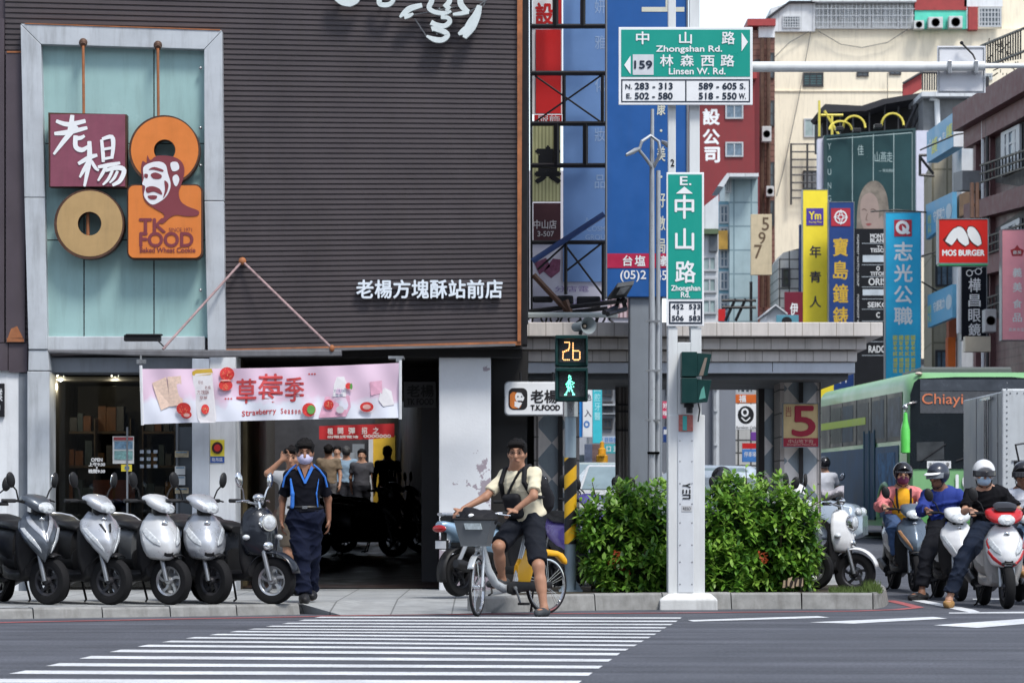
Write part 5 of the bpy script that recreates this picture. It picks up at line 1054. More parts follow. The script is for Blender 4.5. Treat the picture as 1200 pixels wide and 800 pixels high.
for a, b in (((1077, 182), (1095, 182)), ((1078, 205), (1095, 206)), ((1078, 182), (1078, 206)), ((1078, 184), (1094, 204))): mb.tube([P(*a, 87), P(*b, 87)], .04, 5)
tag(mb.build('sign_bracket', BLACK), 'thin black steel bracket behind the topmost slanted blue sign', 'bracket')
t = sign_panel('small_cream_box', 'small cream box sign under the optician sign', 'sign', 1131, 394, 1161, 412, 72, .3, mat('cream_box', (.55, .5, .4), .5, var=.1))
t = thing('dark_shophouse', 'dark glassy shophouse front behind the cyan sign above the bus', 'building', P(1050, 600, 104)); MB().pbox(1000, 420, 1100, 640, 104, 3).build('wall', mat('dark_glass_wall', (.06, .065, .07), .3, var=.4, vs=1), t)
for x in (1004, 1040, 1076): window(t, x, 424, x+30, 445, 103.96, WFRD, mat('grey_pane', (.24, .25, .26), .4, var=.4), 1, 1)
# ---- street seen below the canopy
fy_ = 56
t = thing('grey_side_wall', 'plain blue grey wall with a downpipe under the canopy', 'wall', P(845, 590, fy_)); MB().pbox(814, 380, 862, 640, fy_, 3).build('wall', mat('bluegrey_plain', (.20, .215, .245), .7, var=.06, vs=.6, dirt=.15), t); MB().tube([P(839, 440, fy_-.1), P(839, 600, fy_-.1)], .06).build('downpipe', WFRM, t)
for y in (455, 480, 520): MB().pbox(837, y, 841, y+2, fy_-.18, .1).build('pipe_clip', WFRM, t)
t = thing('far_shophouse', 'pale tiled shophouse far down the street between the piers', 'building', P(880, 590, 75)); MB().pbox(856, 380, 930, 640, 75, 3).build('wall', tile_mat('white_tile', (.52, .52, .5), .3, .3, .02), t); window(t, 862, 448, 884, 462, 74.97, WFRM, bars=3)
t = sign_panel('orange_white_sign', 'small orange and white sign between the grey wall and the dark pier', 'sign', 862, 462, 888, 472, 70, .2, mat('vivid_orange', (.62, .13, .02), .5)); words(t, [('福', 866, 463, 874, 471)], 70, WHITE, bold=.2)
t = sign_panel('coffee_sign', 'white sign with a black round emblem between the grey wall and the dark pier', 'sign', 860.5, 473.5, 888, 503, 69, .15, WHITE); mb = MB(); disc(mb, 874, 486, 9.5, 10.5, 69); mb.build('emblem', BLACK, t); mb = MB(); disc(mb, 873, 483, 4.4, 5, 68.99, hole=.55); strokes(mb, [[(869, 489, 1.4), (874, 493, 1.4), (879, 489, 1.4)], [(866, 480, 1), (868, 476, 1)]], 68.99); mb.build('emblem_mark', WHITE, t); words(t, [('Barefoot Café', 863, 499, 886, 502)], 69, BLACK)
t = sign_panel('blue_red_sign', 'blue sign with a red strip low between the grey wall and the dark pier', 'sign', 870, 526, 888, 541, 68, .15, mat('poster_blue', (.06, .20, .52), .5, var=.2)); MB().pbox(870, 519, 888, 525.3, 68, .15).build('red_strip', RED, t); words(t, [('停車場', 872, 529, 886, 535)], 68, WHITE)
t = sign_panel('purple_sign', 'small purple sign half hidden by the dark pier', 'sign', 880, 506, 893, 516, 71, .15, mat('purple_sign', (.16, .05, .3), .5))
GYY = 95
t = thing('far_grey_building', 'grey building far down the street under the canopy', 'building', P(722, 590, GYY)); MB().pbox(690, 380, 830, 640, GYY+8, 3).build('wall', mat('far_grey', (.22, .23, .25), .7, var=.15, vs=.5), t)
for x in (706, 722, 780, 800):
    for y in (452, 470, 490): window(t, x, y, x+12, y+12, GYY+7.96, WFRD, bars=1)
MB().pbox(706, 473, 722, 475, GYY+7.8, .3).pbox(706, 484, 722, 485, GYY+7.8, .3).build('ledge', WFRM, t)
def small_sign(nm, lab, x0, y0, x1, y1, Y, m, txt=None, tm=None):
    s_ = sign_panel(nm, lab, 'sign', x0, y0, x1, y1, Y, .2, m)
    if txt: words(s_, txt, Y, tm or WHITE, bold=.15)
    return s_
t = small_sign('white_clinic_sign', 'white vertical sign with dark characters beside the hazard pole', 683, 447, 694, 512, 80, WHITE, [('色', 686, 461, 693, 469), ('入', 685, 480, 693, 488)], mat('sign_dark_letters', (.035, .03, .06), .5)); mb = MB(); disc(mb, 687.5, 497, 3.6, 4.2, 80, hole=.5); mb.build('mark', mat('poster_blue', (.06, .20, .52), .5), t)
small_sign('blue_strip_sign', 'narrow bright blue vertical sign touching the hazard pole', 678.5, 447, 682.5, 512, 80.1, mat('bright_blue', (.03, .28, .72), .5))
t = small_sign('aqua_sign', 'aqua vertical sign with pale characters under the canopy', 694.6, 448, 705.4, 519, 79, mat('aqua', (.05, .52, .60), .5), [(c, 696.5, 450+i*11, 703.5, 459+i*11) for i, c in enumerate('口腔牙醫')], mat('aqua_pale', (.35, .75, .78), .5))
small_sign('teal_shop_sign', 'wide teal shop fascia far down the street', 708, 520, 741, 531, 88, mat('teal_fascia', (.06, .36, .38), .5), [('口 五金行', 711, 522, 737, 529)])
small_sign('pale_shop_sign', 'pale blue shop fascia far down the street', 706, 511, 740, 519, 90, mat('pale_blue_fascia', (.38, .46, .56), .5), [('日日生活館', 709, 512.5, 734, 517.5)], mat('poster_blue', (.06, .20, .52), .5))
small_sign('blue_square_sign', 'small blue square sign low beside the grey column', 741, 532, 751, 540, 86, mat('poster_blue', (.06, .20, .52), .5), [('P', 744, 533, 748, 539)])
small_sign('red_round_sign', 'small red sign above the blue square sign', 745, 513, 753, 518, 87, RED); small_sign('black_white_sign', 'small white sign with a black ring beside the grey column', 752.5, 519, 759, 529, 86.5, WHITE, [('O', 754, 521, 757.5, 527)], BLACK)
small_sign('red_white_sign', 'small red and white sign behind the traffic pole', 776.5, 470, 783, 490, 82, mat('rose', (.6, .05, .12), .5), [('好', 777, 472, 782, 478), ('味', 777, 481, 782, 487)])
small_sign('navy_small_sign', 'small navy sign behind the traffic pole', 777, 500, 783, 518, 82, NAVY, [('藥', 777.6, 503, 782.4, 509)])
t = thing('fire_box', 'orange yellow hydrant shaped box above the parked mirrors', 'marker', P(705.5, 548, 70)); mb = MB(); mb.lathe([(0, .13), (.25, .13), (.27, .09), (.40, .085), (.42, .05), (.55, .045), (.57, 0)], P(705.5, 547, 70), 'Z', 14); mb.build('body', mat('hydrant_orange', (.62, .30, .02), .5), t); MB().pbox(702, 531, 709, 534, 69.8, .3).build('collar', mat('hydrant_orange', (.62, .30, .02), .5), t)
for i, (x, c) in enumerate(((690, (.10, .12, .18)), (699, (.16, .10, .09)))):
    small_sign('shopfront_panel', ['bluish shopfront panel low beside the hazard pole', 'brownish shopfront panel low under the aqua sign'][i], x-5, 520, x+4, 552, 92, mat('front%d' % i, c, .5, var=.6, vs=4))
tp_ = thing('drain_pipes', 'three grey pipes standing together under the canopy beside the grey column', 'pipes', P(730, 590, 42))
for x, r in ((725, .045), (730, .035), (734, .04)): MB().tube([P(x, 446, 42), P(x, 600, 42)], r, 8).build('pipe', mat('bronze_pipe', (.20, .19, .18), .4, .5, var=.1), tp_)
for y in (473, 481, 503): MB().pbox(721, y, 737, y+2, 41.93, .03).build('pipe_clip', WFRD, tp_)
t = thing('teal_yellow_shop', 'yellow and teal shop side between the pier and the bus', 'building', P(968, 590, 84)); MB().pbox(961, 442, 977, 500, 84, 2).build('yellow_panel', YEL, t); MB().pbox(961, 503, 977, 512, 83.9, 2).build('violet_panel', mat('purple_sign', (.16, .05, .3), .5), t); MB().pbox(961, 512, 985, 640, 84, 2).build('teal_panel', mat('teal_fascia', (.06, .36, .38), .5, var=.2), t); MB().pbox(963, 476, 973, 497, 83.97, .03).build('print', mat('ochre_sign', (.42, .25, .05), .5), t)
for i, pts in enumerate(([(1078, 176), (1120, 158), (1170, 150), (1210, 152)], [(1080, 300), (1120, 288), (1165, 300), (1210, 302)], [(1158, 270), (1180, 262), (1210, 240)], [(1080, 330), (1105, 345), (1130, 340)], [(1020, 248), (1050, 246), (1100, 250)])):
    mb = MB(); mb.tube([P(x, y, 82+i) for x, y in pts], .022, 5)
    tag(mb.build('overhead_cable', BLACK), ['overhead cable passing the topmost slanted blue sign', 'overhead cable sagging behind the burger sign', 'overhead cable rising above the pink sign', 'short loose cable beside the lowest slanted blue sign', 'overhead cable above the cyan sign'][i], 'cable', 'overhead cables by the signs')
# ------------------------------------------------------------------ poles, signals, road signs
PW = mat('pole_white', (.66, .68, .68), .45, var=.05, vs=2, dirt=.18)
TY = 33.25
tp = thing('traffic_pole', 'white square traffic pole with a stepped foot carrying the green road signs', 'pole', P(806, 713, TY))
mb = MB(); mb.loft([[P(x, y, Y_) for x, y, Y_ in ((773, 713, TY-.32), (841, 713, TY-.32), (841, 713, TY+.32), (773, 713, TY+.32))], [P(773, 702, TY-.32), P(841, 702, TY-.32), Vector((GX(841, TY-.32), TY+.32, GZ(702, TY-.32))), Vector((GX(773, TY-.32), TY+.32, GZ(702, TY-.32)))],
    [Vector((GX(783, TY), TY-.21, GZ(694, TY))), Vector((GX(831, TY), TY-.21, GZ(694, TY))), Vector((GX(831, TY), TY+.21, GZ(694, TY))), Vector((GX(783, TY), TY+.21, GZ(694, TY)))]], smooth=False)
mb.v = [(v[0], v[1], v[2] if v[2] > .03 else -.02) for v in mb.v]
mb.build('foot', mat('foot_white', (.62, .63, .62), .7, var=.08, vs=6, bump=.2, dirt=.4), tp, bevel=.015)
mb = MB(); mb.pbox(783, 486, 796, 696, TY-.17, .34).pbox(811, 486, 826, 696, TY-.17, .34).pbox(796, 486, 811, 696, TY-.12, .24); mb.build('box_column', PW, tp, bevel=.008)
mb = MB(); mb.pbox(794.5, 505, 813, 694, TY-.185, .02); mb.build('cover_plate', mat('plate_white', (.60, .63, .66), .45, var=.05, dirt=.12), tp, bevel=.004)
mb = MB()
for y in (516, 540, 566, 590, 612, 638, 658, 684):
    for x in (797, 811): mb.ell(P(x, y, TY-.185), (.009, .008, .009), 6, 4)
mb.build('bolt', mat('steel', (.45, .46, .47), .3, .8), tp)
mb = MB(); mb.pbox(783, -80, 792, 386, TY-.06, .12).pbox(808, -80, 820, 386, TY-.06, .12); mb.build('post', PW, tp, bevel=.006)
mb = MB(); mb.pbox(783, 384, 794, 486.5, TY-.15, .3).pbox(809.5, 384, 822, 486.5, TY-.15, .3).pbox(794, 401, 809.5, 486, TY-.145, .02); mb.build('post_bracket', PW, tp, bevel=.006)
words(tp, [('2', 786, 187, 790, 195, .3)], TY-.062, BLACK)
def rot_fr(cx, cy, Y): return lambda x, y, d: P(cx-(y-cy), cy+(x-cx), Y-d)
words(tp, [('ＹΞП', 796, 571, 814, 580, .3)], TY-.19, BLACK, fr=rot_fr(805, 575, TY-.187))
MB().pbox(799, 592, 811, 599, TY-.19, .004).build('label_plate', mat('grey_label', (.5, .51, .52), .5), tp); words(tp, [('RESO', 800.5, 593.8, 809.5, 597.2)], TY-.19, BLACK)
mb = MB(); mb.pbox(795.5, 486, 812, 505, TY-.2, .05); mb.build('sticker_panel', mat('sticker_rose', (.42, .14, .12), .5, var=.5, vs=40), tp); MB().pbox(800, 487, 805, 504, TY-.205, .006).build('sticker_panel', mat('sticker_teal', (.06, .38, .36), .5), tp)
MB().pbox(796, 450, 802, 472, TY+.2, .05).build('red_plate', RED, tp)
mb = MB(); mb.tube([P(820, 79, TY), P(884, 78.5, TY), P(1060, 78.5, TY), P(1082, 78.5, TY)], .055, 12); mb.tube([P(1080, 78.2, TY), P(1150, 77.6, TY), P(1154, 77.4, TY)], .05, 12); mb.tube([P(1152, 77.4, TY), P(1400, 76, TY)], [.028, .022], 12); mb.build('mast_arm', PW, tp)
mb = MB()
for x in (1113, 1144): MB().pbox(x-2, 71, x+2.5, 86, TY-.065, .13).build('clamp', mat('steel', (.45, .46, .47), .3, .8), tp, bevel=.004)
GRN = mat('road_sign_green', (.012, .30, .235), .35, var=.05, vs=3); GS = 33.1
rs = thing('road_name_sign', 'large green crossroads sign naming Zhongshan Rd. and Linsen W. Rd.', 'road sign', P(803, 123, GS))
MB().pbox(725, 32, 882, 123, GS, .03).build('panel', WHITE, rs, bevel=.004)
MB().pbox(728, 35, 879, 90, GS-.004, .005).build('green_field', GRN, rs)
NAV = mat('road_sign_navy', (.02, .03, .05), .4)
mb = MB(); mb.pbox(728, 93, 879, 94.6, GS-.003, .004).pbox(728, 118.6, 879, 120, GS-.003, .004).pbox(728, 94.6, 729.4, 118.6, GS-.003, .004).pbox(877.6, 94.6, 879, 118.6, GS-.003, .004).pbox(803, 94.6, 804.5, 118.6, GS-.003, .004); mb.build('number_frame', NAV, rs)
RW = mat('road_sign_white', (.80, .81, .81), .4, var=0)
words(rs, [('中', 745.5, 37.5, 760.5, 52, .3), ('山', 796, 38, 810.5, 51.5, .3), ('路', 846, 37.5, 861, 52, .3), ('Zhongshan Rd.', 769, 54, 846, 63, .3), ('林', 773.5, 64.5, 789, 78, .3), ('森', 797.5, 64.5, 813, 78, .3), ('西', 821.5, 65.5, 837, 78, .3), ('路', 844.5, 64.5, 860.5, 78, .3), ('Linsen W. Rd.', 784, 80, 850, 87.4, .3)], GS-.005, RW)
mb = MB(); flat(mb, [(869, 38.5), (876.5, 49.5), (869, 60.5)], GS-.005, .005); flat(mb, [(739, 65.5), (731.5, 76.5), (739, 87.5)], GS-.005, .005); mb.build('arrow', RW, rs)
MB().pbox(741.5, 64, 766, 88, GS-.009, .004).build('route_plate', mat('plate_white', (.60, .63, .66), .45), rs); words(rs, [('159', 743.5, 71.5, 764, 80.5, .4)], GS-.01, NAV)
words(rs, [('N.', 733, 99, 740.5, 104.4, .2), ('283 - 313', 744, 97.5, 788, 104.8, .35), ('E.', 734, 110, 740, 115.6, .2), ('502 - 580', 744, 109, 788, 116.4, .35), ('589 - 605', 819, 97.5, 863, 104.8, .35), ('S.', 867, 98, 873.5, 104.4, .2), ('518 - 550', 819, 109, 863, 116.4, .35), ('W.', 866, 109.6, 874, 116, .2)], GS-.001, NAV)
MB().pbox(784, 45, 791, 50, GS+.03, .1).pbox(810, 45, 818, 50, GS+.03, .1).build('fixing', mat('steel', (.45, .46, .47), .3, .8), rs)
vs_ = thing('street_name_sign', 'narrow green vertical sign reading Zhongshan Rd. with house numbers below', 'road sign', P(803, 382, GS-.02))
MB().pbox(781, 202, 825, 382, GS-.02, .03).build('panel', WHITE, vs_, bevel=.004); MB().pbox(783, 204.5, 822.6, 350, GS-.025, .006).build('green_field', GRN, vs_)
words(vs_, [('E.', 797, 207, 810, 217, .3), ('中', 791, 229, 813, 256, .5), ('山', 791.5, 268, 813, 293, .5), ('路', 791.5, 306, 815, 331, .5), ('Zhongshan', 786.5, 334.5, 820.5, 342.5, .25), ('Rd.', 798, 342.3, 808.5, 348.4, .25)], GS-.026, RW)
mb = MB(); flat(mb, [(792.5, 226.5), (802, 218.8), (811.5, 226.5), (811.5, 227), (792.5, 227)], GS-.026, .005); mb.build('arrow', RW, vs_)
mb = MB(); mb.pbox(784, 353, 823, 355, GS-.024, .005).pbox(784, 377.5, 823, 379.5, GS-.024, .005).pbox(784, 355, 785.8, 377.5, GS-.024, .005).pbox(821.2, 355, 823, 377.5, GS-.024, .005); mb.build('number_frame', NAV, vs_)
words(vs_, [('452', 787.5, 356.5, 801, 362, .3), ('533', 807.5, 356.5, 820.5, 362, .3), ('|', 794, 363.6, 795.4, 368.4, .2), ('|', 813.5, 363.6, 814.9, 368.4, .2), ('506', 787.5, 370, 801, 375.6, .3), ('583', 807.5, 370, 820.5, 375.6, .3)], GS-.021, NAV)
bs_ = thing('mast_arm_sign', 'white back of a square road sign clamped on the mast arm', 'road sign', P(1126, 110, TY+.1))
MB().pbox(1098.5, 54, 1155, 109, TY+.08, .02).build('panel', mat('sign_back_white', (.66, .67, .70), .5, var=.04), bs_, bevel=.003); MB().pbox(1100, 55.5, 1153.6, 56.4, TY+.07, .01).pbox(1100, 106.6, 1153.6, 107.5, TY+.07, .01).pbox(1100, 56.4, 1101, 106.6, TY+.07, .01).pbox(1152.6, 56.4, 1153.6, 106.6, TY+.07, .01).build('rim', mat('steel', (.45, .46, .47), .3, .8), bs_)
mb = MB(); mb.tube([P(1127, 51, TY), P(1140, 64, TY+.02), P(1143, 70, TY)], .01, 5); mb.ell(P(1127, 50.5, TY), (.02, .02, .02)); mb.build('wire', BLACK, bs_)
SIG = mat('signal_green_paint', (.005, .034, .032), .45, var=.1, vs=6, spec=.25)
LEDA = mat('led_amber', (1.0, .50, .18), .4, var=0, emit=1.3); LEDG = mat('led_green', (.22, 1.0, .72), .4, var=0, emit=1.2)
SIY = 34.3
ps = thing('pedestrian_signal', 'green pedestrian signal counting 26 on a grey pole with black and yellow stripes', 'traffic light', P(668, 693, SIY))
mb = MB(); mb.tube([P(668.5, 470, SIY), P(668.5, 693, SIY)], .062, 16); mb.build('pole', mat('pole_bluegrey', (.28, .35, .40), .4, .2, var=.08, dirt=.2), ps)
mb = MB(); mb.tube([P(668.5, 488, SIY), P(668.5, 470, SIY)], .085, 16); mb.build('collar', mat('steel', (.45, .46, .47), .3, .8), ps)
mb = MB(); mb.pbox(655, 691, 683, 693.5, SIY-.15, .3); mb.prism([P(664, 691, SIY-.01), P(656, 691, SIY-.01), P(664, 676, SIY-.01)], (0, .02, 0)); mb.prism([P(673, 691, SIY-.01), P(682, 691, SIY-.01), P(673, 676, SIY-.01)], (0, .02, 0)); mb.build('base_plate', mat('pole_bluegrey', (.28, .35, .40), .4, .2), ps)
def hazard():
    m = mat('hazard_stripe', (.72, .40, .015), .45, var=.08, vs=9, dirt=.25)
    n = m.node_tree.nodes; l = m.node_tree.links; b = n['Principled BSDF']; src = b.inputs['Base Color'].links[0].from_socket
    tc = [q for q in n if q.type == 'TEX_COORD'][0]; s = n.new('ShaderNodeSeparateXYZ'); l.new(tc.outputs['Object'], s.inputs[0])
    a = n.new('ShaderNodeMath'); a.operation = 'MULTIPLY_ADD'; a.inputs[1].default_value = -.95; l.new(s.outputs[0], a.inputs[0]); l.new(s.outputs[2], a.inputs[2])
    d = n.new('ShaderNodeMath'); d.operation = 'MULTIPLY_ADD'; d.inputs[1].default_value = 3.25; d.inputs[2].default_value = .25; l.new(a.outputs[0], d.inputs[0])
    f = n.new('ShaderNodeMath'); f.operation = 'FRACT'; l.new(d.outputs[0], f.inputs[0]); g = n.new('ShaderNodeMath'); g.operation = 'GREATER_THAN'; g.inputs[1].default_value = .5; l.new(f.outputs[0], g.inputs[0])
    mx = n.new('ShaderNodeMix'); mx.data_type = 'RGBA'; l.new(g.outputs[0], mx.inputs[0]); l.new(src, mx.inputs[6]); mx.inputs[7].default_value = (.015, .015, .017, 1); l.new(mx.outputs[2], b.inputs['Base Color']); return m
mb = MB(); mb.tube([P(668.5, 536, SIY), P(668.5, 637, SIY)], .068, 20); mb.build('hazard_wrap', hazard(), ps)
def sig_head(t, x0, y0, x1, ym, y1, Y, d=.2):
    for (a, b, nm) in ((y0, ym-.5, 'countdown'), (ym+.5, y1, 'walk')):
        h = MB().pbox(x0, a, x1, b, Y, d).build('housing', SIG, t, bevel=.012)
        w = x1-x0; mb = MB()
        fx0, fx1, fy0, fy1 = x0+w*.13, x1-w*.1, a+w*.12, b-w*.14
        mb.pbox(x0+1, a, x1-1, fy0-.5, Y-.14, .14).pbox(x0+.5, a, fx0-1.5, b-2, Y-.10, .1).pbox(fx1+1.5, a, x1-.5, b-2, Y-.14, .14); mb.build('hood', SIG, t, bevel=.006)
        MB().pbox(fx0, fy0, fx1, fy1, Y-.006, .006).build('lens', mat('signal_lens', (.075, .082, .085), .25, var=.15, vs=60), t)
sig_head(ps, 650.5, 392.5, 689, 430, 470, SIY-.32)
def dots(mb, pts, Y, r): 
    for x, y in pts: mb.add([P(x+r*cos(a), y+r*sin(a), Y) for a in [pi*2*k/6 for k in range(6)]], [tuple(range(6))])
LY = SIY-.33
seg = []
def dline(x0, y0, x1, y1, n): return [(x0+(x1-x0)*i/(n-1), y0+(y1-y0)*i/(n-1)) for i in range(n)]
two = dline(662, 401, 667, 401, 4)+dline(667.5, 402.5, 667, 408, 4)+dline(666, 409, 661.5, 412, 3)+dline(660, 414, 659.5, 420, 4)+dline(661, 421.5, 667, 421.5, 4)+dline(659.6, 412, 666, 410.4, 4)
six = dline(671.5, 402, 671.5, 410, 5)+dline(671.5, 411, 671.5, 420, 6)+dline(673, 421.5, 678, 421.5, 4)+dline(679.5, 412.5, 679.5, 420, 5)+dline(673, 411, 678, 411, 4)
mb = MB(); dots(mb, two+six, LY, .85); mb.build('countdown_digits', LEDA, ps)
wk = [(667, 440), (668.5, 441), (666.5, 442), (669, 443.5)]+dline(667, 445, 664, 450, 4)+dline(667, 445, 672.5, 448.5, 4)+dline(668, 446, 669, 452, 4)+dline(664, 450, 664.5, 453, 2)+dline(667, 448, 666, 453, 4)+dline(671, 450, 672, 453, 2)+dline(668, 454, 672, 461, 5)+dline(667, 454, 663, 461.5, 5)+dline(669.5, 454, 670.5, 457, 2)+dline(666, 454, 667, 458, 3)+[(662, 462.5), (663.6, 462.3), (673, 462), (671.4, 462.2)]
mb = MB(); dots(mb, wk, LY, .95); mb.build('walking_figure', LEDG, ps)
hn = thing('horn_speaker', 'small grey horn loudspeaker on top of the pedestrian signal', 'loudspeaker', P(680, 392, SIY-.25))
M_ = Matrix.Rotation(radians(22), 4, 'Z'); mb = MB(); mb.lathe([(.24, .03), (.22, .05), (.05, .055), (.02, .05), (-.04, .055), (-.12, .09), (-.13, .092), (-.12, .08), (-.02, .03)], P(684, 382, SIY-.27), 'Y', 20, M=M_); mb.build('horn', mat('horn_grey', (.20, .23, .24), .45, .1, var=.1), hn)
MB().ell(P(685, 382, SIY-.3), (.02, .03, .02)).build('driver', mat('horn_pale', (.5, .4, .3), .5), hn); mb = MB(); mb.tube([P(681, 386, SIY-.2), P(680, 392, SIY-.2)], .02, 6); mb.tube([P(676, 378, SIY-.15), P(679, 374, SIY-.15), P(679, 390, SIY-.1)], .008, 5); mb.build('bracket', BLACK, hn)
s2 = thing('side_signal', 'green pedestrian signal seen from the side on the white traffic pole', 'traffic light', P(812, 478, TY-.25))
mb = MB(); YY = TY-.42
for (a, b) in ((412, 441), (442.5, 472)):
    mb.pbox(799, a, 817, b, YY, .36)
    for Yv in (YY, YY+.34): mb.prism([P(817, a+1.5, Yv), P(834, a+2.5, Yv), P(829, b-1, Yv), P(817, b, Yv)], (0, .02, 0))
    mb.prism([P(817, a+1.5, YY), P(834, a+2.5, YY), P(834, a+3.8, YY), P(817, a+3, YY)], (0, .36, 0))
o = mb.build('housing', SIG, s2, bevel=.006)
mb = MB(); mb.prism([P(819, 440, YY-.003), P(826, 419, YY-.003), P(829, 419, YY-.003), P(824, 440, YY-.003)], (0, .003, 0)); mb.build('lens_side', mat('dusty_lens', (.20, .16, .13), .5), s2); mb = MB(); mb.prism([P(819, 468, YY-.003), P(822, 456, YY-.003), P(825, 452, YY-.003), P(827, 466, YY-.003)], (0, .003, 0)); mb.build('lens_side', mat('green_lens', (.10, .30, .25), .4), s2)
mb = MB(); mb.tube([P(808, 472, YY+.15), P(808, 484, YY+.15)], .035, 10); mb.pbox(802, 473, 813, 477, YY+.08, .12); mb.tube([P(818, 472, YY+.1), P(820, 480, YY+.1), P(818, 494, YY+.1)], .008, 5); mb.build('bracket', BLACK, s2)
lp = thing('street_lamp', 'slim grey street lamp with two small hooded heads, in front of the blue billboard', 'street lamp', P(763, 600, 37.4))
LG = mat('lamp_pole_grey', (.40, .42, .44), .35, .4, var=.08, dirt=.15)
mb = MB(); mb.tube([P(764.5, 128, 37.4), P(764, 195, 37.4), P(763.5, 620, 37.4)], [.02, .028, .05], 10); mb.build('pole', LG, lp); mb = MB(); mb.tube([P(771.5, 200, 37.45), P(770.5, 620, 37.45)], .026, 8); mb.build('conduit', LG, lp)
mb = MB(); mb.tube([P(764, 196, 37.35), P(757, 186, 37.3), P(749, 176, 37.2), P(752, 166, 37.2), P(762, 159, 37.3), P(772, 166, 37.3), P(774, 180, 37.3), P(766, 196, 37.4)], .02, 8); mb.build('arm', LG, lp)
for a, b in (((750, 174), (733, 182)), ((775, 166), (790, 174))):
    mb = MB(); p, q2 = P(*a, 37.15), P(*b, 37.0); dd = (q2-p); n_ = Vector((0, 0, 1)); mb.loft([superell(p, .02, .02, 10, 2, ('y', 'z')), superell(p+dd*.4, .06, .035, 10, 2.5, ('y', 'z')), superell(q2-dd*.05, .05, .02, 10, 2.5, ('y', 'z')), superell(q2, .02, .01, 10, 2.5, ('y', 'z'))]); mb.build('lamp_head', LG, lp)
mb = MB()
for y in (375, 433, 491): MB().pbox(757, y, 775, y+2.2, 37.36, .04).build('clip', mat('steel', (.45, .46, .47), .3, .8), lp); MB().pbox(759, 529, 773, 531.5, 37.33, .1).build('band', BLACK, lp)
# ------------------------------------------------------------------ hedges: many folded leaves through the volume
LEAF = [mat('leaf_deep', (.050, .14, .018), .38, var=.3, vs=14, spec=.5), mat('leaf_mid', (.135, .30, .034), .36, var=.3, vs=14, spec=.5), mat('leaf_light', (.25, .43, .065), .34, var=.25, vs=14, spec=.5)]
for m in LEAF:
    n = m.node_tree.nodes; l = m.node_tree.links; b = n['Principled BSDF']; tr_ = n.new('ShaderNodeBsdfTranslucent'); l.new(b.inputs['Base Color'].links[0].from_socket, tr_.inputs[0]); mx = n.new('ShaderNodeMixShader'); mx.inputs[0].default_value = .3
    l.new(b.outputs[0], mx.inputs[1]); l.new(tr_.outputs[0], mx.inputs[2]); l.new(mx.outputs[0], n['Material Output'].inputs[0])
def add_leaf(mb, p, d, up, L, W, mi):
    d = d.normalized(); s = d.cross(up)
    if s.length < 1e-4: s = d.orthogonal()
    s.normalize(); n = s.cross(d)
    pts = [p, p+d*L*.28+s*W*.42-n*L*.02, p+d*L*.62+s*W*.46-n*L*.05, p+d*L-n*L*.16, p+d*L*.62-s*W*.46-n*L*.05, p+d*L*.28-s*W*.42-n*L*.02, p+d*L*.3-n*W*.10, p+d*L*.64-n*(W*.12+L*.04)]
    mb.add(pts, [(0, 1, 6), (1, 2, 7, 6), (2, 3, 7), (3, 4, 7), (4, 5, 6, 7), (5, 0, 6)], mi, True)
def hedge(name, label, blobs, n_clump, seed, sprigs=()):
    r = random.Random(seed); t = thing(name, label, 'hedge', (blobs[0][0], blobs[0][1], .155))
    mb = MB(); st = MB()
    tot = sum(b[3]*b[5] for b in blobs)
    for (x, y, z, rx, ry, rz) in blobs:
        for i in range(int(n_clump*rx*rz/tot)):
            v = Vector((r.gauss(0, 1), r.gauss(0, 1), r.gauss(0, 1))).normalized()
            if v.y > .35 and r.random() < .75: v.y = -v.y
            rad = r.uniform(.80, 1.16) if r.random() < .8 else r.uniform(.5, .82)
            e = .8
            q = Vector((math.copysign(abs(v.x)**e, v.x), math.copysign(abs(v.y)**e, v.y), math.copysign(abs(v.z)**e, v.z)))
            c = Vector((x+q.x*rx*rad, y+q.y*ry*rad, z+q.z*rz*rad))
            if c.z < .17: c.z = r.uniform(.17, .3)
            ax = (v*.9+Vector((r.uniform(-.5, .5), -.35, r.uniform(.25, .95)))).normalized()
            a0 = r.uniform(0, 6.28); o1 = ax.orthogonal().normalized(); o2 = ax.cross(o1)
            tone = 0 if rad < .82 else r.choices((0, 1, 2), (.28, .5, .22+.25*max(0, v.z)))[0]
            for k in range(r.randint(5, 8)):
                a = a0+k*2.4; sp_ = r.uniform(.5, 1.15)
                d = ax*(.75 if k > 3 else .25)+(o1*cos(a)+o2*sin(a))*sp_
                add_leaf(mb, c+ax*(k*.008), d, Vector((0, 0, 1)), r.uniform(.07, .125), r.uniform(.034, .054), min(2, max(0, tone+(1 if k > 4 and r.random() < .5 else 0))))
        for i in range(int(26*rx)):
            a = Vector((x+r.uniform(-.8, .8)*rx, y+r.uniform(-.6, .6)*ry, .12)); b = a+Vector((r.uniform(-.2, .2), r.uniform(-.15, .15), r.uniform(.5, .9)*2*rz)); st.tube([a, (a+b)/2+Vector((r.uniform(-.05, .05), 0, 0)), b], [.014, .01, .006], 5)
    for (a, b) in sprigs:
        st.tube([a, b], [.008, .004], 5); d = (b-a)
        for k in range(9):
            f = .3+.7*k/8; ang = k*2.4; s = d.orthogonal().normalized(); s2_ = d.normalized().cross(s)
            add_leaf(mb, a+d*f, d.normalized()*.5+(s*cos(ang)+s2_*sin(ang)), Vector((0, 0, 1)), .085, .036, 2)
    o = mb.build('foliage', LEAF, t); o['kind'] = 'stuff'
    st.build('stems', mat('hedge_stem', (.09, .065, .04), .8, var=.2), t)
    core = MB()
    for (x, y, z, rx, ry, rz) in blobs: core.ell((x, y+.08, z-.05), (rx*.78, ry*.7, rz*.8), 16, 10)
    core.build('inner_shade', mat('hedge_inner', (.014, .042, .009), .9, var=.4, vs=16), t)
    return t
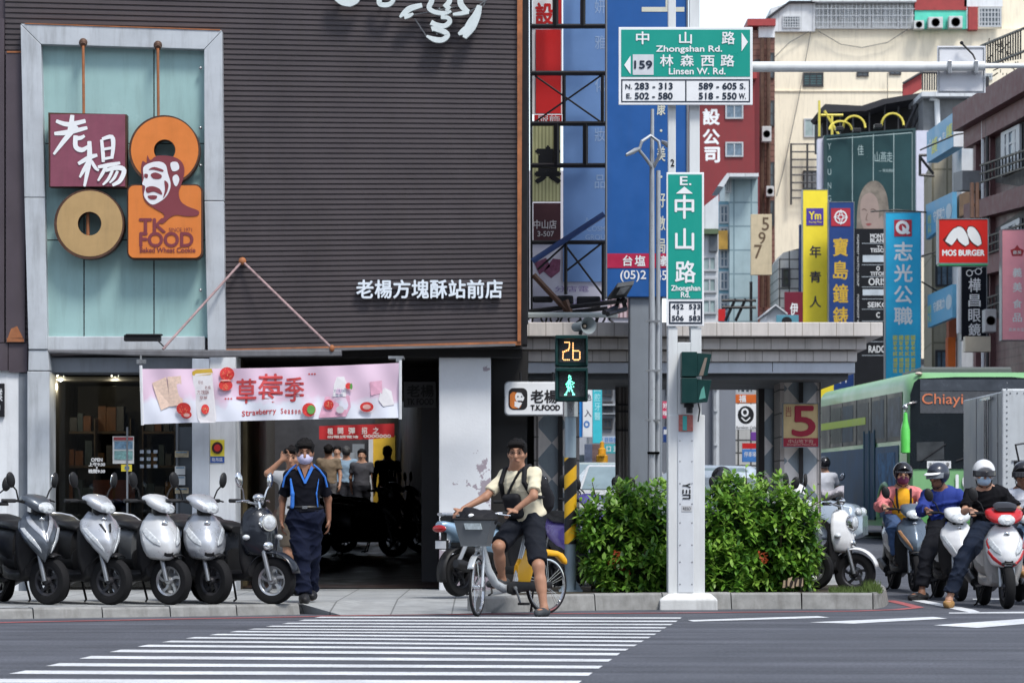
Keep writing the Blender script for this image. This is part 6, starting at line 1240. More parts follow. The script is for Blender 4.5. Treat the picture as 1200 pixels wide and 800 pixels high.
def hb(x0, y0, x1, y1, Y, ry):
    c = P((x0+x1)/2, (y0+y1)/2, Y); k = Y/F; return (c.x, c.y, c.z, (x1-x0)/2*k, ry, (y1-y0)/2*k)
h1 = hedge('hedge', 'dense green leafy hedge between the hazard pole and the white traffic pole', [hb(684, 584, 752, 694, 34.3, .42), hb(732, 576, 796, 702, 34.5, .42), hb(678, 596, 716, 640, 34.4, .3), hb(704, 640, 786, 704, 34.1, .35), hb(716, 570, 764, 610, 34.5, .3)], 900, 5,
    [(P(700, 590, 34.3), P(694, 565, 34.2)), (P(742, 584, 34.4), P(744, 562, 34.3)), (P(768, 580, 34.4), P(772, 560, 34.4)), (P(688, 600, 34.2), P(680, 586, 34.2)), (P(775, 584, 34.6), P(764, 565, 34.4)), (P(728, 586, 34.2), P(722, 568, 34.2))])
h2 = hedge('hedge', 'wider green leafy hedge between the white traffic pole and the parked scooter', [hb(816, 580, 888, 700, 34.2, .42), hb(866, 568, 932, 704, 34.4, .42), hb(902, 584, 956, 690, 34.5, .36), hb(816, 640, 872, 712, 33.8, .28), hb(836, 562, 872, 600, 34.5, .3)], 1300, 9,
    [(P(876, 586, 34.3), P(874, 548, 34.2)), (P(855, 586, 34.3), P(848, 562, 34.2)), (P(938, 590, 34.4), P(955, 575, 34.3)), (P(944, 596, 34.4), P(968, 584, 34.3)), (P(895, 580, 34.3), P(903, 566, 34.2)), (P(836, 592, 34.3), P(834, 570, 34.3)), (P(945, 612, 34.2), P(966, 612, 34.1)), (P(915, 582, 34.4), P(926, 566, 34.3)), (P(845, 700, 33.6), P(850, 706, 33.4)), (P(858, 696, 33.6), P(868, 701, 33.4))])
for h, spots in ((h1, ((717, 662), (724, 656), (730, 664), (735, 668), (722, 650))), (h2, ((893, 650), (895, 655)))):
    mb = MB(); r = random.Random(2)
    for x, y in spots:
        for k in range(14):
            a = r.uniform(0, 6.28); c = P(x+r.uniform(-4, 4), y+r.uniform(-4, 4), 33.85 if h is h1 else 33.9); add_leaf(mb, c, Vector((cos(a), -.6, sin(a))), Vector((0, -1, 0)), .035, .016, 0)
    mb.build('blossom', mat('ixora_blossom', (.42, .07, .02), .5, var=.3, vs=30), h)
t = thing('straw_litter', 'small heap of torn striped packaging at the foot of the wider hedge', 'litter', P(928, 688, 33.7))
mb = MB(); r = random.Random(4)
for i in range(9): a = P(917+i*2.6, 689-r.uniform(0, 3), 33.66); mb.prism([a, a+Vector((.03, 0, 0)), a+Vector((.045+r.uniform(-.02, .02), -.02, .09+r.uniform(-.03, .02))), a+Vector((.01, -.01, .08))], (0, .01, 0), i % 2)
mb.build('scrap', [mat('straw_pale', (.55, .42, .28), .7, var=.3), mat('straw_dark', (.04, .03, .025), .7)], t)
# ------------------------------------------------------------------ scooters (local frame: nose towards -y, ground z = 0)
TYRE = mat('tyre_rubber', (.011, .011, .012), .8, var=.2, vs=20, bump=.2, bs=90, spec=.2)
BPL = mat('black_plastic', (.011, .011, .012), .5, var=.15, vs=8, spec=.3)
SEATM = mat('seat_vinyl', (.009, .009, .010), .45, var=.15, vs=10, spec=.3)
CHR = mat('chrome', (.62, .63, .64), .15, .95, var=.06)
RIMA = mat('alloy_rim', (.42, .43, .44), .3, .8, var=.1)
RIMD = mat('dark_rim', (.04, .04, .045), .4, .4, var=.1)
LENS = mat('clear_lens', (.55, .58, .60), .08, var=.35, vs=28, coat=.6)
AMB = mat('amber_lens', (.45, .24, .12), .15, var=.2, vs=20, coat=.5)
REDL = mat('tail_lens', (.35, .01, .012), .15, var=.1, coat=.5)
MIRG = mat('mirror_glass', (.55, .57, .6), .04, 1, var=0)
FORKM = mat('fork_metal', (.30, .31, .32), .35, .8, var=.1)
PLATE = mat('licence_plate', (.62, .63, .64), .5, var=.08)
def lerp(a, b, t): return a+(b-a)*t
def prof(tab, z):
    for (z0, *a), (z1, *b) in zip(tab, tab[1:]):
        if z <= z1:
            t = (z-z0)/(z1-z0); t = max(0, min(1, t)); t = t*t*(3-2*t)*.5+t*.5; return [lerp(p, q, t) for p, q in zip(a, b)]
    return list(tab[-1][1:])
def wheel(parent, y, R, w, rim, spokes=5, M=None, name='front_wheel', c=None):
    c = Vector((0, y, R)) if c is None else Vector(c)
    rr = R-.092
    mb = MB(); pr = [(w*.42*cos(a), R-.036+.036*sin(a)) for a in [pi*.98-k*pi*1.16/9+.25 for k in range(10)]]
    pr = [(-w*.36, rr-.004), (-w*.5, rr+.03), (-w*.46, R-.022), (-w*.27, R-.004), (0, R), (w*.27, R-.004), (w*.46, R-.022), (w*.5, rr+.03), (w*.36, rr-.004)]
    mb.lathe(pr, c, 'X', 32, M=M); root = mb.build(name, TYRE, parent, world=False)
    mb = MB(); mb.lathe([(-w*.36, rr-.004), (-w*.40, rr+.006), (-w*.34, rr-.012), (-w*.22, rr-.02), (w*.22, rr-.02), (w*.34, rr-.012), (w*.40, rr+.006), (w*.36, rr-.004)], c, 'X', 32, M=M)
    mb.lathe([(-w*.5, 0), (-w*.5, .03), (-.02, .045), (.02, .045), (w*.5, .03), (w*.5, 0)], c, 'X', 16, M=M)
    for k in range(spokes):
        a = 2*pi*k/spokes; b = a+.35
        p = [Vector((x, r*cos(q), r*sin(q))) for x, r, q in ((-.022, .035, a-.5), (-.028, rr*.55, a-.05), (-.03, rr-.012, b-.16), (-.03, rr-.012, b+.12), (-.028, rr*.55, a+.28), (-.022, .035, a+.5))]
        p = [(M @ v if M is not None else v) for v in p]; off = Vector((.06, 0, 0)); off = M @ off if M is not None else off
        mb.prism([c+v for v in p], off)
    mb.build('rim', rim, root, world=False)
    mb = MB(); mb.lathe([(w*.30, .05), (w*.32, .078), (w*.26, .078), (w*.26, .05)], c, 'X', 20, M=M); mb.build('brake_disc', FORKM, root, world=False)
    return root
NOSE = {   # z, half width, forward offset
 'sport': [(.41, .015, -.640), (.46, .075, -.690), (.53, .130, -.712), (.61, .180, -.700), (.70, .205, -.655), (.77, .190, -.600), (.83, .135, -.545), (.87, .10, -.520)],
 'round': [(.43, .12, -.670), (.46, .160, -.705), (.52, .190, -.725), (.60, .205, -.715), (.70, .200, -.665), (.78, .165, -.600), (.84, .115, -.545), (.87, .09, -.52)],
 'retro': [(.46, .14, -.560), (.50, .175, -.590), (.58, .205, -.610), (.68, .21, -.605), (.78, .195, -.585), (.86, .165, -.555), (.91, .12, -.52), (.93, .08, -.50)]}
def scooter(label, body, accent=None, style='sport', rim=RIMA, group='scooters parked in front of the shop', steer=0., headlight='cowl', mirrors=True, lower=BPL, fender=None, seat=SEATM, screen=False, box=False, sig=LENS, seatrim=None, cowl=None, cw=1.1, vents=False, rear=None):
    t = thing('scooter', label, 'scooter', (0, 0, 0), 0, group)
    tab = NOSE[style]; kk = {'sport': .17, 'round': .20, 'retro': .16}[style]
    def nose(u, v, d=0.):
        z = lerp(tab[0][0], tab[-1][0], v); w, f = prof(tab, z); s = (u-.5)*2
        crease = -.022*max(0, 1-abs(s)*2.4) if style == 'sport' else 0
        y = f+kk*abs(s)**2.0*(w/.2)+crease
        return Vector((s*w*(1+d), y-d*.25, .43+(z-.43)*1.0+.03*s*s*(1 if style == 'sport' else .4)))
    B = lambda nm, m, p=t, **k: None
    mb = MB(); mb.grid(nose, 18, 16); mb.build('front_cowl', body, t, solid=.02, world=False)
    def patch(nm, uv, m, d=.006, thick=.008):
        """panel lying on the nose, outline in nose coordinates, subdivided so that it follows the curve"""
        n = len(uv)//2; L = uv[:n]; R = uv[n:][::-1]; mbp = MB()
        def fn(a, b):
            i = min(int(a*(n-1)), n-2); f = a*(n-1)-i
            p = (lerp(L[i][0], L[i+1][0], f), lerp(L[i][1], L[i+1][1], f)); q_ = (lerp(R[i][0], R[i+1][0], f), lerp(R[i][1], R[i+1][1], f))
            v = nose(lerp(p[0], q_[0], b), lerp(p[1], q_[1], b)); v.y -= d; return v
        mbp.grid(fn, (n-1)*4, 4); return mbp.build(nm, m, t, solid=thick, world=False)
    mir = lambda uv: [(1-a, b) for a, b in uv]
    if style == 'sport':
        for f in (lambda q_: q_, mir): patch('turn_signal', f([(.03, .66), (.07, .50), (.17, .30), (.30, .18), (.30, .26), (.24, .42), (.17, .56), (.10, .68)]), sig)
        if accent is not None:
            for f in (lambda q_: q_, mir): patch('accent_panel', f([(.06, .90), (.22, .74), (.38, .56), (.495, .40), (.495, .60), (.40, .72), (.28, .84), (.14, .94)]), accent, .005)
        for f in (lambda q_: q_, mir) if vents else ():
            patch('vent', f([(.34, .80), (.44, .62), (.47, .64), (.40, .80)]), BPL, .008)
        mb = MB(); mb.ell(nose(.5, .90)+Vector((0, -.012, 0)), (.028, .012, .02), 12, 8); mb.build('emblem', CHR, t, world=False)
    elif style == 'round':
        for f in (lambda q_: q_, mir): patch('turn_signal', f([(.03, .62), (.08, .46), (.18, .34), (.30, .30), (.31, .38), (.24, .50), (.15, .62), (.07, .70)]), sig)
        mb = MB(); mb.ell(nose(.5, .80)+Vector((0, -.010, 0)), (.032, .012, .026), 12, 8); mb.build('emblem', CHR, t, world=False)
        patch('vent', [(.36, .10), (.44, .075), (.56, .075), (.64, .10), (.62, .17), (.56, .15), (.44, .15), (.38, .17)], BPL, .006)
        if accent is not None:
            for f in (lambda q_: q_, mir): patch('accent_panel', f([(.02, .34), (.10, .16), (.22, .06), (.36, .02), (.34, .08), (.22, .16), (.13, .26), (.05, .40)]), accent, .005); patch('accent_panel', f([(.01, .60), (.02, .50), (.05, .42), (.09, .46), (.08, .56), (.03, .68)]), accent, .005)
    else:
        mb = MB(); c = nose(.5, .70)+Vector((0, -.02, 0)); mb.lathe([(.04, .085), (-.01, .088), (-.03, .08), (-.03, .07)], c, 'Y', 24); o = mb.build('headlight', CHR, t, world=False)
        mb = MB(); mb.ell(c+Vector((0, -.02, 0)), (.074, .03, .074), 20, 12); mb.build('lens', LENS, o, world=False)
        mb = MB(); mb.ell(nose(.5, .22)+Vector((0, -.005, 0)), (.055, .015, .042), 18, 10); mb.build('emblem', CHR, t, world=False)
        for s in (.06, .94): mb = MB(); mb.ell(nose(s, .38)+Vector((0, -.03, 0)), (.035, .04, .028), 12, 8); mb.build('turn_signal', sig, t, world=False)
    lz = [(.24, .12), (.30, .17), (.42, .205), (.58, .215), (.72, .205), (.82, .15), (.88, .09)]
    mb = MB()
    def leg(u, v):
        z = lerp(.24, .88, v); w = prof(lz, z)[0]; s = (u-.5)*2; return Vector((s*w, -.47+.09*s*s*(.6+v*.4)-.04*v-(.06 if v < .2 else 0)*0, z))
    mb.grid(leg, 12, 12); mb.build('leg_shield', lower, t, solid=.05, world=False)
    mb = MB(); mb.loft([superell((0, y, z), w, h, 16, 3.5) for y, z, w, h in ((-.46, .33, .13, .07), (-.40, .27, .17, .045), (-.1, .265, .175, .04), (.1, .29, .165, .06), (.22, .36, .14, .10))]); mb.build('floorboard', lower, t, world=False)
    mb = MB(); mb.loft([superell((0, y, z), w, h, 18, 2.7) for y, z, w, h in ((.02, .52, .10, .20), (.10, .54, .135, .20), (.28, .58, .165, .16), (.50, .63, .170, .125), (.70, .70, .14, .085), (.86, .75, .085, .05), (.90, .755, .05, .03))]); rbod = mb.build('rear_body', rear or body, t, world=False)
    mb = MB(); mb.loft([superell((0, y, z), w, h, 16, 2.7) for y, z, w, h in ((.0, .42, .09, .12), (.15, .40, .145, .10), (.4, .46, .15, .09), (.62, .52, .12, .06))]); mb.build('side_skirt', lower, t, world=False)
    mb = MB(); mb.loft([superell((0, y, z), w, h, 18, 2.8) for y, z, w, h in ((-.03, .72, .06, .03), (.02, .745, .115, .04), (.20, .765, .14, .045), (.42, .775, .15, .05), (.50, .80, .155, .055), (.68, .825, .14, .05), (.80, .82, .08, .03))]); mb.build('seat', seat, t, world=False)
    if seatrim is not None:
        mb = MB(); mb.tube([Vector((sx*w, y, z)) for y, z, w, sx in ((.45, .79, .165, -1), (.66, .85, .16, -1), (.80, .87, .10, -1), (.84, .875, 0, 1), (.80, .87, .10, 1), (.66, .85, .16, 1), (.45, .79, .165, 1))], .016, 8); mb.build('grab_rail', seatrim, t, world=False)
    mb = MB(); mb.ell((0, .895, .72), (.10, .03, .04), 14, 8); mb.build('tail_light', REDL, t, world=False)
    mb = MB(); mb.box((-.085, .84, .50), (.085, .87, .60)); mb.box((-.02, .80, .58), (.02, .85, .68)); mb.build('plate_holder', BPL, t, world=False)
    mb = MB(); mb.box((-.075, .872, .51), (.075, .876, .59)); mb.build('licence_plate', PLATE, t, world=False)
    wheel(t, .60, .23, .108, rim, name='rear_wheel')
    mb = MB(); mb.loft([superell((.085, y, z), .05, h, 12, 3) for y, z, h in ((.02, .33, .07), (.15, .31, .10), (.40, .27, .075), (.62, .23, .085), (.70, .23, .05))]); mb.build('engine_case', mat('engine_grey', (.10, .10, .105), .5, .4, var=.2), t, world=False)
    mb = MB(); mb.tube([(-.10, .12, .24), (-.13, .30, .22), (-.135, .40, .26)], .02, 8); mb.tube([(-.14, .36, .25), (-.145, .72, .34), (-.145, .80, .355)], [.052, .058, .045], 14); mb.build('exhaust', mat('exhaust_black', (.03, .03, .032), .4, .5, var=.2), t, world=False)
    mb = MB()
    for sx in (-.11, .11): mb.tube([(sx, .74, .33), (sx, .58, .58)], .026, 8)
    mb.build('shock_absorber', FORKM, t, world=False)
    mb = MB(); mb.lathe([(-.065, .27), (0, .285), (.065, .27)], (0, .60, .25), 'X', 14, arc=pi*.55, M=Matrix.Rotation(radians(-20), 4, 'X')); mb.build('rear_fender', BPL, t, solid=.008, world=False)
    Ms = Matrix.Translation((0, -.50, 0)) @ Matrix.Rotation(steer, 4, 'Z') @ Matrix.Translation((0, .50, 0))
    R3 = Matrix.Rotation(steer, 4, 'Z')
    def S(p): return Ms @ Vector(p)
    wheel(t, -.62, .23, .106, rim, M=R3, name='front_wheel', c=S((0, -.62, .23)))
    mb = MB()
    for sx in (-.068, .068): mb.tube([S((sx, -.62, .23)), S((sx, -.56, .46)), S((sx*.6, -.48, .72))], [.024, .024, .02], 10)
    mb.build('fork', FORKM, t, world=False)
    mb = MB()
    for i in range(11):
        pass
    def fend(u, v):
        a = radians(lerp(12 if style == 'retro' else 62, 165, u)); s = (v-.5)*2; r = (.265 if style == 'retro' else .25)-.02*s*s; return S((s*.075, -.62-r*cos(a), .25+r*sin(a)))
    mb.grid(fend, 14, 6); mb.build('front_fender', fender or BPL, t, solid=.008, world=False)
    if style != 'retro':
        mb = MB(); mb.loft([[S(v) for v in superell((0, y, z), w*cw, h, 18, 2.6)] for y, z, w, h in ((-.615, .905, .035, .02), (-.59, .925, .075, .045), (-.545, .95, .115, .065), (-.48, .985, .14, .07), (-.41, 1.015, .135, .052), (-.36, 1.025, .10, .03))]); hc = mb.build('handlebar_cowl', cowl or body, t, world=False)
        mb = MB(); mb.loft([[S(v) for v in superell((0, y, z), w*min(cw, 1.15), h, 16, 2.4)] for y, z, w, h in ((-.628, .905, .034, .02), (-.612, .918, .072, .042), (-.575, .935, .092, .052))]); mb.build('headlight', LENS, hc, world=False)
        mb = MB(); mb.loft([superell((0, y, z), .07, .07, 12, 2.4, ('x', 'y')) for y, z in ((-.46, .86), (-.47, .93), (-.47, .96))]); mb.build('steering_neck', BPL, t, world=False)
        if screen: mb = MB(); mb.loft([[S(v) for v in superell((0, y, z), w, h, 14, 2.5)] for y, z, w, h in ((-.56, 1.04, .11, .02), (-.50, 1.08, .13, .03), (-.44, 1.10, .10, .02))]); mb.build('meter_visor', mat('smoked_visor', (.03, .03, .035), .1), t, world=False)
    else:
        mb = MB(); mb.tube([S((0, -.47, .88)), S((0, -.44, 1.02))], .03, 10); mb.ell(S((0, -.46, 1.03)), (.06, .05, .04), 14, 8); mb.build('meter', CHR, t, world=False)
        hc = t
    mb = MB(); mb.tube([S((-.33, -.34, 1.0)), S((-.2, -.40, 1.0)), S((-.08, -.46, .97)), S((.08, -.46, .97)), S((.2, -.40, 1.0)), S((.33, -.34, 1.0))], .013, 8); hb_ = mb.build('handlebar', FORKM if style == 'retro' else BPL, t, world=False)
    for sx in (-1, 1):
        mb = MB(); mb.tube([S((sx*.22, -.392, 1.0)), S((sx*.345, -.333, 1.0))], .019, 10); mb.build('grip', BPL, hb_, world=False)
        mb = MB(); mb.tube([S((sx*.18, -.45, 1.0)), S((sx*.25, -.44, 1.0)), S((sx*.34, -.40, .99))], .008, 6); mb.build('brake_lever', CHR if style == 'retro' else BPL, hb_, world=False)
        if mirrors:
            mb = MB(); top = (sx*.32, -.42, 1.20); mb.tube([S((sx*.20, -.41, 1.01)), S((sx*.24, -.42, 1.10)), S((sx*.30, -.42, 1.15))], .008, 7)
            Mr = R3 @ Matrix.Rotation(sx*.18, 4, 'Z') @ Matrix.Rotation(sx*.25, 4, 'Y')
            mb.ell(S(top), (.05, .024, .078), 16, 10, M=Mr); mi_ = mb.build('mirror', CHR if style == 'retro' else BPL, t, world=False)
            mb = MB(); mb.ell(S(top)+Mr @ Vector((0, .013, 0)), (.043, .014, .07), 16, 10, M=Mr); mb.build('mirror_glass', MIRG, mi_, world=False)
    mb = MB()
    for sx in (-1, 1): mb.tube([(sx*.08, .18, .22), (sx*.15, .24, .03), (sx*.16, .30, .012)], .011, 6)
    mb.build('centre_stand', BPL, t, world=False)
    if box:
        mb = MB(); mb.loft([superell((0, .80, z), w, .17, 16, 4, ('x', 'y')) for z, w in ((.86, .17), (.9, .19), (1.06, .19), (1.1, .17))]); mb.build('top_box', BPL, t, world=False)
    return t
def place(t, x, Y, rz, z=None, lean=0.):
    t.location = (GX(x, Y), Y, PZ if z is None else z); t.rotation_euler = (0, lean, rz); t.scale = (1.05, 1.03, 1.03) if 'nose' in t['label'] or 'retro' in t['label'] else (1, 1, 1)
    return t
SIL = mat('paint_silver', (.47, .49, .52), .3, .45, var=.05, vs=6, coat=.5); SIL2 = mat('paint_pearl', (.56, .575, .585), .32, .2, var=.05, vs=6, coat=.5); GUN = mat('paint_gunmetal', (.10, .115, .135), .32, .5, var=.06, vs=6, coat=.5)
BLK = mat('paint_black', (.014, .017, .024), .3, .2, var=.1, vs=6, coat=.4); WHP = mat('paint_white', (.68, .69, .70), .3, var=.04, vs=6, coat=.5); REDPT = mat('paint_red', (.50, .018, .022), .3, var=.06, vs=6, coat=.5)
ICE = mat('paint_ice_blue', (.28, .42, .56), .32, .3, var=.05, vs=6, coat=.5); DGR = mat('paint_dark_grey', (.085, .095, .11), .35, .3, var=.08, vs=6, coat=.4); PUR = mat('paint_purple', (.13, .09, .38), .3, .2, var=.06, coat=.5); BLU2 = mat('paint_blue', (.03, .09, .30), .3, .1, var=.06, coat=.5)
R_ = radians
place(scooter('gunmetal scooter with a pale V on its nose beside the cut off blue one', GUN, SIL, 'sport', RIMD, sig=LENS, rear=BPL, steer=0.55), 27, 31.95, R_(27))
place(scooter('silver and black scooter with slanted nose vents, next to the gunmetal one', SIL, None, 'sport', RIMD, seatrim=SIL, vents=True, rear=BPL, steer=0.55), 95, 31.9, R_(30))
place(scooter('pearl silver scooter with a smiling rounded nose and bright alloy wheels', SIL2, None, 'round', RIMA, seatrim=SIL2, rear=mat('paint_mid_grey', (.12, .125, .13), .4, .2), steer=0.55), 166, 31.95, R_(28))
place(scooter('silver scooter with a rounded nose beside the black retro one', SIL, None, 'round', RIMD, rear=DGR, steer=0.55), 227, 32.1, R_(18))
place(scooter('black retro scooter with a round headlight beside the standing man', BLK, None, 'retro', RIMA, fender=BLK, steer=0.55), 276, 32.0, R_(36))
place(scooter('blue scooter mostly cut off by the left edge', BLU2, None, 'round', RIMD), -40, 31.9, R_(22))
G2 = 'scooters parked by the planter'
place(scooter('ice blue scooter parked behind the cyclist beside the white column', ICE, None, 'round', RIMD, group=G2, seatrim=SIL, box=False), 582, 34.0, R_(138), z=.12)
place(scooter('purple scooter parked behind the hazard striped pole', PUR, None, 'sport', RIMD, group=G2), 676, 35.9, R_(20), z=.15)
place(scooter('silver and navy scooter whose front wheel sticks out of the hedge end', DGR, SIL, 'sport', RIMA, group=G2, steer=.1), 892, 34.9, R_(60), z=.16)
place(scooter('white scooter with its bar covered by a grey cloth at the end of the planter', WHP, None, 'retro', RIMD, group=G2, steer=.25, fender=WHP, headlight='none', mirrors=False), 942, 35.3, R_(58), z=.10)
proto = scooter('dark grey scooter behind the narrower hedge, nearest the hazard pole', DGR, None, 'sport', RIMD, group='scooters parked behind the hedge')
place(proto, 693, 37.6, R_(12), z=.14)
for i, (x, Y, a, lab) in enumerate(((716, 37.8, -14, 'dark grey scooter behind the narrower hedge, second from the hazard pole'), (738, 37.7, 22, 'dark grey scooter behind the narrower hedge in front of the grey column'), (757, 37.9, -8, 'dark grey scooter behind the narrower hedge beside the white traffic pole'), (850, 37.3, 18, 'dark grey scooter behind the wider hedge near the white traffic pole'), (912, 37.6, -20, 'dark grey scooter behind the wider hedge in front of the exit plate pier'))):
    clone(proto, (GX(x, Y), Y, .14), R_(a), lab)
for i, (x, Y, a, lab) in enumerate(((415, 48, 75, 'dark scooter in the arcade, largest and lowest of the group'), (447, 50, 100, 'dark scooter in the arcade beside the inner column'), (432, 55, 85, 'dark scooter deepest in the arcade below the yellow column'))):
    clone(proto, (GX(x, Y), Y, grade(Y)+.1), R_(a), lab, 'scooters inside the arcade')
t = thing('bar_cover', 'grey cloth draped over the handlebar of the white scooter', 'cover', P(972, 580, 35.1))
mb = MB()
def cov(u, v):
    x = lerp(963, 989, u); y = 572+9*v+3*sin(u*5)+5*abs(u-.5)*v*2; return P(x, y, 35.05-.12*sin(pi*v)+.03*sin(u*14+v*4))
mb.grid(cov, 14, 8); mb.build('cloth', mat('cover_grey', (.34, .32, .34), .6, var=.15), t, solid=.006)
t = thing('spare_helmet', 'black round helmet resting on a scooter behind the wider hedge', 'helmet', P(846, 570, 37)); MB().ell(P(846, 559, 37), (.125, .14, .13), 20, 14).build('shell', mat('helmet_black', (.012, .012, .014), .18, var=.05, coat=.6), t)
t = thing('spare_helmet', 'white round helmet behind the wider hedge below the exit plate', 'helmet', P(934, 585, 37.2)); MB().ell(P(934, 578, 37.2), (.12, .13, .12), 20, 14).build('shell', mat('helmet_white', (.66, .67, .68), .2, var=.05, coat=.6), t)
# ------------------------------------------------------------------ figures: smooth-joined limbs turned into one skin
def surface_nets(v, o, h):
    s = v < 0; n = v.shape
    cnt = np.zeros((n[0]-1, n[1]-1, n[2]-1), np.int8)
    for i in (0, 1):
        for j in (0, 1):
            for k in (0, 1): cnt += s[i:n[0]-1+i, j:n[1]-1+j, k:n[2]-1+k]
    idx = np.argwhere((cnt > 0) & (cnt < 8)); idm = -np.ones(cnt.shape, np.int32); idm[tuple(idx.T)] = np.arange(len(idx))
    acc = np.zeros((len(idx), 3)); num = np.zeros(len(idx))
    cor = [np.array((i, j, k)) for i in (0, 1) for j in (0, 1) for k in (0, 1)]
    for a in cor:
        for ax in range(3):
            if a[ax]: continue
            b = a.copy(); b[ax] = 1
            va = v[tuple((idx+a).T)]; vb = v[tuple((idx+b).T)]; cr = (va < 0) != (vb < 0)
            t = np.where(cr, va/np.where(np.abs(va-vb) < 1e-9, 1, va-vb), 0); p = a+t[:, None]*(b-a)
            acc[cr] += p[cr]; num[cr] += 1
    vs = o+(idx+acc/np.maximum(num, 1)[:, None])*h
    fs = []
    for ax in range(3):
        sl0 = [slice(None)]*3; sl1 = [slice(None)]*3; sl0[ax] = slice(0, -1); sl1[ax] = slice(1, None)
        e = np.argwhere(s[tuple(sl0)] != s[tuple(sl1)]); u, w = (ax+1) % 3, (ax+2) % 3
        e = e[(e[:, u] > 0) & (e[:, w] > 0) & (e[:, u] < n[u]-1) & (e[:, w] < n[w]-1)]
        def cell(du, dw): c = e.copy(); c[:, u] -= du; c[:, w] -= dw; return idm[tuple(c.T)]
        q = np.stack([cell(1, 1), cell(0, 1), cell(0, 0), cell(1, 0)], 1)
        flip = ~s[tuple(e.T)]; q[flip] = q[flip][:, ::-1]; q = q[(q >= 0).all(1)]; fs.append(q)
    return vs, np.concatenate(fs)
class Flesh:
    """union of round cones and ellipsoids, smoothly blended; each may be cut by planes"""
    def __init__(s, k=.03): s.p = []; s.k = k; s.cuts = []
    def cone(s, a, b, r1, r2, k=None, cut=()): s.p.append(('c', np.array(a, float), np.array(b, float), r1, r2, k or s.k, cut)); return s
    def chain(s, pts, rs, k=None, cut=()):
        for i in range(len(pts)-1): s.cone(pts[i], pts[i+1], rs[i], rs[i+1], k, cut if i == len(pts)-2 else ())
        return s
    def ell(s, c, r, ax=None, k=None, cut=()): s.p.append(('e', np.array(c, float), np.array(r, float), np.eye(3) if ax is None else np.array(ax, float), None, k or s.k, cut)); return s
    def cut(s, p, n): s.cuts.append((np.array(p, float), np.array(n, float)/np.linalg.norm(n))); return s
    def mesh(s, h, wob=0., seed=0):
        lo = np.full(3, 1e9); hi = -lo
        for q in s.p:
            if q[0] == 'c': r = max(q[3], q[4]); lo = np.minimum(lo, np.minimum(q[1], q[2])-r); hi = np.maximum(hi, np.maximum(q[1], q[2])+r)
            else: r = q[2].max(); lo = np.minimum(lo, q[1]-r); hi = np.maximum(hi, q[1]+r)
        lo -= 4*h+.02; hi += 4*h+.02; n = np.ceil((hi-lo)/h).astype(int)+1; v = np.full(n, .25, np.float32)
        for q in s.p:
            if q[0] == 'c': r = max(q[3], q[4])+.11; a = np.minimum(q[1], q[2])-r; b = np.maximum(q[1], q[2])+r
            else: r = q[2].max()+.11; a = q[1]-r; b = q[1]+r
            i0 = np.maximum(0, ((a-lo)/h).astype(int)); i1 = np.minimum(n, ((b-lo)/h).astype(int)+2); sl = tuple(slice(x, y) for x, y in zip(i0, i1))
            g = np.meshgrid(*[lo[d]+np.arange(i0[d], i1[d])*h for d in range(3)], indexing='ij')
            if q[0] == 'c':
                ba = q[2]-q[1]; L = ba@ba+1e-9; t = np.clip(sum((g[d]-q[1][d])*ba[d] for d in range(3))/L, 0, 1)
                d_ = np.sqrt(sum((g[d]-q[1][d]-t*ba[d])**2 for d in range(3)))-(q[3]+(q[4]-q[3])*t)
            else:
                l = [sum((g[d]-q[1][d])*q[3][m][d] for d in range(3)) for m in range(3)]
                k0 = np.sqrt(sum((l[m]/q[2][m])**2 for m in range(3))); k1 = np.sqrt(sum((l[m]/q[2][m]**2)**2 for m in range(3)))+1e-9; d_ = k0*(k0-1)/k1
            for (p, nn) in q[6]: d_ = np.maximum(d_, sum((g[d]-p[d])*nn[d] for d in range(3)))
            o = v[sl]; k = q[5]; hh = np.clip(.5+.5*(o-d_)/k, 0, 1); v[sl] = (o+(d_-o)*hh-k*hh*(1-hh)).astype(np.float32)
        if wob or s.cuts:
            g = np.meshgrid(*[lo[d]+np.arange(n[d])*h for d in range(3)], indexing='ij')
            if wob:
                r = np.random.RandomState(seed)
                w_ = 0.
                for m in range(6):
                    f = r.normal(0, 1, 3)*(1, 1, 1.3); f = f/np.linalg.norm(f)*r.uniform(9, 24); ph = g[0]*f[0]+g[1]*f[1]+g[2]*f[2]+1.3*np.sin(g[m % 3]*13+m); w_ = w_+(1-np.abs(np.sin(ph+r.uniform(0, 6))))**3
                v -= (wob*(w_*.55-.35)).astype(np.float32)
            for (p, nn) in s.cuts: v = np.maximum(v, sum((g[d]-p[d])*nn[d] for d in range(3)).astype(np.float32))
        return surface_nets(v, lo, h)
    def build(s, name, m, parent, h=.009, wob=0., seed=0):
        vs, fs = s.mesh(h, wob, seed); mb = MB(); mb.v = [tuple(x) for x in vs]; mb.f = [tuple(int(i) for i in f) for f in fs]; mb.mi = [0]*len(fs); mb.sm = [True]*len(fs)
        return mb.build(name, m, parent, sharp=75)
def nv(v): v = np.array(v, float); return v/np.linalg.norm(v)
SKIN = mat('skin', (.36, .185, .115), .5, var=.1, vs=20, spec=.35); SKIN2 = mat('skin_pale', (.46, .255, .17), .5, var=.1, vs=20, spec=.35); SKIN3 = mat('skin_tan', (.24, .115, .07), .5, var=.1, vs=20, spec=.35)
HAIR = mat('black_hair', (.008, .007, .007), .62, var=.5, vs=60, bump=.9, bs=110, spec=.14); EYEM = mat('eye_dark', (.012, .01, .01), .2, var=0); LIP = mat('lips', (.30, .13, .10), .5, var=.1)
def head_axes(f, up=(0, 0, 1)):
    f = nv(f); u = nv(up); r = nv(np.cross(f, u)); u = np.cross(r, f); return r, f, u
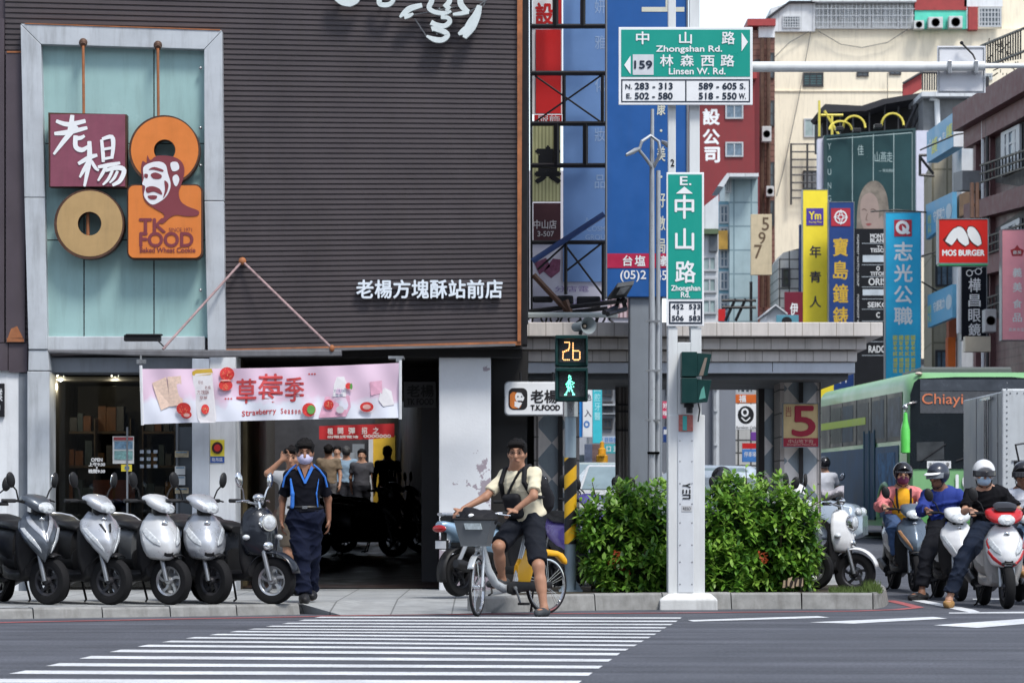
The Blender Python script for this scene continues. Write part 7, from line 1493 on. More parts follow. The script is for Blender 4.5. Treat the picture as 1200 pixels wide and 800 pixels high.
def add_head(fl, c, f, sc=1., up=(0, 0, 1)):
    r, f, u = head_axes(f, up); c = np.array(c); ax = [r, f, u]; at = lambda x, y, z: c+sc*(x*r+y*f+z*u)
    fl.ell(at(0, -.012, .025), np.array((.078, .092, .09))*sc, ax, .02); fl.ell(at(0, .018, -.03), np.array((.066, .068, .085))*sc, ax, .03); fl.ell(at(0, .045, -.085), np.array((.034, .03, .03))*sc, ax, .03)
    fl.cone(at(0, .088, .012), at(0, .104, -.028), .010*sc, .017*sc, .012)
    for s in (-1, 1):
        fl.ell(at(s*.076, -.012, -.005), np.array((.012, .024, .034))*sc, ax, .008); fl.ell(at(s*.042, .058, -.018), np.array((.026, .024, .02))*sc, ax, .02); fl.cone(at(s*.012, .083, .034), at(s*.048, .072, .036), .010*sc, .008*sc, .014)
    fl.cone(at(-.022, .078, -.062), at(.022, .078, -.062), .010*sc, .010*sc, .012)
    return at, (r, f, u)
def add_hand(fl, w, d, palm, thumb, L=.095, curl=.9, sc=1.):
    """wrist w, hand direction d, palm normal, side where the thumb leaves; four unequal bent fingers and a thumb"""
    d, palm, th = nv(d), nv(palm), nv(thumb); w = np.array(w)
    fl.ell(w+d*.045*sc, np.array((.040, .048, .017))*sc, [th, d, palm], .015)
    for i, (o, l) in enumerate(((.030, .070), (.010, .078), (-.010, .073), (-.029, .058))):
        a = w+(d*.082+th*o)*sc; d1 = nv(d*math.cos(curl*.6)+palm*math.sin(curl*.6)); b = a+d1*l*.5*sc; d2 = nv(d*math.cos(curl*1.7)+palm*math.sin(curl*1.7)); c = b+d2*l*.36*sc; d3 = nv(d*math.cos(curl*2.6)+palm*math.sin(curl*2.6)); e = c+d3*l*.26*sc
        fl.chain([a-d*.02*sc, a, b, c, e], [.010*sc, .0100*sc, .0092*sc, .0084*sc, .0070*sc], .006)
    a = w+(d*.028+th*.030)*sc; b = a+(d*.026+th*.026+palm*.010)*sc; c = b+(d*.026+th*.006+palm*.018)*sc; fl.chain([a, b, c], [.015*sc, .0115*sc, .009*sc], .010)
def foot(fl, ank, toe_dir, L=.25, h=.08):
    t = nv((toe_dir[0], toe_dir[1], 0)); a = np.array(ank); z0 = a[2]-h
    heel = np.array((a[0], a[1], z0+.034))-t*.05; ball = np.array((a[0], a[1], z0+.030))+t*.12; toe = np.array((a[0], a[1], z0+.026))+t*(L-.09)
    fl.cone(a, heel+t*.03+np.array((0, 0, .01)), .036, .036, .03); fl.chain([heel, ball, toe], [.036, .040, .028], .03)
def shoe(parent, ank, toe_dir, m, h=.08, low=False, name='shoe', L=.26, sole=None):
    t = nv((toe_dir[0], toe_dir[1], 0)); a = np.array(ank); z0 = a[2]-h; fl = Flesh(.03)
    heel = np.array((a[0], a[1], z0+.045))-t*.055; ball = np.array((a[0], a[1], z0+.040))+t*.12; toe = np.array((a[0], a[1], z0+.034))+t*(L-.09)
    fl.chain([heel, ball, toe], [.047, .050, .038], .03)
    if not low: fl.cone(a+np.array((0, 0, .0)), heel+t*.05, .046, .046, .03); fl.cut(a+np.array((0, 0, .02)), (0, 0, 1))
    else: fl.ell(ball+np.array((0, 0, .012)), (.052, .052, .045)); fl.cut(np.array((a[0], a[1], z0+.098))+t*.0, nv((t[0]*.2, t[1]*.2, 1)))
    fl.cut((0, 0, z0), (0, 0, -1)); o = fl.build(name, m, parent, .009)
    return o
def person(label, J, skin=SKIN, face=(0, -1, 0), hair='short', up=(0, 0, 1), group=None, sc=1., h=.0095, girth=1., eyes=True, mouth=True, root=None, shoes=None, feet=True, hairm=None, female=False):
    """J: joints in world space: head, neck, chest, belly, pelvis, shL.. (the figure's own left and right)"""
    J = {k: np.array(v, float) for k, v in J.items()}
    base = root or (J['pelvis'][0], J['pelvis'][1], min(J['anL'][2], J['anR'][2])-.08)
    t = thing('person', label, 'person', base, 0, group); fl = Flesh(.035)
    hs = sc*1.07; at, ax = add_head(fl, J['head'], face, hs, up); sc0 = sc
    fl.cone(J['neck'], J['head']+(J['neck']-J['head'])*.35, .053*sc, .050*sc, .04); fl.cone(J['neck']+(J['head']-J['neck'])*.12, J['shL']*.4+J['neck']*.6, .046, .042, .05); fl.cone(J['neck']+(J['head']-J['neck'])*.12, J['shR']*.4+J['neck']*.6, .046, .042, .05)
    tr = nv(J['shR']-J['shL']); tu = nv(J['neck']-J['pelvis']); tf = nv(np.cross(tu, tr)); tax = [tr, tf, tu]
    sw = np.linalg.norm(J['shR']-J['shL'])
    fl.cone(J['shL'], J['shR'], .055*sc, .055*sc, .05); fl.ell(J['chest'], (sw*.44*girth, .105*girth, .17), tax, .05); fl.ell(J['belly'], (sw*.38*girth, .10*girth, .15), tax, .05); fl.ell(J['pelvis'], (.155*girth, .11*girth, .12), tax, .05)
    for s in 'LR':
        fl.chain([J['sh'+s], J['el'+s], J['wr'+s]], [.048*sc, .038*sc, .026*sc], .025)
        d = J.get('hd'+s); d = nv(J['wr'+s]-J['el'+s]) if d is None else nv(d); pm = nv(J['pm'+s]) if 'pm'+s in J else nv(np.cross(d, (0, .3, 1))); thb = nv(J['th'+s]) if 'th'+s in J else nv(np.cross(pm, d))
        add_hand(fl, J['wr'+s], d, pm, thb, curl=float(J['cu'+s]) if 'cu'+s in J else .35, sc=sc)
        fl.chain([J['hip'+s], J['kn'+s], J['an'+s]], [.083*girth, .056*sc, .036*sc], .03); cm = J['kn'+s]*.65+J['an'+s]*.35; fl.cone(cm, J['kn'+s]*.45+J['an'+s]*.55, .053*sc, .045*sc, .03)
        if feet: foot(fl, J['an'+s], J['to'+s])
    fl.build('body', skin, t, h)
    if eyes:
        for s in (-1, 1):
            mb = MB(); p = at(s*.032, .084, .010); mb.ell(p, (.015, .008, .0065), 10, 6, M=Matrix(np.array(ax).T.tolist())); mb.build('eye', EYEM, t)
            mb = MB(); mb.tube([at(s*.014, .094, .036), at(s*.032, .092, .042), at(s*.050, .080, .037)], [.003, .0042, .002], 6); mb.build('eyebrow', hairm or HAIR, t)
    if mouth: mb = MB(); mb.tube([at(-.024, .083, -.062), at(0, .092, -.060), at(.024, .083, -.062)], [.0015, .0036, .0015], 6); mb.build('mouth', LIP, t)
    if hair:
        f2 = Flesh(.02); r, f, u = ax; sc = hs
        f2.ell(at(0, -.016, .034), np.array((.088, .103, .101))*sc, [r, f, u])
        if hair in ('full', 'swept'):
            f2.ell(at(0, .03, .072), np.array((.076, .070, .046))*sc, [r, f, u])
            for i_ in range(7): f2.cone(at(-.06+.02*i_, .07, .09), at(-.064+.021*i_, .088, .050+.012*(i_ % 2)), .016*sc, .007*sc)
        if hair == 'short': f2.ell(at(0, .015, .078), np.array((.072, .072, .042))*sc, [r, f, u])
        f2.cut(at(0, .078, {'full': .048, 'swept': .057}.get(hair, .066)), nv(f*1.0-u*.75)); f2.cut(at(0, -.03, -.055), -u)
        rr_ = random.Random(int(abs(J['head'][0])*1000))
        for i_ in range(46):
            a_ = rr_.uniform(-2.9, 2.9); e_ = rr_.uniform(.25, 1.35); d_ = (sin(a_)*cos(e_), cos(a_)*cos(e_), sin(e_)); b_ = [.084*d_[0], -.016+.099*d_[1], .034+.098*d_[2]]
            f2.cone(at(*b_), at(b_[0]*1.06+rr_.uniform(-.02, .02), b_[1]*1.04+rr_.uniform(-.012, .016), b_[2]-rr_.uniform(-.004, .026)), .015*sc, .004*sc, .008)
        f2.build('hair', hairm or HAIR, t, .006)
    return t, J, at, ax, tax
def shirt(t, J, tax, m, sleeve=.55, hem=.0, girth=1., loose=.018, name='shirt', wob=.008, seed=1, neck=.0, h=.0095, sleeveR=None, long=False, cuff=None):
    tr, tf, tu = tax; fl = Flesh(.045); sw = np.linalg.norm(J['shR']-J['shL'])
    hemp = J['pelvis']+tu*hem
    fl.cone(J['shL']+tu*.004, J['shR']+tu*.004, .054+loose*.4, .054+loose*.4, .05, ((J['neck']+tu*(.005+neck), tu),))
    fl.ell(J['chest'], (sw*.45*girth+loose, .108*girth+loose, .18), tax, .05, ((hemp, -tu), (J['neck']+tu*(.015+neck), tu)))
    fl.ell(J['belly'], (sw*.40*girth+loose, .106*girth+loose, .19), tax, .05, ((hemp, -tu),)); fl.ell(J['pelvis'], (.158*girth+loose*1.2, .115*girth+loose*1.2, .14), tax, .05, ((hemp, -tu),))
    for s in 'LR':
        sv = sleeve if s == 'L' or sleeveR is None else sleeveR; a, b, c = J['sh'+s], J['el'+s], J['wr'+s]
        if sv <= 1: e = a+(b-a)*sv; fl.cone(a, e+(b-a)*.12, .053+loose*.3, .048+loose*.6, .03, ((e, nv(b-a)),))
        else: e = b+(c-b)*(sv-1); fl.cone(a, b, .055+loose*.7, .044+loose*.8, .03); fl.cone(b, e+(c-b)*.1, .044+loose*.8, .034+loose*.7, .02, ((e, nv(c-b)),))
    return fl.build(name, m, t, h, wob, seed)
def trousers(t, J, tax, m, end=1.9, girth=1., loose=.014, name='trousers', wob=.007, seed=2, waist=.12, h=.0095):
    tr, tf, tu = tax; fl = Flesh(.04); wp = J['pelvis']+tu*waist
    fl.ell(J['pelvis'], (.158*girth+loose, .114*girth+loose, .15), tax, .04, ((wp, tu),)); fl.ell(J['pelvis']*.6+J['belly']*.4, (.15*girth+loose*.6, .105*girth+loose*.6, .12), tax, .04, ((wp, tu),))
    for s in 'LR':
        a, b, c = J['hip'+s], J['kn'+s], J['an'+s]
        if end <= 1: e = a+(b-a)*end; fl.cone(a, e+(b-a)*.12, .088*girth+loose, .066+loose*1.0, .04, ((e, nv(b-a)),))
        else: e = b+(c-b)*(end-1); fl.cone(a, b, .088*girth+loose, .062+loose, .04); fl.cone(b, e+(c-b)*.08, .060+loose, .046+loose*1.3, .03, ((e, nv(c-b)),))
    return fl.build(name, m, t, h, wob, seed)
def mask(t, at, ax, m, sc=1.07):
    r, f, u = ax; fl = Flesh(.012); fl.ell(at(0, .028, -.045), np.array((.071, .076, .068))*sc, [r, f, u]); fl.ell(at(0, .062, -.05), np.array((.045, .056, .05))*sc, [r, f, u], .02)
    fl.cut(at(0, .08, -.004), u); fl.cut(at(0, .0, -.108), -u); fl.cut(at(0, .012, 0), -f)
    o = fl.build('face_mask', m, t, .006)
    for s in (-1, 1): mb = MB(); mb.tube([at(s*.066, .03, -.02), at(s*.079, -.02, -.004)], .0025, 5); mb.tube([at(s*.064, .03, -.075), at(s*.079, -.02, -.03)], .0025, 5); mb.build('ear_loop', m, o)
    return o
def helmet(t, at, ax, m, visor=None, peak=None, full=False):
    r, f, u = ax; fl = Flesh(.02); fl.ell(at(0, -.014, .042), (.122, .142, .128), [r, f, u]); 
    fl.cut(at(0, .075, .035), nv(f*.85-u*.55)); fl.cut(at(0, -.03, -.075), nv(-u+f*.15)); o = fl.build('helmet', m, t, .008)
    if visor:
        mb = MB()
        def vf(a, b): q = radians(lerp(-75, 75, a)); z = lerp(.055, -.008, b); return Vector(at(.125*sin(q), -.01+.145*cos(q)+.012*b, z))
        mb.grid(vf, 16, 5); mb.build('visor', visor, o, solid=.004)
    if peak:
        mb = MB()
        def pf(a, b): q = radians(lerp(-60, 60, a)); return Vector(at(.12*sin(q), -.01+.14*cos(q)+.07*b*cos(q), .062-.02*b))
        mb.grid(pf, 14, 3); mb.build('peak', peak, o, solid=.006)
    for s in (-1, 1): mb = MB(); mb.tube([at(s*.085, .0, -.05), at(s*.07, .03, -.10), at(s*.02, .05, -.125)], .006, 5); mb.build('chin_strap', BPL, o)
    return o
def W(x, y, Y): return np.array(P(x, y, Y))
def V3(*a): return np.array(a, float)
# ---- the man walking out beside the scooters
Y0 = 32.15; g = PZ; px = lambda x: GX(x, Y0)
hd = V3(px(357.5), Y0-.02, g+1.515)
J = dict(head=hd, neck=V3(px(358), Y0+.02, g+1.375), chest=V3(px(357.5), Y0+.02, g+1.20), belly=V3(px(357.5), Y0+.02, g+1.02), pelvis=V3(px(357.5), Y0+.03, g+.88),
    shL=V3(px(375.5), Y0+.03, g+1.275), shR=V3(px(339.5), Y0+.03, g+1.275), elL=V3(px(383.5), Y0+.10, g+1.05), elR=V3(px(330.5), Y0+.10, g+1.05), wrL=V3(px(384.5), Y0+.10, g+.84), wrR=V3(px(329.5), Y0+.06, g+.83),
    hdL=(0, .1, -1), hdR=(.05, .0, -1), pmL=(-1, .1, 0), pmR=(1, .1, 0), thL=(0, -1, 0), thR=(0, -1, 0), hipL=V3(px(366), Y0+.03, g+.84), hipR=V3(px(349), Y0+.03, g+.84), knL=V3(px(364), Y0+.10, g+.46), knR=V3(px(354), Y0-.04, g+.45), anL=V3(px(363), Y0+.28, g+.11), anR=V3(px(357), Y0-.12, g+.085), toL=(.1, -1, 0), toR=(.12, -1, 0), cuL=.45, cuR=.45)
t, J, at, ax, tax = person('man in a black polo with blue trim and dark trousers standing beside the retro scooter', J, SKIN3, (0.05, -1, -.12), 'full', girth=1.0)
POLO = mat('polo_black', (.005, .0055, .010), .9, var=.15, vs=12, bump=.9, bs=7, spec=.15); BTRIM = mat('polo_blue', (.035, .16, .55), .8, var=.1)
shirt(t, J, tax, POLO, .82, .05, 1.0, .02, 'polo_shirt', .009, 4)
trousers(t, J, tax, mat('navy_trousers', (.007, .010, .026), .9, var=.15, vs=10, bump=.9, bs=7, spec=.15), 1.97, 1.0, .02, wob=.02)
mask(t, at, ax, mat('mask_lilac', (.50, .48, .66), .8, var=.05))
fr_y = lambda x, z, d: V3(x, Y0+.02-.135-d, z)
mb = MB(); c = J['neck']
mb.prism([Vector((px(350.5), Y0-.085, g+1.385)), Vector((px(358), Y0-.121, g+1.24)), Vector((px(365.5), Y0-.085, g+1.385)), Vector((px(368), Y0-.085, g+1.36)), Vector((px(359.5), Y0-.128, g+1.205)), Vector((px(357.5), Y0-.128, g+1.205)), Vector((px(348.8), Y0-.085, g+1.365))], (0, .012, 0)); mb.build('collar', BTRIM, t)
mb = MB(); mb.prism([Vector((px(352.5), Y0-.085, g+1.395)), Vector((px(363.5), Y0-.085, g+1.395)), Vector((px(358), Y0-.119, g+1.255))], (0, .01, 0)); mb.build('open_neck', SKIN3, t)
for s, xx in ((-1, (341, 343.5, 345.5, 343)), (1, (374, 371.5, 370, 373))):
    f2 = Flesh(.01); f2.chain([V3(px(xx[0]), Y0-.055, g+1.25), V3(px(xx[1]), Y0-.088, g+1.10), V3(px(xx[3]), Y0-.075, g+.97)], [.010, .020, .022] if s < 0 else [.006, .008, .008]); f2.build('side_stripe', BTRIM, t, .008)
    mb = MB(); mb.tube([V3(px(357.5+s*10), Y0-.01, g+1.395), V3(px(357.5+s*17), Y0-.03, g+1.345), V3(px(357.5+s*23.5), Y0-.04, g+1.27), V3(px(357.5+s*26), Y0-.02, g+1.17)], .011, 6); mb.build('shoulder_stripe', BTRIM, t)
mb = MB(); ring = [Vector((px(357.5)+.172*cos(a), Y0+.03+.128*sin(a), g+.965)) for a in [2*pi*k/28 for k in range(28)]]; mb.tube(ring, .016, 6, close=True); o = mb.build('belt', BLACK, t); MB().box((px(355), Y0-.118, g+.95), (px(361), Y0-.108, g+.98)).build('buckle', CHR, o)
for s in 'LR': shoe(t, J['an'+s], J['to'+s], mat('shoe_black', (.014, .014, .016), .5), h=.085)
# ---- person behind him with a raised arm
Y1 = 34.6; px = lambda x: GX(x, Y1); g = .1
J = dict(head=V3(px(344), Y1, g+1.49), neck=V3(px(344), Y1+.02, g+1.35), chest=V3(px(343), Y1+.02, g+1.18), belly=V3(px(343), Y1+.02, g+1.0), pelvis=V3(px(343), Y1+.03, g+.87), shL=V3(px(360), Y1, g+1.29), shR=V3(px(328), Y1, g+1.29), elL=V3(px(364), Y1, g+1.03), elR=V3(px(314), Y1-.02, g+1.33), wrL=V3(px(366), Y1-.05, g+.82), wrR=V3(px(330), Y1-.05, g+1.47),
    hipL=V3(px(351), Y1, g+.83), hipR=V3(px(336), Y1, g+.83), knL=V3(px(350), Y1, g+.46), knR=V3(px(338), Y1, g+.46), anL=V3(px(349), Y1+.05, g+.085), anR=V3(px(339), Y1, g+.085), toL=(.2, -1, 0), toR=(-.1, -1, 0), cuL=.4, cuR=.6)
t, J, at, ax, tax = person('person in a pale shirt behind the man in black, arm raised to the head', J, SKIN, (-.3, -1, 0), 'full', h=.013)
shirt(t, J, tax, mat('shirt_grey_white', (.34, .35, .37), .8, var=.1), .6, .0, 1, .02, h=.013); trousers(t, J, tax, mat('khaki_shorts', (.10, .08, .06), .8), .8, 1, .02, 'shorts', h=.013)
for s in 'LR': shoe(t, J['an'+s], J['to'+s], mat('shoe_black', (.014, .014, .016), .5), h=.085)
# ---- walkers inside the arcade
def walker(label, x, Y, Hgt, sm, tm, hair='short', back=False, sk=SKIN2, sway=.12, long=False, hm=None):
    g = grade(Y)+.1; k = Hgt/1.7; X = GX(x, Y); f = 1 if back else -1; q = lambda a, b, c: V3(X+a*k, Y+b*k*f*-1, g+c*k)
    s_ = -f
    J = dict(head=q(0, .02, 1.59), neck=q(0, 0, 1.44), chest=q(0, 0, 1.26), belly=q(0, 0, 1.07), pelvis=q(0, 0, .92), shL=q(.19*s_, 0, 1.38), shR=q(-.19*s_, 0, 1.38), elL=q(.25*s_, -.05, 1.10), elR=q(-.25*s_, .05, 1.10), wrL=q(.25*s_, .08, .87), wrR=q(-.24*s_, .16, .88),
        hipL=q(.09*s_, 0, .88), hipR=q(-.09*s_, 0, .88), knL=q(.09*s_, sway, .48), knR=q(-.09*s_, -sway*.5, .48), anL=q(.09*s_, sway*1.2, .085), anR=q(-.09*s_, -sway*2, .11), toL=(0, f, 0), toR=(0, f, 0))
    t, J, at, ax, tax = person(label, J, sk, (0, f, 0), hair, h=.017, eyes=False, mouth=False, group='walkers in the arcade', hairm=hm)
    shirt(t, J, tax, sm, 1.8 if long else .6, .0, 1, .025, h=.017, wob=.01); trousers(t, J, tax, tm, 1.95, 1, .02, h=.017)
    for s in 'LR': shoe(t, J['an'+s], J['to'+s], mat('shoe_white', (.55, .55, .55), .6) if tm.name == 'grey_trousers' else mat('shoe_black', (.014, .014, .016), .5), h=.085)
    return t
walker('walker in a light blue jacket seen from behind in the arcade', 406, 70, 1.66, mat('jacket_blue', (.22, .32, .42), .8, var=.15), mat('dark_trousers', (.015, .016, .022), .8), back=True, long=True, hm=mat('grey_hair', (.05, .05, .05), .6))
walker('walker in a tan top and grey trousers walking away in the arcade', 385, 66, 1.7, mat('tan_top', (.20, .15, .10), .8, var=.15), mat('grey_trousers', (.16, .16, .17), .8), back=True)
walker('walker in a white top coming towards the street deep in the arcade', 395, 74, 1.68, mat('white_top', (.5, .5, .5), .8), mat('dark_trousers', (.015, .016, .022), .8), long=True)
walker('dark figure before the yellow column in the arcade', 454, 62, 1.66, mat('dark_top', (.02, .02, .024), .8), mat('dark_trousers', (.015, .016, .022), .8), back=True)
walker('dark figure by the scooters in the arcade beside the light blue jacket', 424, 66, 1.6, mat('grey_top', (.06, .06, .07), .8), mat('dark_trousers', (.015, .016, .022), .8))
# ------------------------------------------------------------------ city bicycle and its rider
FRM = mat('bike_silver', (.52, .55, .57), .32, .4, var=.04, coat=.3); YB = mat('bike_yellow', (.82, .42, .012), .35, var=.05, coat=.2); BSK = mat('basket_grey', (.11, .12, .13), .5, .1, var=.1)
bk = thing('city_bicycle', 'silver step-through city bicycle with a yellow rear cover and grey front basket', 'bicycle', (0, 0, 0))
ST = radians(31)
def bwheel(nm, c, M=None):
    mb = MB(); mb.lathe([(.014*cos(a), .273+.016*sin(a)) for a in [2*pi*k/10 for k in range(11)]], c, 'X', 40, M=M); w = mb.build(nm, TYRE, bk, world=False)
    mb = MB(); mb.lathe([(-.011, .262), (-.013, .248), (.013, .248), (.011, .262)], c, 'X', 40, M=M); mb.lathe([(-.035, 0), (-.035, .022), (.035, .022), (.035, 0)], c, 'X', 14, M=M); mb.build('rim', CHR, w, world=False)
    mb = MB(); c = Vector(c)
    for k in range(20):
        a = 2*pi*k/20; p, q_ = Vector((.025*(-1)**k, .02*cos(a), .02*sin(a))), Vector((0, .25*cos(a+.25*(-1)**(k//2)), .25*sin(a+.25*(-1)**(k//2))))
        if M is not None: p, q_ = M @ p, M @ q_
        mb.tube([c+p, c+q_], .0017, 4, cap=False)
    mb.build('spokes', CHR, w, world=False)
Mb = Matrix.Rotation(ST, 4, 'Z'); BA = Vector((0, -.40, 0))
def bs(p): return BA+Mb @ (Vector(p)-BA)
bwheel('front_wheel', bs((0, -.53, .29)), Mb); bwheel('rear_wheel', (0, .52, .29))
mb = MB(); mb.tube([(0, -.385, .80), (0, -.37, .66), (0, -.30, .46), (0, -.20, .32), (0, -.08, .265), (0, .06, .27), (0, .10, .30)], [.03, .036, .040, .042, .042, .038, .034], 12); mb.tube([(0, .06, .26), (0, .22, .76)], [.030, .024], 12); mb.tube([(0, -.395, .86), (0, -.43, .64)], .030, 12)
for sx in (-.045, .045): mb.tube([(sx*.6, .08, .28), (sx, .52, .29)], .013, 8)
mb.build('frame', FRM, bk, world=False)
mb = MB()
for sx in (-.05, .05): mb.tube([bs((sx, -.53, .29)), bs((sx, -.47, .56)), bs((sx*.6, -.43, .64))], .013, 8)
mb.build('fork', FRM, bk, world=False)
def ff(u, v): a = radians(lerp(35, 150, u)); s = (v-.5)*2; return bs((s*.032, -.53-.315*cos(a), .29+.315*sin(a)))
mb = MB(); mb.grid(ff, 14, 3); mb.build('front_fender', FRM, bk, solid=.004, world=False)
mb = MB(); mb.loft([superell((0, y, z), w, h, 14, 3) for y, z, w, h in ((.09, .38, .028, .12), (.16, .42, .034, .19), (.26, .47, .036, .19), (.32, .56, .036, .11), (.50, .615, .036, .035), (.66, .60, .036, .03), (.74, .555, .034, .05), (.80, .52, .02, .03))]); mb.build('rear_cover', YB, bk, world=False)
mb = MB(); mb.loft([superell((.055, y, z), .012, h, 12, 2.5) for y, z, h in ((-.08, .27, .05), (.0, .27, .07), (.12, .28, .05), (.42, .29, .03), (.54, .29, .035))]); mb.build('chain_guard', BPL, bk, world=False)
mb = MB(); mb.tube([(-.06, 0, .27), (.09, 0, .27)], .02, 10); mb.tube([(.085, 0, .27), (.095, .06, .12)], .011, 8); mb.tube([(-.075, 0, .27), (-.085, -.06, .42)], .011, 8); ck_ = mb.build('crank', FORKM, bk, world=False)
for x, y, z in ((.14, .06, .115), (-.13, -.06, .425)): MB().box((x-.045, y-.04, z-.012), (x+.045, y+.04, z+.012)).build('pedal', BPL, ck_, world=False)
mb = MB(); mb.tube([(0, .215, .74), (0, .245, .86)], .014, 10); mb.build('seat_post', CHR, bk, world=False)
mb = MB(); mb.loft([superell((0, y, z), w, h, 14, 2.5) for y, z, w, h in ((.06, .885, .02, .015), (.14, .885, .035, .025), (.28, .89, .085, .035), (.36, .90, .09, .03), (.39, .905, .06, .02))]); mb.build('saddle', SEATM, bk, world=False)
mb = MB(); mb.tube([bs((0, -.39, .86)), bs((0, -.375, .98))], .016, 10); mb.tube([bs((x, y, z)) for x, y, z in ((-.29, -.26, 1.0), (-.18, -.34, 1.01), (-.06, -.38, .99), (.06, -.38, .99), (.18, -.34, 1.01), (.29, -.26, 1.0))], .012, 8); hb2 = mb.build('handlebar', CHR, bk, world=False)
for sx in (-1, 1):
    mb = MB(); mb.tube([bs((sx*.20, -.325, 1.01)), bs((sx*.30, -.252, 1.0))], .019, 10); mb.build('grip', BPL, hb2, world=False); mb = MB(); mb.tube([bs((sx*.17, -.37, 1.0)), bs((sx*.28, -.31, .985))], .006, 6); mb.build('brake_lever', CHR, hb2, world=False)
mb = MB()
def ring(z, w, d, y): return [bs((x, yy, z)) for x, yy in ((-w, y-d), (w, y-d), (w, y+d), (-w, y+d))]
lo_, hi_ = ring(.70, .13, .09, -.58), ring(.95, .19, .135, -.58)
for i in range(4): j = (i+1) % 4; mb.add([lo_[i], lo_[j], hi_[j], hi_[i]], [(0, 1, 2, 3)])
mb.add(lo_, [(0, 1, 2, 3)]); bq = mb.build('basket', BSK, bk, solid=.012, world=False)
mb = MB(); mb.tube(hi_, .012, 6, close=True); mb.build('basket_rim', BPL, bq, world=False)
mb = MB(); e = [(lo_[0]*.25+hi_[0]*.75)*.72+(lo_[1]*.25+hi_[1]*.75)*.28, (lo_[0]*.25+hi_[0]*.75)*.25+(lo_[1]*.25+hi_[1]*.75)*.75]; u_ = (hi_[0]-lo_[0])*.24; o_ = bs((0, -1, 0))-bs((0, 0, 0)); mb.prism([e[0]-u_*.6, e[1]-u_*.6, e[1]+u_*.4, e[0]+u_*.4], o_*.02); mb.build('basket_card', mat('pale_card', (.42, .48, .5), .5, var=.3, vs=30), bq, world=False)
mb = MB(); mb.ell(bs((0, -.50, .66)), (.03, .03, .03)); mb.build('headlight', LENS, bk, world=False)
mb = MB(); mb.tube([(-.06, .40, .27), (-.16, .46, .02)], .01, 6); mb.build('kickstand', BPL, bk, world=False)
BX, BYY, BR = 597, 31.35, radians(-45); place(bk, BX, BYY, BR, z=0)
BM = Matrix.Translation((GX(BX, BYY), BYY, 0)) @ Matrix.Rotation(BR, 4, 'Z')
def bw(*p): return np.array(BM @ Vector(p))
gL, gR = np.array(BM @ bs((.26, -.275, 1.0))), np.array(BM @ bs((-.26, -.275, 1.0)))
pel = bw(0, .25, .975); X0 = pel[0]
J = dict(pelvis=pel, belly=pel+V3(-.03, -.04, .15), chest=pel+V3(-.07, -.08, .32), neck=pel+V3(-.105, -.13, .485), head=W(606, 531.5, 31.38), shL=pel+V3(.08, -.20, .415), shR=pel+V3(-.225, -.01, .40),
    elL=pel+V3(.06, -.36, .20), elR=(pel+V3(-.225, -.01, .40))*.52+gR*.48+V3(.03, 0, -.03), wrL=gL+V3(.07, .02, .05), wrR=gR+V3(.05, .05, .05), hdL=(-.8, -.3, -.35), hdR=(-.75, -.5, -.4), pmL=(-.3, .2, -1), pmR=(-.3, .2, -1), thL=(-.3, .9, 0), thR=(.3, -.8, 0), cuL=1.0, cuR=1.0,
    hipL=pel+V3(.06, -.09, -.05), hipR=pel+V3(-.08, .05, -.05), knL=V3(GX(631, 31.1), 31.08, .49), anL=V3(GX(637.5, 31), 31.0, .085), toL=(-.35, -1, 0), knR=V3(GX(584, 31.3), 31.2, .68), anR=V3(GX(588, 31.4), 31.42, .36), toR=(-.7, -.7, 0))
t, J, at, ax, tax = person('man with glasses in a cream shirt astride the city bicycle on the crosswalk', J, SKIN, (-.12, -1, -.02), 'swept', girth=1.08, sc=1.04)
CRM = mat('cream_tshirt', (.66, .60, .44), .85, var=.07, vs=8, bump=.9, bs=7)
shirt(t, J, tax, CRM, .74, .0, 1.14, .024, 't_shirt', .010, 7); trousers(t, J, tax, mat('black_shorts', (.010, .012, .018), .85, var=.15, vs=10, bump=.9, bs=7, spec=.2), .92, 1.04, .022, 'shorts', .012, 2, .04)
for s in 'LR': shoe(t, J['an'+s], J['to'+s], mat('grey_clog', (.045, .05, .055), .6, var=.1), h=.085, low=True, name='clog')
mb = MB(); 
for s in (-1, 1): mb.tube([Vector(at(s*.032+.021*cos(a), .098-.004*abs(cos(a)), .008+.015*sin(a))) for a in [2*pi*k/14 for k in range(14)]], .0022, 5, close=True); mb.tube([at(s*.053, .092, .012), at(s*.078, .0, .012)], .002, 5)
mb.tube([at(-.011, .102, .010), at(.011, .102, .010)], .002, 5); mb.build('glasses', BPL, t)
bp = thing('backpack', 'black backpack worn by the cyclist in the cream shirt', 'backpack', tuple(pel)); NYL = mat('black_nylon', (.010, .010, .013), .7, var=.2, vs=14, bump=.3, spec=.25); tr, tf, tu = tax; c = J['chest']-tf*.17-tu*.14-tr*.06
fl = Flesh(.05); fl.ell(c, (.155, .10, .21), tax); fl.ell(c-tu*.12-tf*.03, (.14, .09, .14), tax); fl.ell(c+tr*-.02-tf*.08-tu*.08, (.11, .05, .12), tax); fl.build('bag', NYL, bp, .011, .006, 3)
for s in (-1, 1): mb = MB(); mb.tube([J['neck']+tr*s*.10-tf*.09-tu*.02, J['neck']+tr*s*.115+tf*.04-tu*.005, J['chest']+tr*s*.135+tf*.135+tu*.06, J['chest']+tr*s*.165+tf*.10-tu*.10, J['belly']+tr*s*.21-tf*.03+tu*.02], [.024, .026, .026, .022, .018], 8); mb.build('strap', NYL, bp)
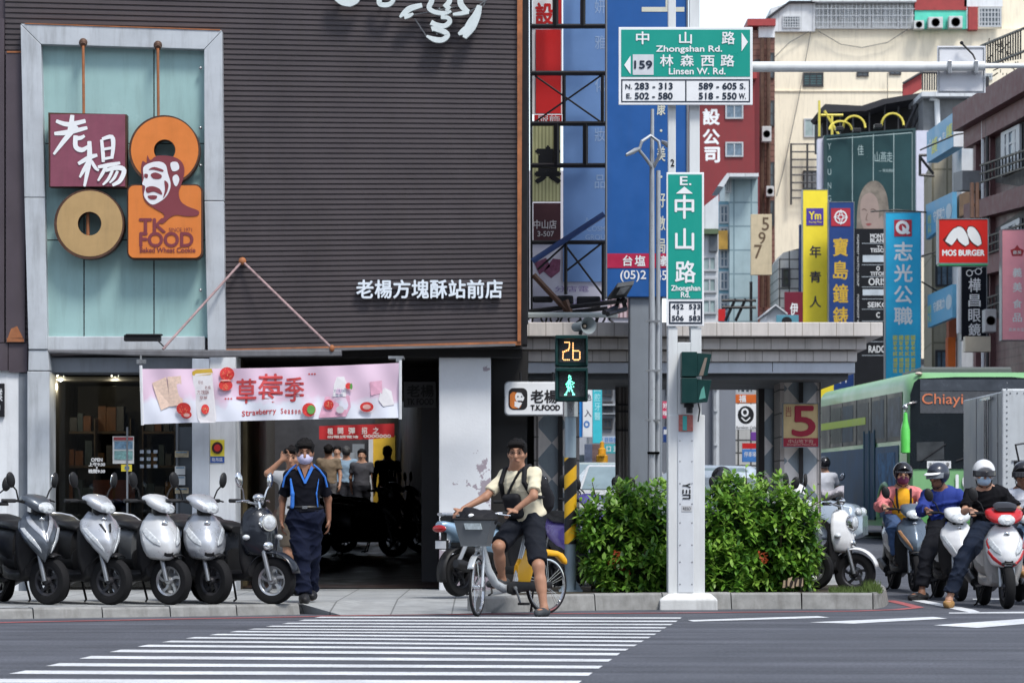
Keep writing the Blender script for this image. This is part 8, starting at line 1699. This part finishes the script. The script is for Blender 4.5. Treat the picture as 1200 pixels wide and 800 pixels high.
cbg = thing('crossbody_bag', 'small black crossbody bag on the chest of the cyclist', 'bag', tuple(J['belly'])); fl = Flesh(.03); c = J['belly']+tf*.17+tr*.03+tu*.02; [fl.cone(c+tu*z-tr*.055, c+tu*z+tr*.055, .045, .045) for z in (-.10, -.04, .02, .07)]; fl.build('bag', NYL, cbg, .010, .004, 5)
mb = MB(); mb.tube([c+tu*.09+tr*.05, J['chest']+tf*.155-tr*.0+tu*.04, J['neck']+tf*.09-tr*.075-tu*.02, J['neck']-tf*.04-tr*.10+tu*.01], .013, 6); mb.build('strap', NYL, cbg)
jk = thing('folded_jacket', 'black bag with a white fastener sitting in the bicycle basket', 'bag', tuple(bs((0, -.58, .75)))); BMr = lambda p: np.array(BM @ bs(p))
fl = Flesh(.05); fl.ell(BMr((.0, -.56, .94)), (.15, .13, .10)); fl.ell(BMr((-.08, -.50, .97)), (.10, .10, .10)); fl.ell(BMr((.10, -.50, .95)), (.10, .10, .09)); fl.build('cloth', NYL, jk, .012, .014, 8); MB().ell(BMr((-.02, -.68, .985)), (.03, .012, .02)).build('fastener', WHITE, jk)
# ------------------------------------------------------------------ riders waiting on the right
def rider(label, sc_, x, Y, rz, top, pants, skin=SKIN, ground=None, helm=None, visor=None, peak=None, msk=None, face=(0, -1, -.05), lean=0., long=False, cover=None, hair=None, shoes=None, dx=0., girth=1.0, toe=(-.3, -1, 0)):
    z0 = grade(Y); place(sc_, x, Y, rz, z=z0); M = Matrix.Translation((GX(x, Y), Y, z0)) @ Matrix.Rotation(rz, 4, 'Z'); q = lambda a, b, c: np.array(M @ Vector((a+lean*(c-.9), b, c)))
    J = dict(pelvis=q(0, .26, .88), belly=q(0, .23, 1.0), chest=q(0, .19, 1.12), neck=q(dx*.5, .14, 1.275), head=q(dx, .09, 1.405), shL=q(.18, .15, 1.195), shR=q(-.18, .15, 1.195), elL=q(.30, .03, 1.02), elR=q(-.30, .03, 1.02), hipL=q(.09, .22, .85), hipR=q(-.09, .22, .85), knL=q(.16, -.14, .76), knR=q(-.16, -.14, .76), anL=q(.13, -.20, .41), anR=q(-.13, -.20, .41), toL=(.1, -1, 0), toR=(-.1, -1, 0))
    for s, k in (('L', 1), ('R', -1)):
        J['wr'+s] = np.array(M @ Vector((k*.315, -.27, 1.04))); J['hd'+s] = np.array(M.to_3x3() @ Vector((k*-.1, -1, -.25))); J['pm'+s] = (0, -.2, -1); J['th'+s] = np.array(M.to_3x3() @ Vector((-k, 0, 0))); J['cu'+s] = 1.0
    if ground: gx, gy, gY = ground; J['anR'] = V3(GX(gx, gY), gY, grade(gY)+.085); J['knR'] = (J['hipR']*.46+J['anR']*.54)+V3(-.05, -.16, .06); J['toR'] = toe
    t, J, at, ax, tax = person(label, J, skin, face, hair, group='riders waiting at the stop line', sc=.95, h=.0105, girth=girth, mouth=msk is None)
    shirt(t, J, tax, top, 1.92 if long else .75, .0, girth, .022, 'jacket' if long else 'shirt', .018, 11, h=.0105); trousers(t, J, tax, pants, 1.9 if ground is None else 1.82, girth, .02, h=.0105, wob=.02)
    if cover: f = Flesh(.04); tr, tf, tu = tax; f.ell(J['chest']+tf*.045+tu*.02, (.13, .125, .15), tax, .06); f.ell(J['belly']+tf*.05, (.135, .135, .20), tax, .06); f.build('vest', cover, t, .0105, .006, 4)
    for s in 'LR': shoe(t, J['an'+s], J['to'+s], shoes or mat('shoe_black', (.014, .014, .016), .5), h=.085, low=shoes is not None)
    if helm: helmet(t, at, ax, helm, visor, peak)
    if msk: mask(t, at, ax, msk, 1.02)
    return t, J, at, ax, tax
RG = 'scooters waiting at the stop line'; HBK = mat('helmet_black', (.010, .010, .012), .22, var=.05, coat=.4); VIS = mat('smoked_visor', (.03, .03, .035), .1); JEAN = mat('jeans', (.045, .085, .18), .85, var=.2, vs=12); BTEE = mat('black_tee', (.006, .006, .008), .9, var=.15, vs=10, bump=.9, bs=7, spec=.15); DTR = mat('black_trousers', (.008, .009, .013), .85, var=.15, vs=10, spec=.2)
GB = mat('paint_blue_grey', (.115, .15, .19), .32, .4, var=.05, vs=6, coat=.5)
t, J, at, ax, tax = rider('woman in a pink jacket and plum face mask on a blue grey scooter', scooter('blue grey scooter ridden by the woman in pink', GB, None, 'sport', RIMD, group=RG, sig=AMB), 1060, 38.8, radians(5), mat('pink_jacket', (.62, .20, .20), .85, var=.1, vs=10, bump=.9, bs=7), JEAN, SKIN2, None, HBK, None, VIS, mat('mask_plum', (.20, .045, .10), .85), (-.05, -1, -.05), long=True, cover=mat('yellow_top', (.74, .36, .02), .85, var=.1, vs=8), hair='full')
mb = MB()
for s in (-1, 1): mb.tube([J['neck']+tax[0]*s*.09+tax[1]*.09, J['chest']+tax[0]*s*.085+tax[1]*.165, J['belly']+tax[0]*s*.05+tax[1]*.165], .014, 6)
mb.build('bag_strap', BPL, t)
rider('man in a royal blue shirt and dark helmet looking sideways on a white scooter', scooter('white and black scooter ridden by the man in royal blue', WHP, None, 'sport', RIMD, group=RG, sig=LENS), 1112, 36.5, radians(4), mat('royal_blue_shirt', (.018, .038, .22), .8, var=.12, vs=10, bump=.9, bs=7), DTR, SKIN3, (1080, 699, 36.2), mat('helmet_navy', (.030, .036, .055), .3, var=.05, coat=.4), mat('clear_visor', (.20, .22, .25), .12), WHITE, None, (-.75, -.65, -.1), lean=-.12, long=True, shoes=mat('shoe_black', (.014, .014, .016), .5), dx=-.05, hair='full', toe=(-.8, -.6, 0))
rider('man in a black shirt and white helmet on the red and white scooter', scooter('red and white scooter ridden by the man in the white helmet', WHP, REDPT, 'round', RIMD, group=RG, cowl=REDPT, cw=1.45, screen=True, lower=mat('pale_plastic', (.30, .29, .28), .5, var=.1)), 1166, 33.9, radians(3), BTEE, mat('navy_jeans', (.010, .016, .032), .85, var=.2, vs=12, spec=.2), SKIN2, (1112, 712, 33.6), mat('helmet_white', (.66, .67, .68), .2, var=.05, coat=.6), VIS, None, mat('mask_pale_blue', (.42, .56, .72), .85), (-.02, -1, -.08), shoes=mat('tan_shoe', (.30, .17, .06), .6, var=.15), hair='full', girth=1.05, toe=(-.15, -1, 0), lean=-.2)
rider('rider in a white shirt and black helmet cut off by the right edge', scooter('pale blue scooter cut off by the right edge', ICE, None, 'round', RIMD, group=RG), 1200, 35.2, radians(-4), mat('white_shirt', (.62, .64, .70), .85, var=.06, vs=8, bump=.9, bs=7), DTR, SKIN3, None, HBK, VIS, None, None, (-.35, -1, -.05), long=False, hair='full')
far = clone(proto, (GX(967, 62), 62, grade(62)), R_(172), 'dark scooter riding away with a red tail light beside the bus', 'scooters riding away')
f = GX(966, 62); g = grade(62); J = dict(head=V3(f, 62, g+1.42), neck=V3(f, 62, g+1.28), chest=V3(f, 62, g+1.12), belly=V3(f, 62, g+1.0), pelvis=V3(f, 62, g+.88), shL=V3(f-.19, 62, g+1.2), shR=V3(f+.19, 62, g+1.2), elL=V3(f-.28, 62.1, g+1.0), elR=V3(f+.28, 62.1, g+1.0), wrL=V3(f-.3, 62.4, g+1.02), wrR=V3(f+.3, 62.4, g+1.02), hipL=V3(f-.09, 62, g+.86), hipR=V3(f+.09, 62, g+.86), knL=V3(f-.14, 62.35, g+.75), knR=V3(f+.14, 62.35, g+.75), anL=V3(f-.12, 62.4, g+.4), anR=V3(f+.12, 62.4, g+.4), toL=(0, 1, 0), toR=(0, 1, 0))
t, J, at, ax, tax = person('rider in a pale shirt riding away beside the bus, seen from behind', J, SKIN2, (0, 1, 0), None, h=.017, eyes=False, mouth=False); shirt(t, J, tax, mat('white_shirt', (.62, .64, .70), .85), .8, 0, 1, .03, h=.017); trousers(t, J, tax, DTR, h=.017); helmet(t, at, ax, HBK)
# ------------------------------------------------------------------ bus
bg = grade(57); YF = 57.0; BGRN = mat('bus_green', (.20, .42, .19), .4, var=.08, vs=1, coat=.2, dirt=.1); BGL = mat('bus_glass', (.012, .016, .02), .06, var=.3, vs=.8, spec=.6); BGS = mat('bus_side_glass', (.022, .028, .03), .35, var=.5, vs=1.2, spec=.12); BSIDE = mat('bus_side_panel', (.085, .135, .20), .6, var=.3, vs=1.4, dirt=.4, spec=.12)
bus = thing('city_bus', 'green roofed city bus with a dark windscreen and a bottle green mirror, behind the riders', 'bus', (GX(1150, YF), YF, bg))
BL = 9.6; x0, x1 = GX(1064.5, YF), GX(1064.5, YF)+2.5
def bp_(x, y, z): return Vector((x-.067*y, YF+y, z))
def bsec(y, top=3.47, r=.22, ins=0.):
    o = []
    for cx, cz, a0 in ((x1-r-ins, top-r, 0), (x0+r+ins, top-r, 90)):
        for k in range(6): a = radians(a0+90*k/5); o.append(bp_(cx+r*cos(a), y, cz+r*sin(a)))
    return o+[bp_(x0+ins, y, bg+.34), bp_(x1-ins, y, bg+.34)]
mb = MB(); mb.loft([bsec(.0, 3.36, .42, .08), bsec(.14, 3.45, .36, .0), bsec(.6, 3.48, .26), bsec(BL, 3.46)]); mb.build('body', BGRN, bus)
def fp(pts, d=.02): return [bp_((x-600)/F*YF, -d, EYE-(y-HZ)/F*YF) for x, y in pts]
mb = MB(); mb.prism(fp([(1071, 448), (1076, 443.5), (1120, 441.5), (1185, 441.5), (1216, 444), (1222, 450), (1222, 549), (1066, 549), (1066.5, 462)]), (0, .03, 0)); ws_ = mb.build('windscreen', BGL, bus)
mb = MB(); mb.prism(fp([(1078, 444.5), (1214, 444.5), (1214, 458), (1078, 458)], .026), (0, .005, 0)); mb.build('header_strip', mat('bus_header', (.065, .075, .09), .2, var=.2), ws_)  # windscreen header, a reflection painted in as its lighter tone
mb = MB(); mb.prism(fp([(1078, 458.6), (1200, 458.6), (1200, 484), (1078, 484)], .026), (0, .005, 0)); led = mb.build('route_display', mat('bus_display', (.085, .09, .10), .25, var=.1), ws_)
mb = MB(); v, f_, a, b, c, d = glyph('Chiayi'); BF = lambda x, y, d: bp_((x-600)/F*YF, -.034-d, EYE-(y-HZ)/F*YF); words(bus, [('Chiayi', 1080, 461, 1128, 477, .05)], YF, mat('led_orange', (.50, .16, .08), .4, var=0, emit=.16), fr=BF, name='led_lettering')
mb = MB(); mb.prism(fp([(1086, 540), (1114, 540), (1114, 548.5), (1086, 548.5)], .03), (0, .006, 0)); mb.build('notice_card', WHITE, ws_); words(bus, [('後扣下上車', 1087.5, 541.5, 1112.5, 547)], YF, BLACK, fr=BF)
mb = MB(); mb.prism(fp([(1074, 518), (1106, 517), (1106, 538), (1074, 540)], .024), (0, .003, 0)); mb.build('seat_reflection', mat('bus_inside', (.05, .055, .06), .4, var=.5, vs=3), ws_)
mb = MB()
for a, b in (((1079, 540), (1108, 520)), ((1120, 540), (1146, 530))): MB().tube([BF(*a, 0), BF(*b, 0)], .012, 5).build('wiper', BLACK, bus)
mb = MB(); mb.prism(fp([(1066, 580), (1222, 580), (1222, 612), (1066, 612)], .015), (0, .03, 0)); mb.build('lower_bumper', mat('bus_bumper', (.10, .30, .09), .4, var=.1), bus); words(bus, [('106', 1120, 556, 1150, 572, .6)], YF, WHITE, fr=BF)
for x in (1078, 1208): mb = MB(); mb.ell(BF(x, 590, 0), (.12, .04, .09), 16, 8); mb.build('headlight', LENS, bus)
sd = lambda y, z, d=.012: bp_(x0-d, y, z)
def side(nm, m, y0, z0, y1, z1, d=.015): mb = MB(); mb.prism([sd(y0, z0, d), sd(y1, z0, d), sd(y1, z1, d), sd(y0, z1, d)], (d+.004, 0, 0)); return mb.build(nm, m, bus)
side('side_window_band', BGS, .55, bg+1.90, BL-.15, bg+2.78)
for y in (2.0, 3.6, 5.2, 6.8, 8.3): side('window_pillar', BLACK, y, bg+1.9, y+.07, bg+2.78, .022)
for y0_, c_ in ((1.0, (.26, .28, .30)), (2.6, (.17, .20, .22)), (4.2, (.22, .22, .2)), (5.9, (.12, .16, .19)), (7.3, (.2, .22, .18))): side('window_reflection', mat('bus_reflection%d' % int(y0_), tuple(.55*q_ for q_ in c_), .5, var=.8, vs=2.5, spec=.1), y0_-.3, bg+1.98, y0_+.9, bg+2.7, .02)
side('lower_side_panel', BSIDE, .9, bg+.5, BL-.1, bg+1.82); side('front_side_panel', BGRN, .1, bg+.5, .5, bg+1.85, .01)
side('yellow_strip', mat('bus_lime', (.42, .55, .04), .5), 4.2, bg+2.28, BL-.2, bg+2.42, .026)
side('door', mat('bus_door', (.05, .085, .13), .6, var=.3, vs=2, spec=.1), 3.2, bg+.45, 4.3, bg+2.1, .022)
for y in (3.2, 3.75, 4.3): side('door_frame', mat('bus_door_frame', (.06, .12, .15), .6, spec=.1), y, bg+.45, y+.06, bg+2.15, .04)
side('advert', mat('bus_advert', (.07, .16, .28), .6, var=.7, vs=5, spec=.1), 1.2, bg+.9, 2.9, bg+1.7, .022)
for y in (2.15, BL-2.3):
    mb = MB(); mb.lathe([(-.03, .5), (.3, .5), (.3, .3), (-.025, .3)], sd(y, bg+.5, 0)+Vector((.0, 0, 0)), 'X', 24); w = mb.build('wheel', TYRE, bus); mb = MB(); mb.lathe([(-.01, .29), (.05, .2), (.02, .0)], sd(y, bg+.5, .02), 'X', 20); mb.build('rim', FORKM, w)
    mb = MB(); mb.tube([sd(y, bg+.5, .03)+Vector((.067*.62*cos(a)*-1, .62*cos(a), .62*sin(a))) for a in [pi*k/14 for k in range(15)]], .05, 6); mb.build('wheel_arch', BGRN, bus)
MB().lathe([(-.03, .5), (.3, .5), (.3, .3), (-.025, .3)], bp_(x1-.27, 2.15, bg+.5), 'X', 24).build('wheel', TYRE, bus)
mb = MB(); k = YF/F; c = bp_((1059-600)/F*(YF-.3), -.35, 0); zz = lambda y: EYE-(y-HZ)/F*(YF-.3)
mb.lathe([(zz(531), .04), (zz(530), .085), (zz(504), .085), (zz(500), .07), (zz(493), .045), (zz(484), .035), (zz(483), 0)], (c.x, c.y, 0), 'Z', 16); mm = mb.build('mirror', mat('mirror_green', (.12, .62, .10), .3, coat=.4), bus); mb = MB(); mb.tube([Vector((c.x, c.y, zz(483))), Vector((c.x+.02, c.y+.1, zz(474))), bp_(x0+.15, .0, zz(470))], .02, 6); mb.ell((c.x, c.y, zz(477)), (.05, .05, .06), 10, 8); mb.build('mirror_arm', CHR, mm)
mb = MB()
for x in (1078, 1210): mb.ell(bp_((x-600)/F*YF, .1, 3.44), (.07, .06, .03), 10, 6)
mb.build('marker_light', mat('marker_amber', (.6, .5, .42), .3), bus)
MB().box((x0+.4, YF+1.5, 3.47), (x1-.4, YF+4.2, 3.62)).build('roof_unit', mat('roof_unit', (.10, .11, .11), .6), bus, bevel=.04)
# ------------------------------------------------------------------ box truck and cars
TYq = 46.0; tg = grade(TYq); tk = thing('box_truck', 'pale metal box truck cut off by the right edge in front of the bus', 'truck', (GX(1200, TYq), TYq, tg)); TM = mat('truck_steel', (.30, .32, .345), .38, .45, var=.12, vs=1.5, dirt=.25); TW = mat('truck_white', (.52, .55, .57), .5, .1, var=.06, dirt=.2)
xa, xc = GX(1129, TYq+4), GX(1300, TYq); xb = xa; zt = GZ(458, TYq)
MB().box((xa, TYq, tg+.75), (xc, TYq+4, zt)).build('box_body', TM, tk, bevel=.02); MB().box((xa-.02, TYq-.08, tg+.7), (xc, TYq-.002, zt+.03)).build('cargo_front', TW, tk, bevel=.02)
mb = MB()
for i in range(22): mb.ell((xb+.05, TYq-.085, tg+.9+i*.085), (.012, .008, .012), 6, 4)
for i in range(12): mb.ell((xb+.10+i*.1, TYq-.085, zt-.03), (.012, .008, .012), 6, 4)
mb.build('rivets', FORKM, tk)
mb = MB()
for y in (TYq+1.25, TYq+1.5): mb.tube([(xa-.03, y, tg+.85), (xa-.03, y, zt-.08)], .018, 6)
mb.box((xa-.05, TYq+.9, zt-.09), (xa, TYq+1.9, zt-.05)); mb.build('door_rod', CHR, tk)
mb = MB()
for y in (TYq+2.6, TYq+.45): mb.box((xa-.008, y, tg+.76), (xa+.01, y+.02, zt-.02))
mb.build('wall_seam', FORKM, tk)
MB().box((xb+.32, TYq-.10, tg+1.0), (xb+.33, TYq-.07, zt-.15)).box((xb+.12, TYq-.10, tg+1.55), (xc, TYq-.07, tg+1.57)).build('panel_seam', FORKM, tk)
MB().box((xa+.1, TYq+.2, tg+.45), (xc-.2, TYq+4, tg+.72)).build('chassis', BLACK, tk)
for y in (TYq+.5, TYq+3.2): MB().lathe([(0, .40), (.25, .40), (.25, .2), (0, .2)], (xa+.12, y, tg+.40), 'X', 20).build('wheel', TYRE, tk)
mb = MB(); mb.loft([superell((GX(1194, 44), 44, z), .07, .05, 12, 4, ('x', 'y')) for z in (GZ(561, 44), GZ(540, 44))]); mm = mb.build('mirror', BLACK, tk); mb = MB(); mb.tube([Vector((GX(1194, 44), 44, GZ(540, 44))), Vector((GX(1190, 44), 44, GZ(521, 44))), Vector((GX(1204, 44), 44.4, GZ(519, 44))), (GX(1215, TYq), TYq-.1, GZ(519, TYq))], .014, 6); mb.build('mirror_arm', BLACK, mm)
def car(label, m):
    t = thing('parked_car', label, 'car', (0, 0, 0), 0, 'cars behind the hedges')
    sec = lambda y, z0, z1, w, wt: [Vector((-w, y, z0)), Vector((-w, y, lerp(z0, z1, .6))), Vector((-wt, y, z1)), Vector((wt, y, z1)), Vector((w, y, lerp(z0, z1, .6))), Vector((w, y, z0))]
    MB().loft([sec(-2.1, .3, .62, .70, .6), sec(-1.95, .24, .80, .82, .72), sec(-.9, .22, .98, .86, .76), sec(.6, .22, 1.0, .86, .76), sec(1.9, .24, .98, .84, .74), sec(2.1, .35, .8, .74, .66)]).build('body', m, t, bevel=.05, world=False)
    MB().loft([sec(-1.0, .96, .99, .76, .74), sec(-.25, .96, 1.44, .76, .60), sec(.9, .96, 1.47, .76, .60), sec(1.75, .96, 1.0, .74, .70)]).build('cabin', m, t, bevel=.03, world=False)
    G = mat('car_glass', (.20, .27, .30), .06, var=.25, vs=1.5, spec=.7)
    MB().prism([(-.68, -.96, 1.01), (.68, -.96, 1.01), (.57, -.31, 1.40), (-.57, -.31, 1.40)], (0, -.025, .02)).build('windscreen', G, t, world=False)
    for s in (-1, 1):
        MB().prism([(s*.775, -.6, 1.02), (s*.775, 1.3, 1.02), (s*.64, .95, 1.40), (s*.64, -.15, 1.40)], (s*.02, 0, .01)).build('side_window', G, t, world=False); MB().ell((s*.6, -2.02, .68), (.17, .07, .08)).build('headlight', LENS, t, world=False); MB().ell((s*.95, -.7, 1.02), (.09, .05, .07)).build('mirror', m, t, world=False)
        for y in (-1.35, 1.3): MB().lathe([(-.1, .2), (-.1, .30), (.1, .30), (.1, .2)], (s*.78, y, .30), 'X', 18).build('wheel', TYRE, t, world=False)
    return t
place(car('white car with a pale windscreen behind the narrower hedge and its pipes', mat('car_white', (.58, .60, .62), .3, var=.04, coat=.5)), 729, 56, R_(-3), z=grade(56)); place(car('silver blue car showing its roof above the wider hedge', mat('car_silver_blue', (.34, .40, .46), .3, .3, var=.04, coat=.5)), 866, 53, R_(80), z=grade(53))
place(car('pale green car low beside the hazard pole, beyond the white one', mat('car_pale_green', (.36, .42, .38), .3, var=.04, coat=.4)), 694, 66, R_(-3), z=grade(66))
# ------------------------------------------------------------------ unseen row across the junction, added to block low sky and darken reflections
for i, (xa_, xb_, h_, c_) in enumerate(((-70, -34, 17, (.20, .19, .18)), (-33.5, -12, 21, (.26, .23, .20)), (-11.5, 9, 16, (.16, .16, .17)), (9.5, 34, 20, (.28, .27, .25)), (34.5, 75, 15, (.19, .16, .15)))):
    t = thing('opposite_building', ['low brown', 'tall beige', 'dark grey', 'tall pale', 'low red brown'][i]+' shophouse across the junction, behind the viewpoint', 'building', (xa_, -18, 0), group='shophouses across the junction')
    MB().box((xa_, -30, 0), (xb_, -18, h_)).build('wall', mat('opposite_wall%d' % i, c_, .8, var=.2, vs=.5, dirt=.4), t)
    for k in range(int((xb_-xa_)/4)):
        for m_ in range(int(h_/3.4)): x = xa_+1+k*4; MB().box((x, -18.02, .6+m_*3.4), (x+2.6, -17.98, 2.5+m_*3.4)).build('window', PANE, t)
for i, (xa_, xb_, Yq, h_, c_) in enumerate(((-14, -5, 150, 10, (.42, .41, .40)), (-4, 6, 175, 11, (.36, .38, .42)), (6.5, 12, 160, 9, (.48, .44, .38)))):
    t = thing('far_street_building', ['pale grey', 'bluish grey', 'beige'][i]+' building far down the side street, mostly hidden by the canopy', 'building', (xa_, Yq, 1.2), group='buildings far down the side street')
    MB().box((xa_, Yq, 1), (xb_, Yq+8, 1.2+h_)).build('wall', mat('far_wall%d' % i, c_, .8, var=.12, vs=.5, dirt=.3), t)
    for k in range(int((xb_-xa_)/3)):
        for m_ in range(int(h_/3.3)): x = xa_+.6+k*3; MB().box((x, Yq-.03, 2+m_*3.3), (x+1.9, Yq+.02, 3.8+m_*3.3)).build('window', PANE, t)
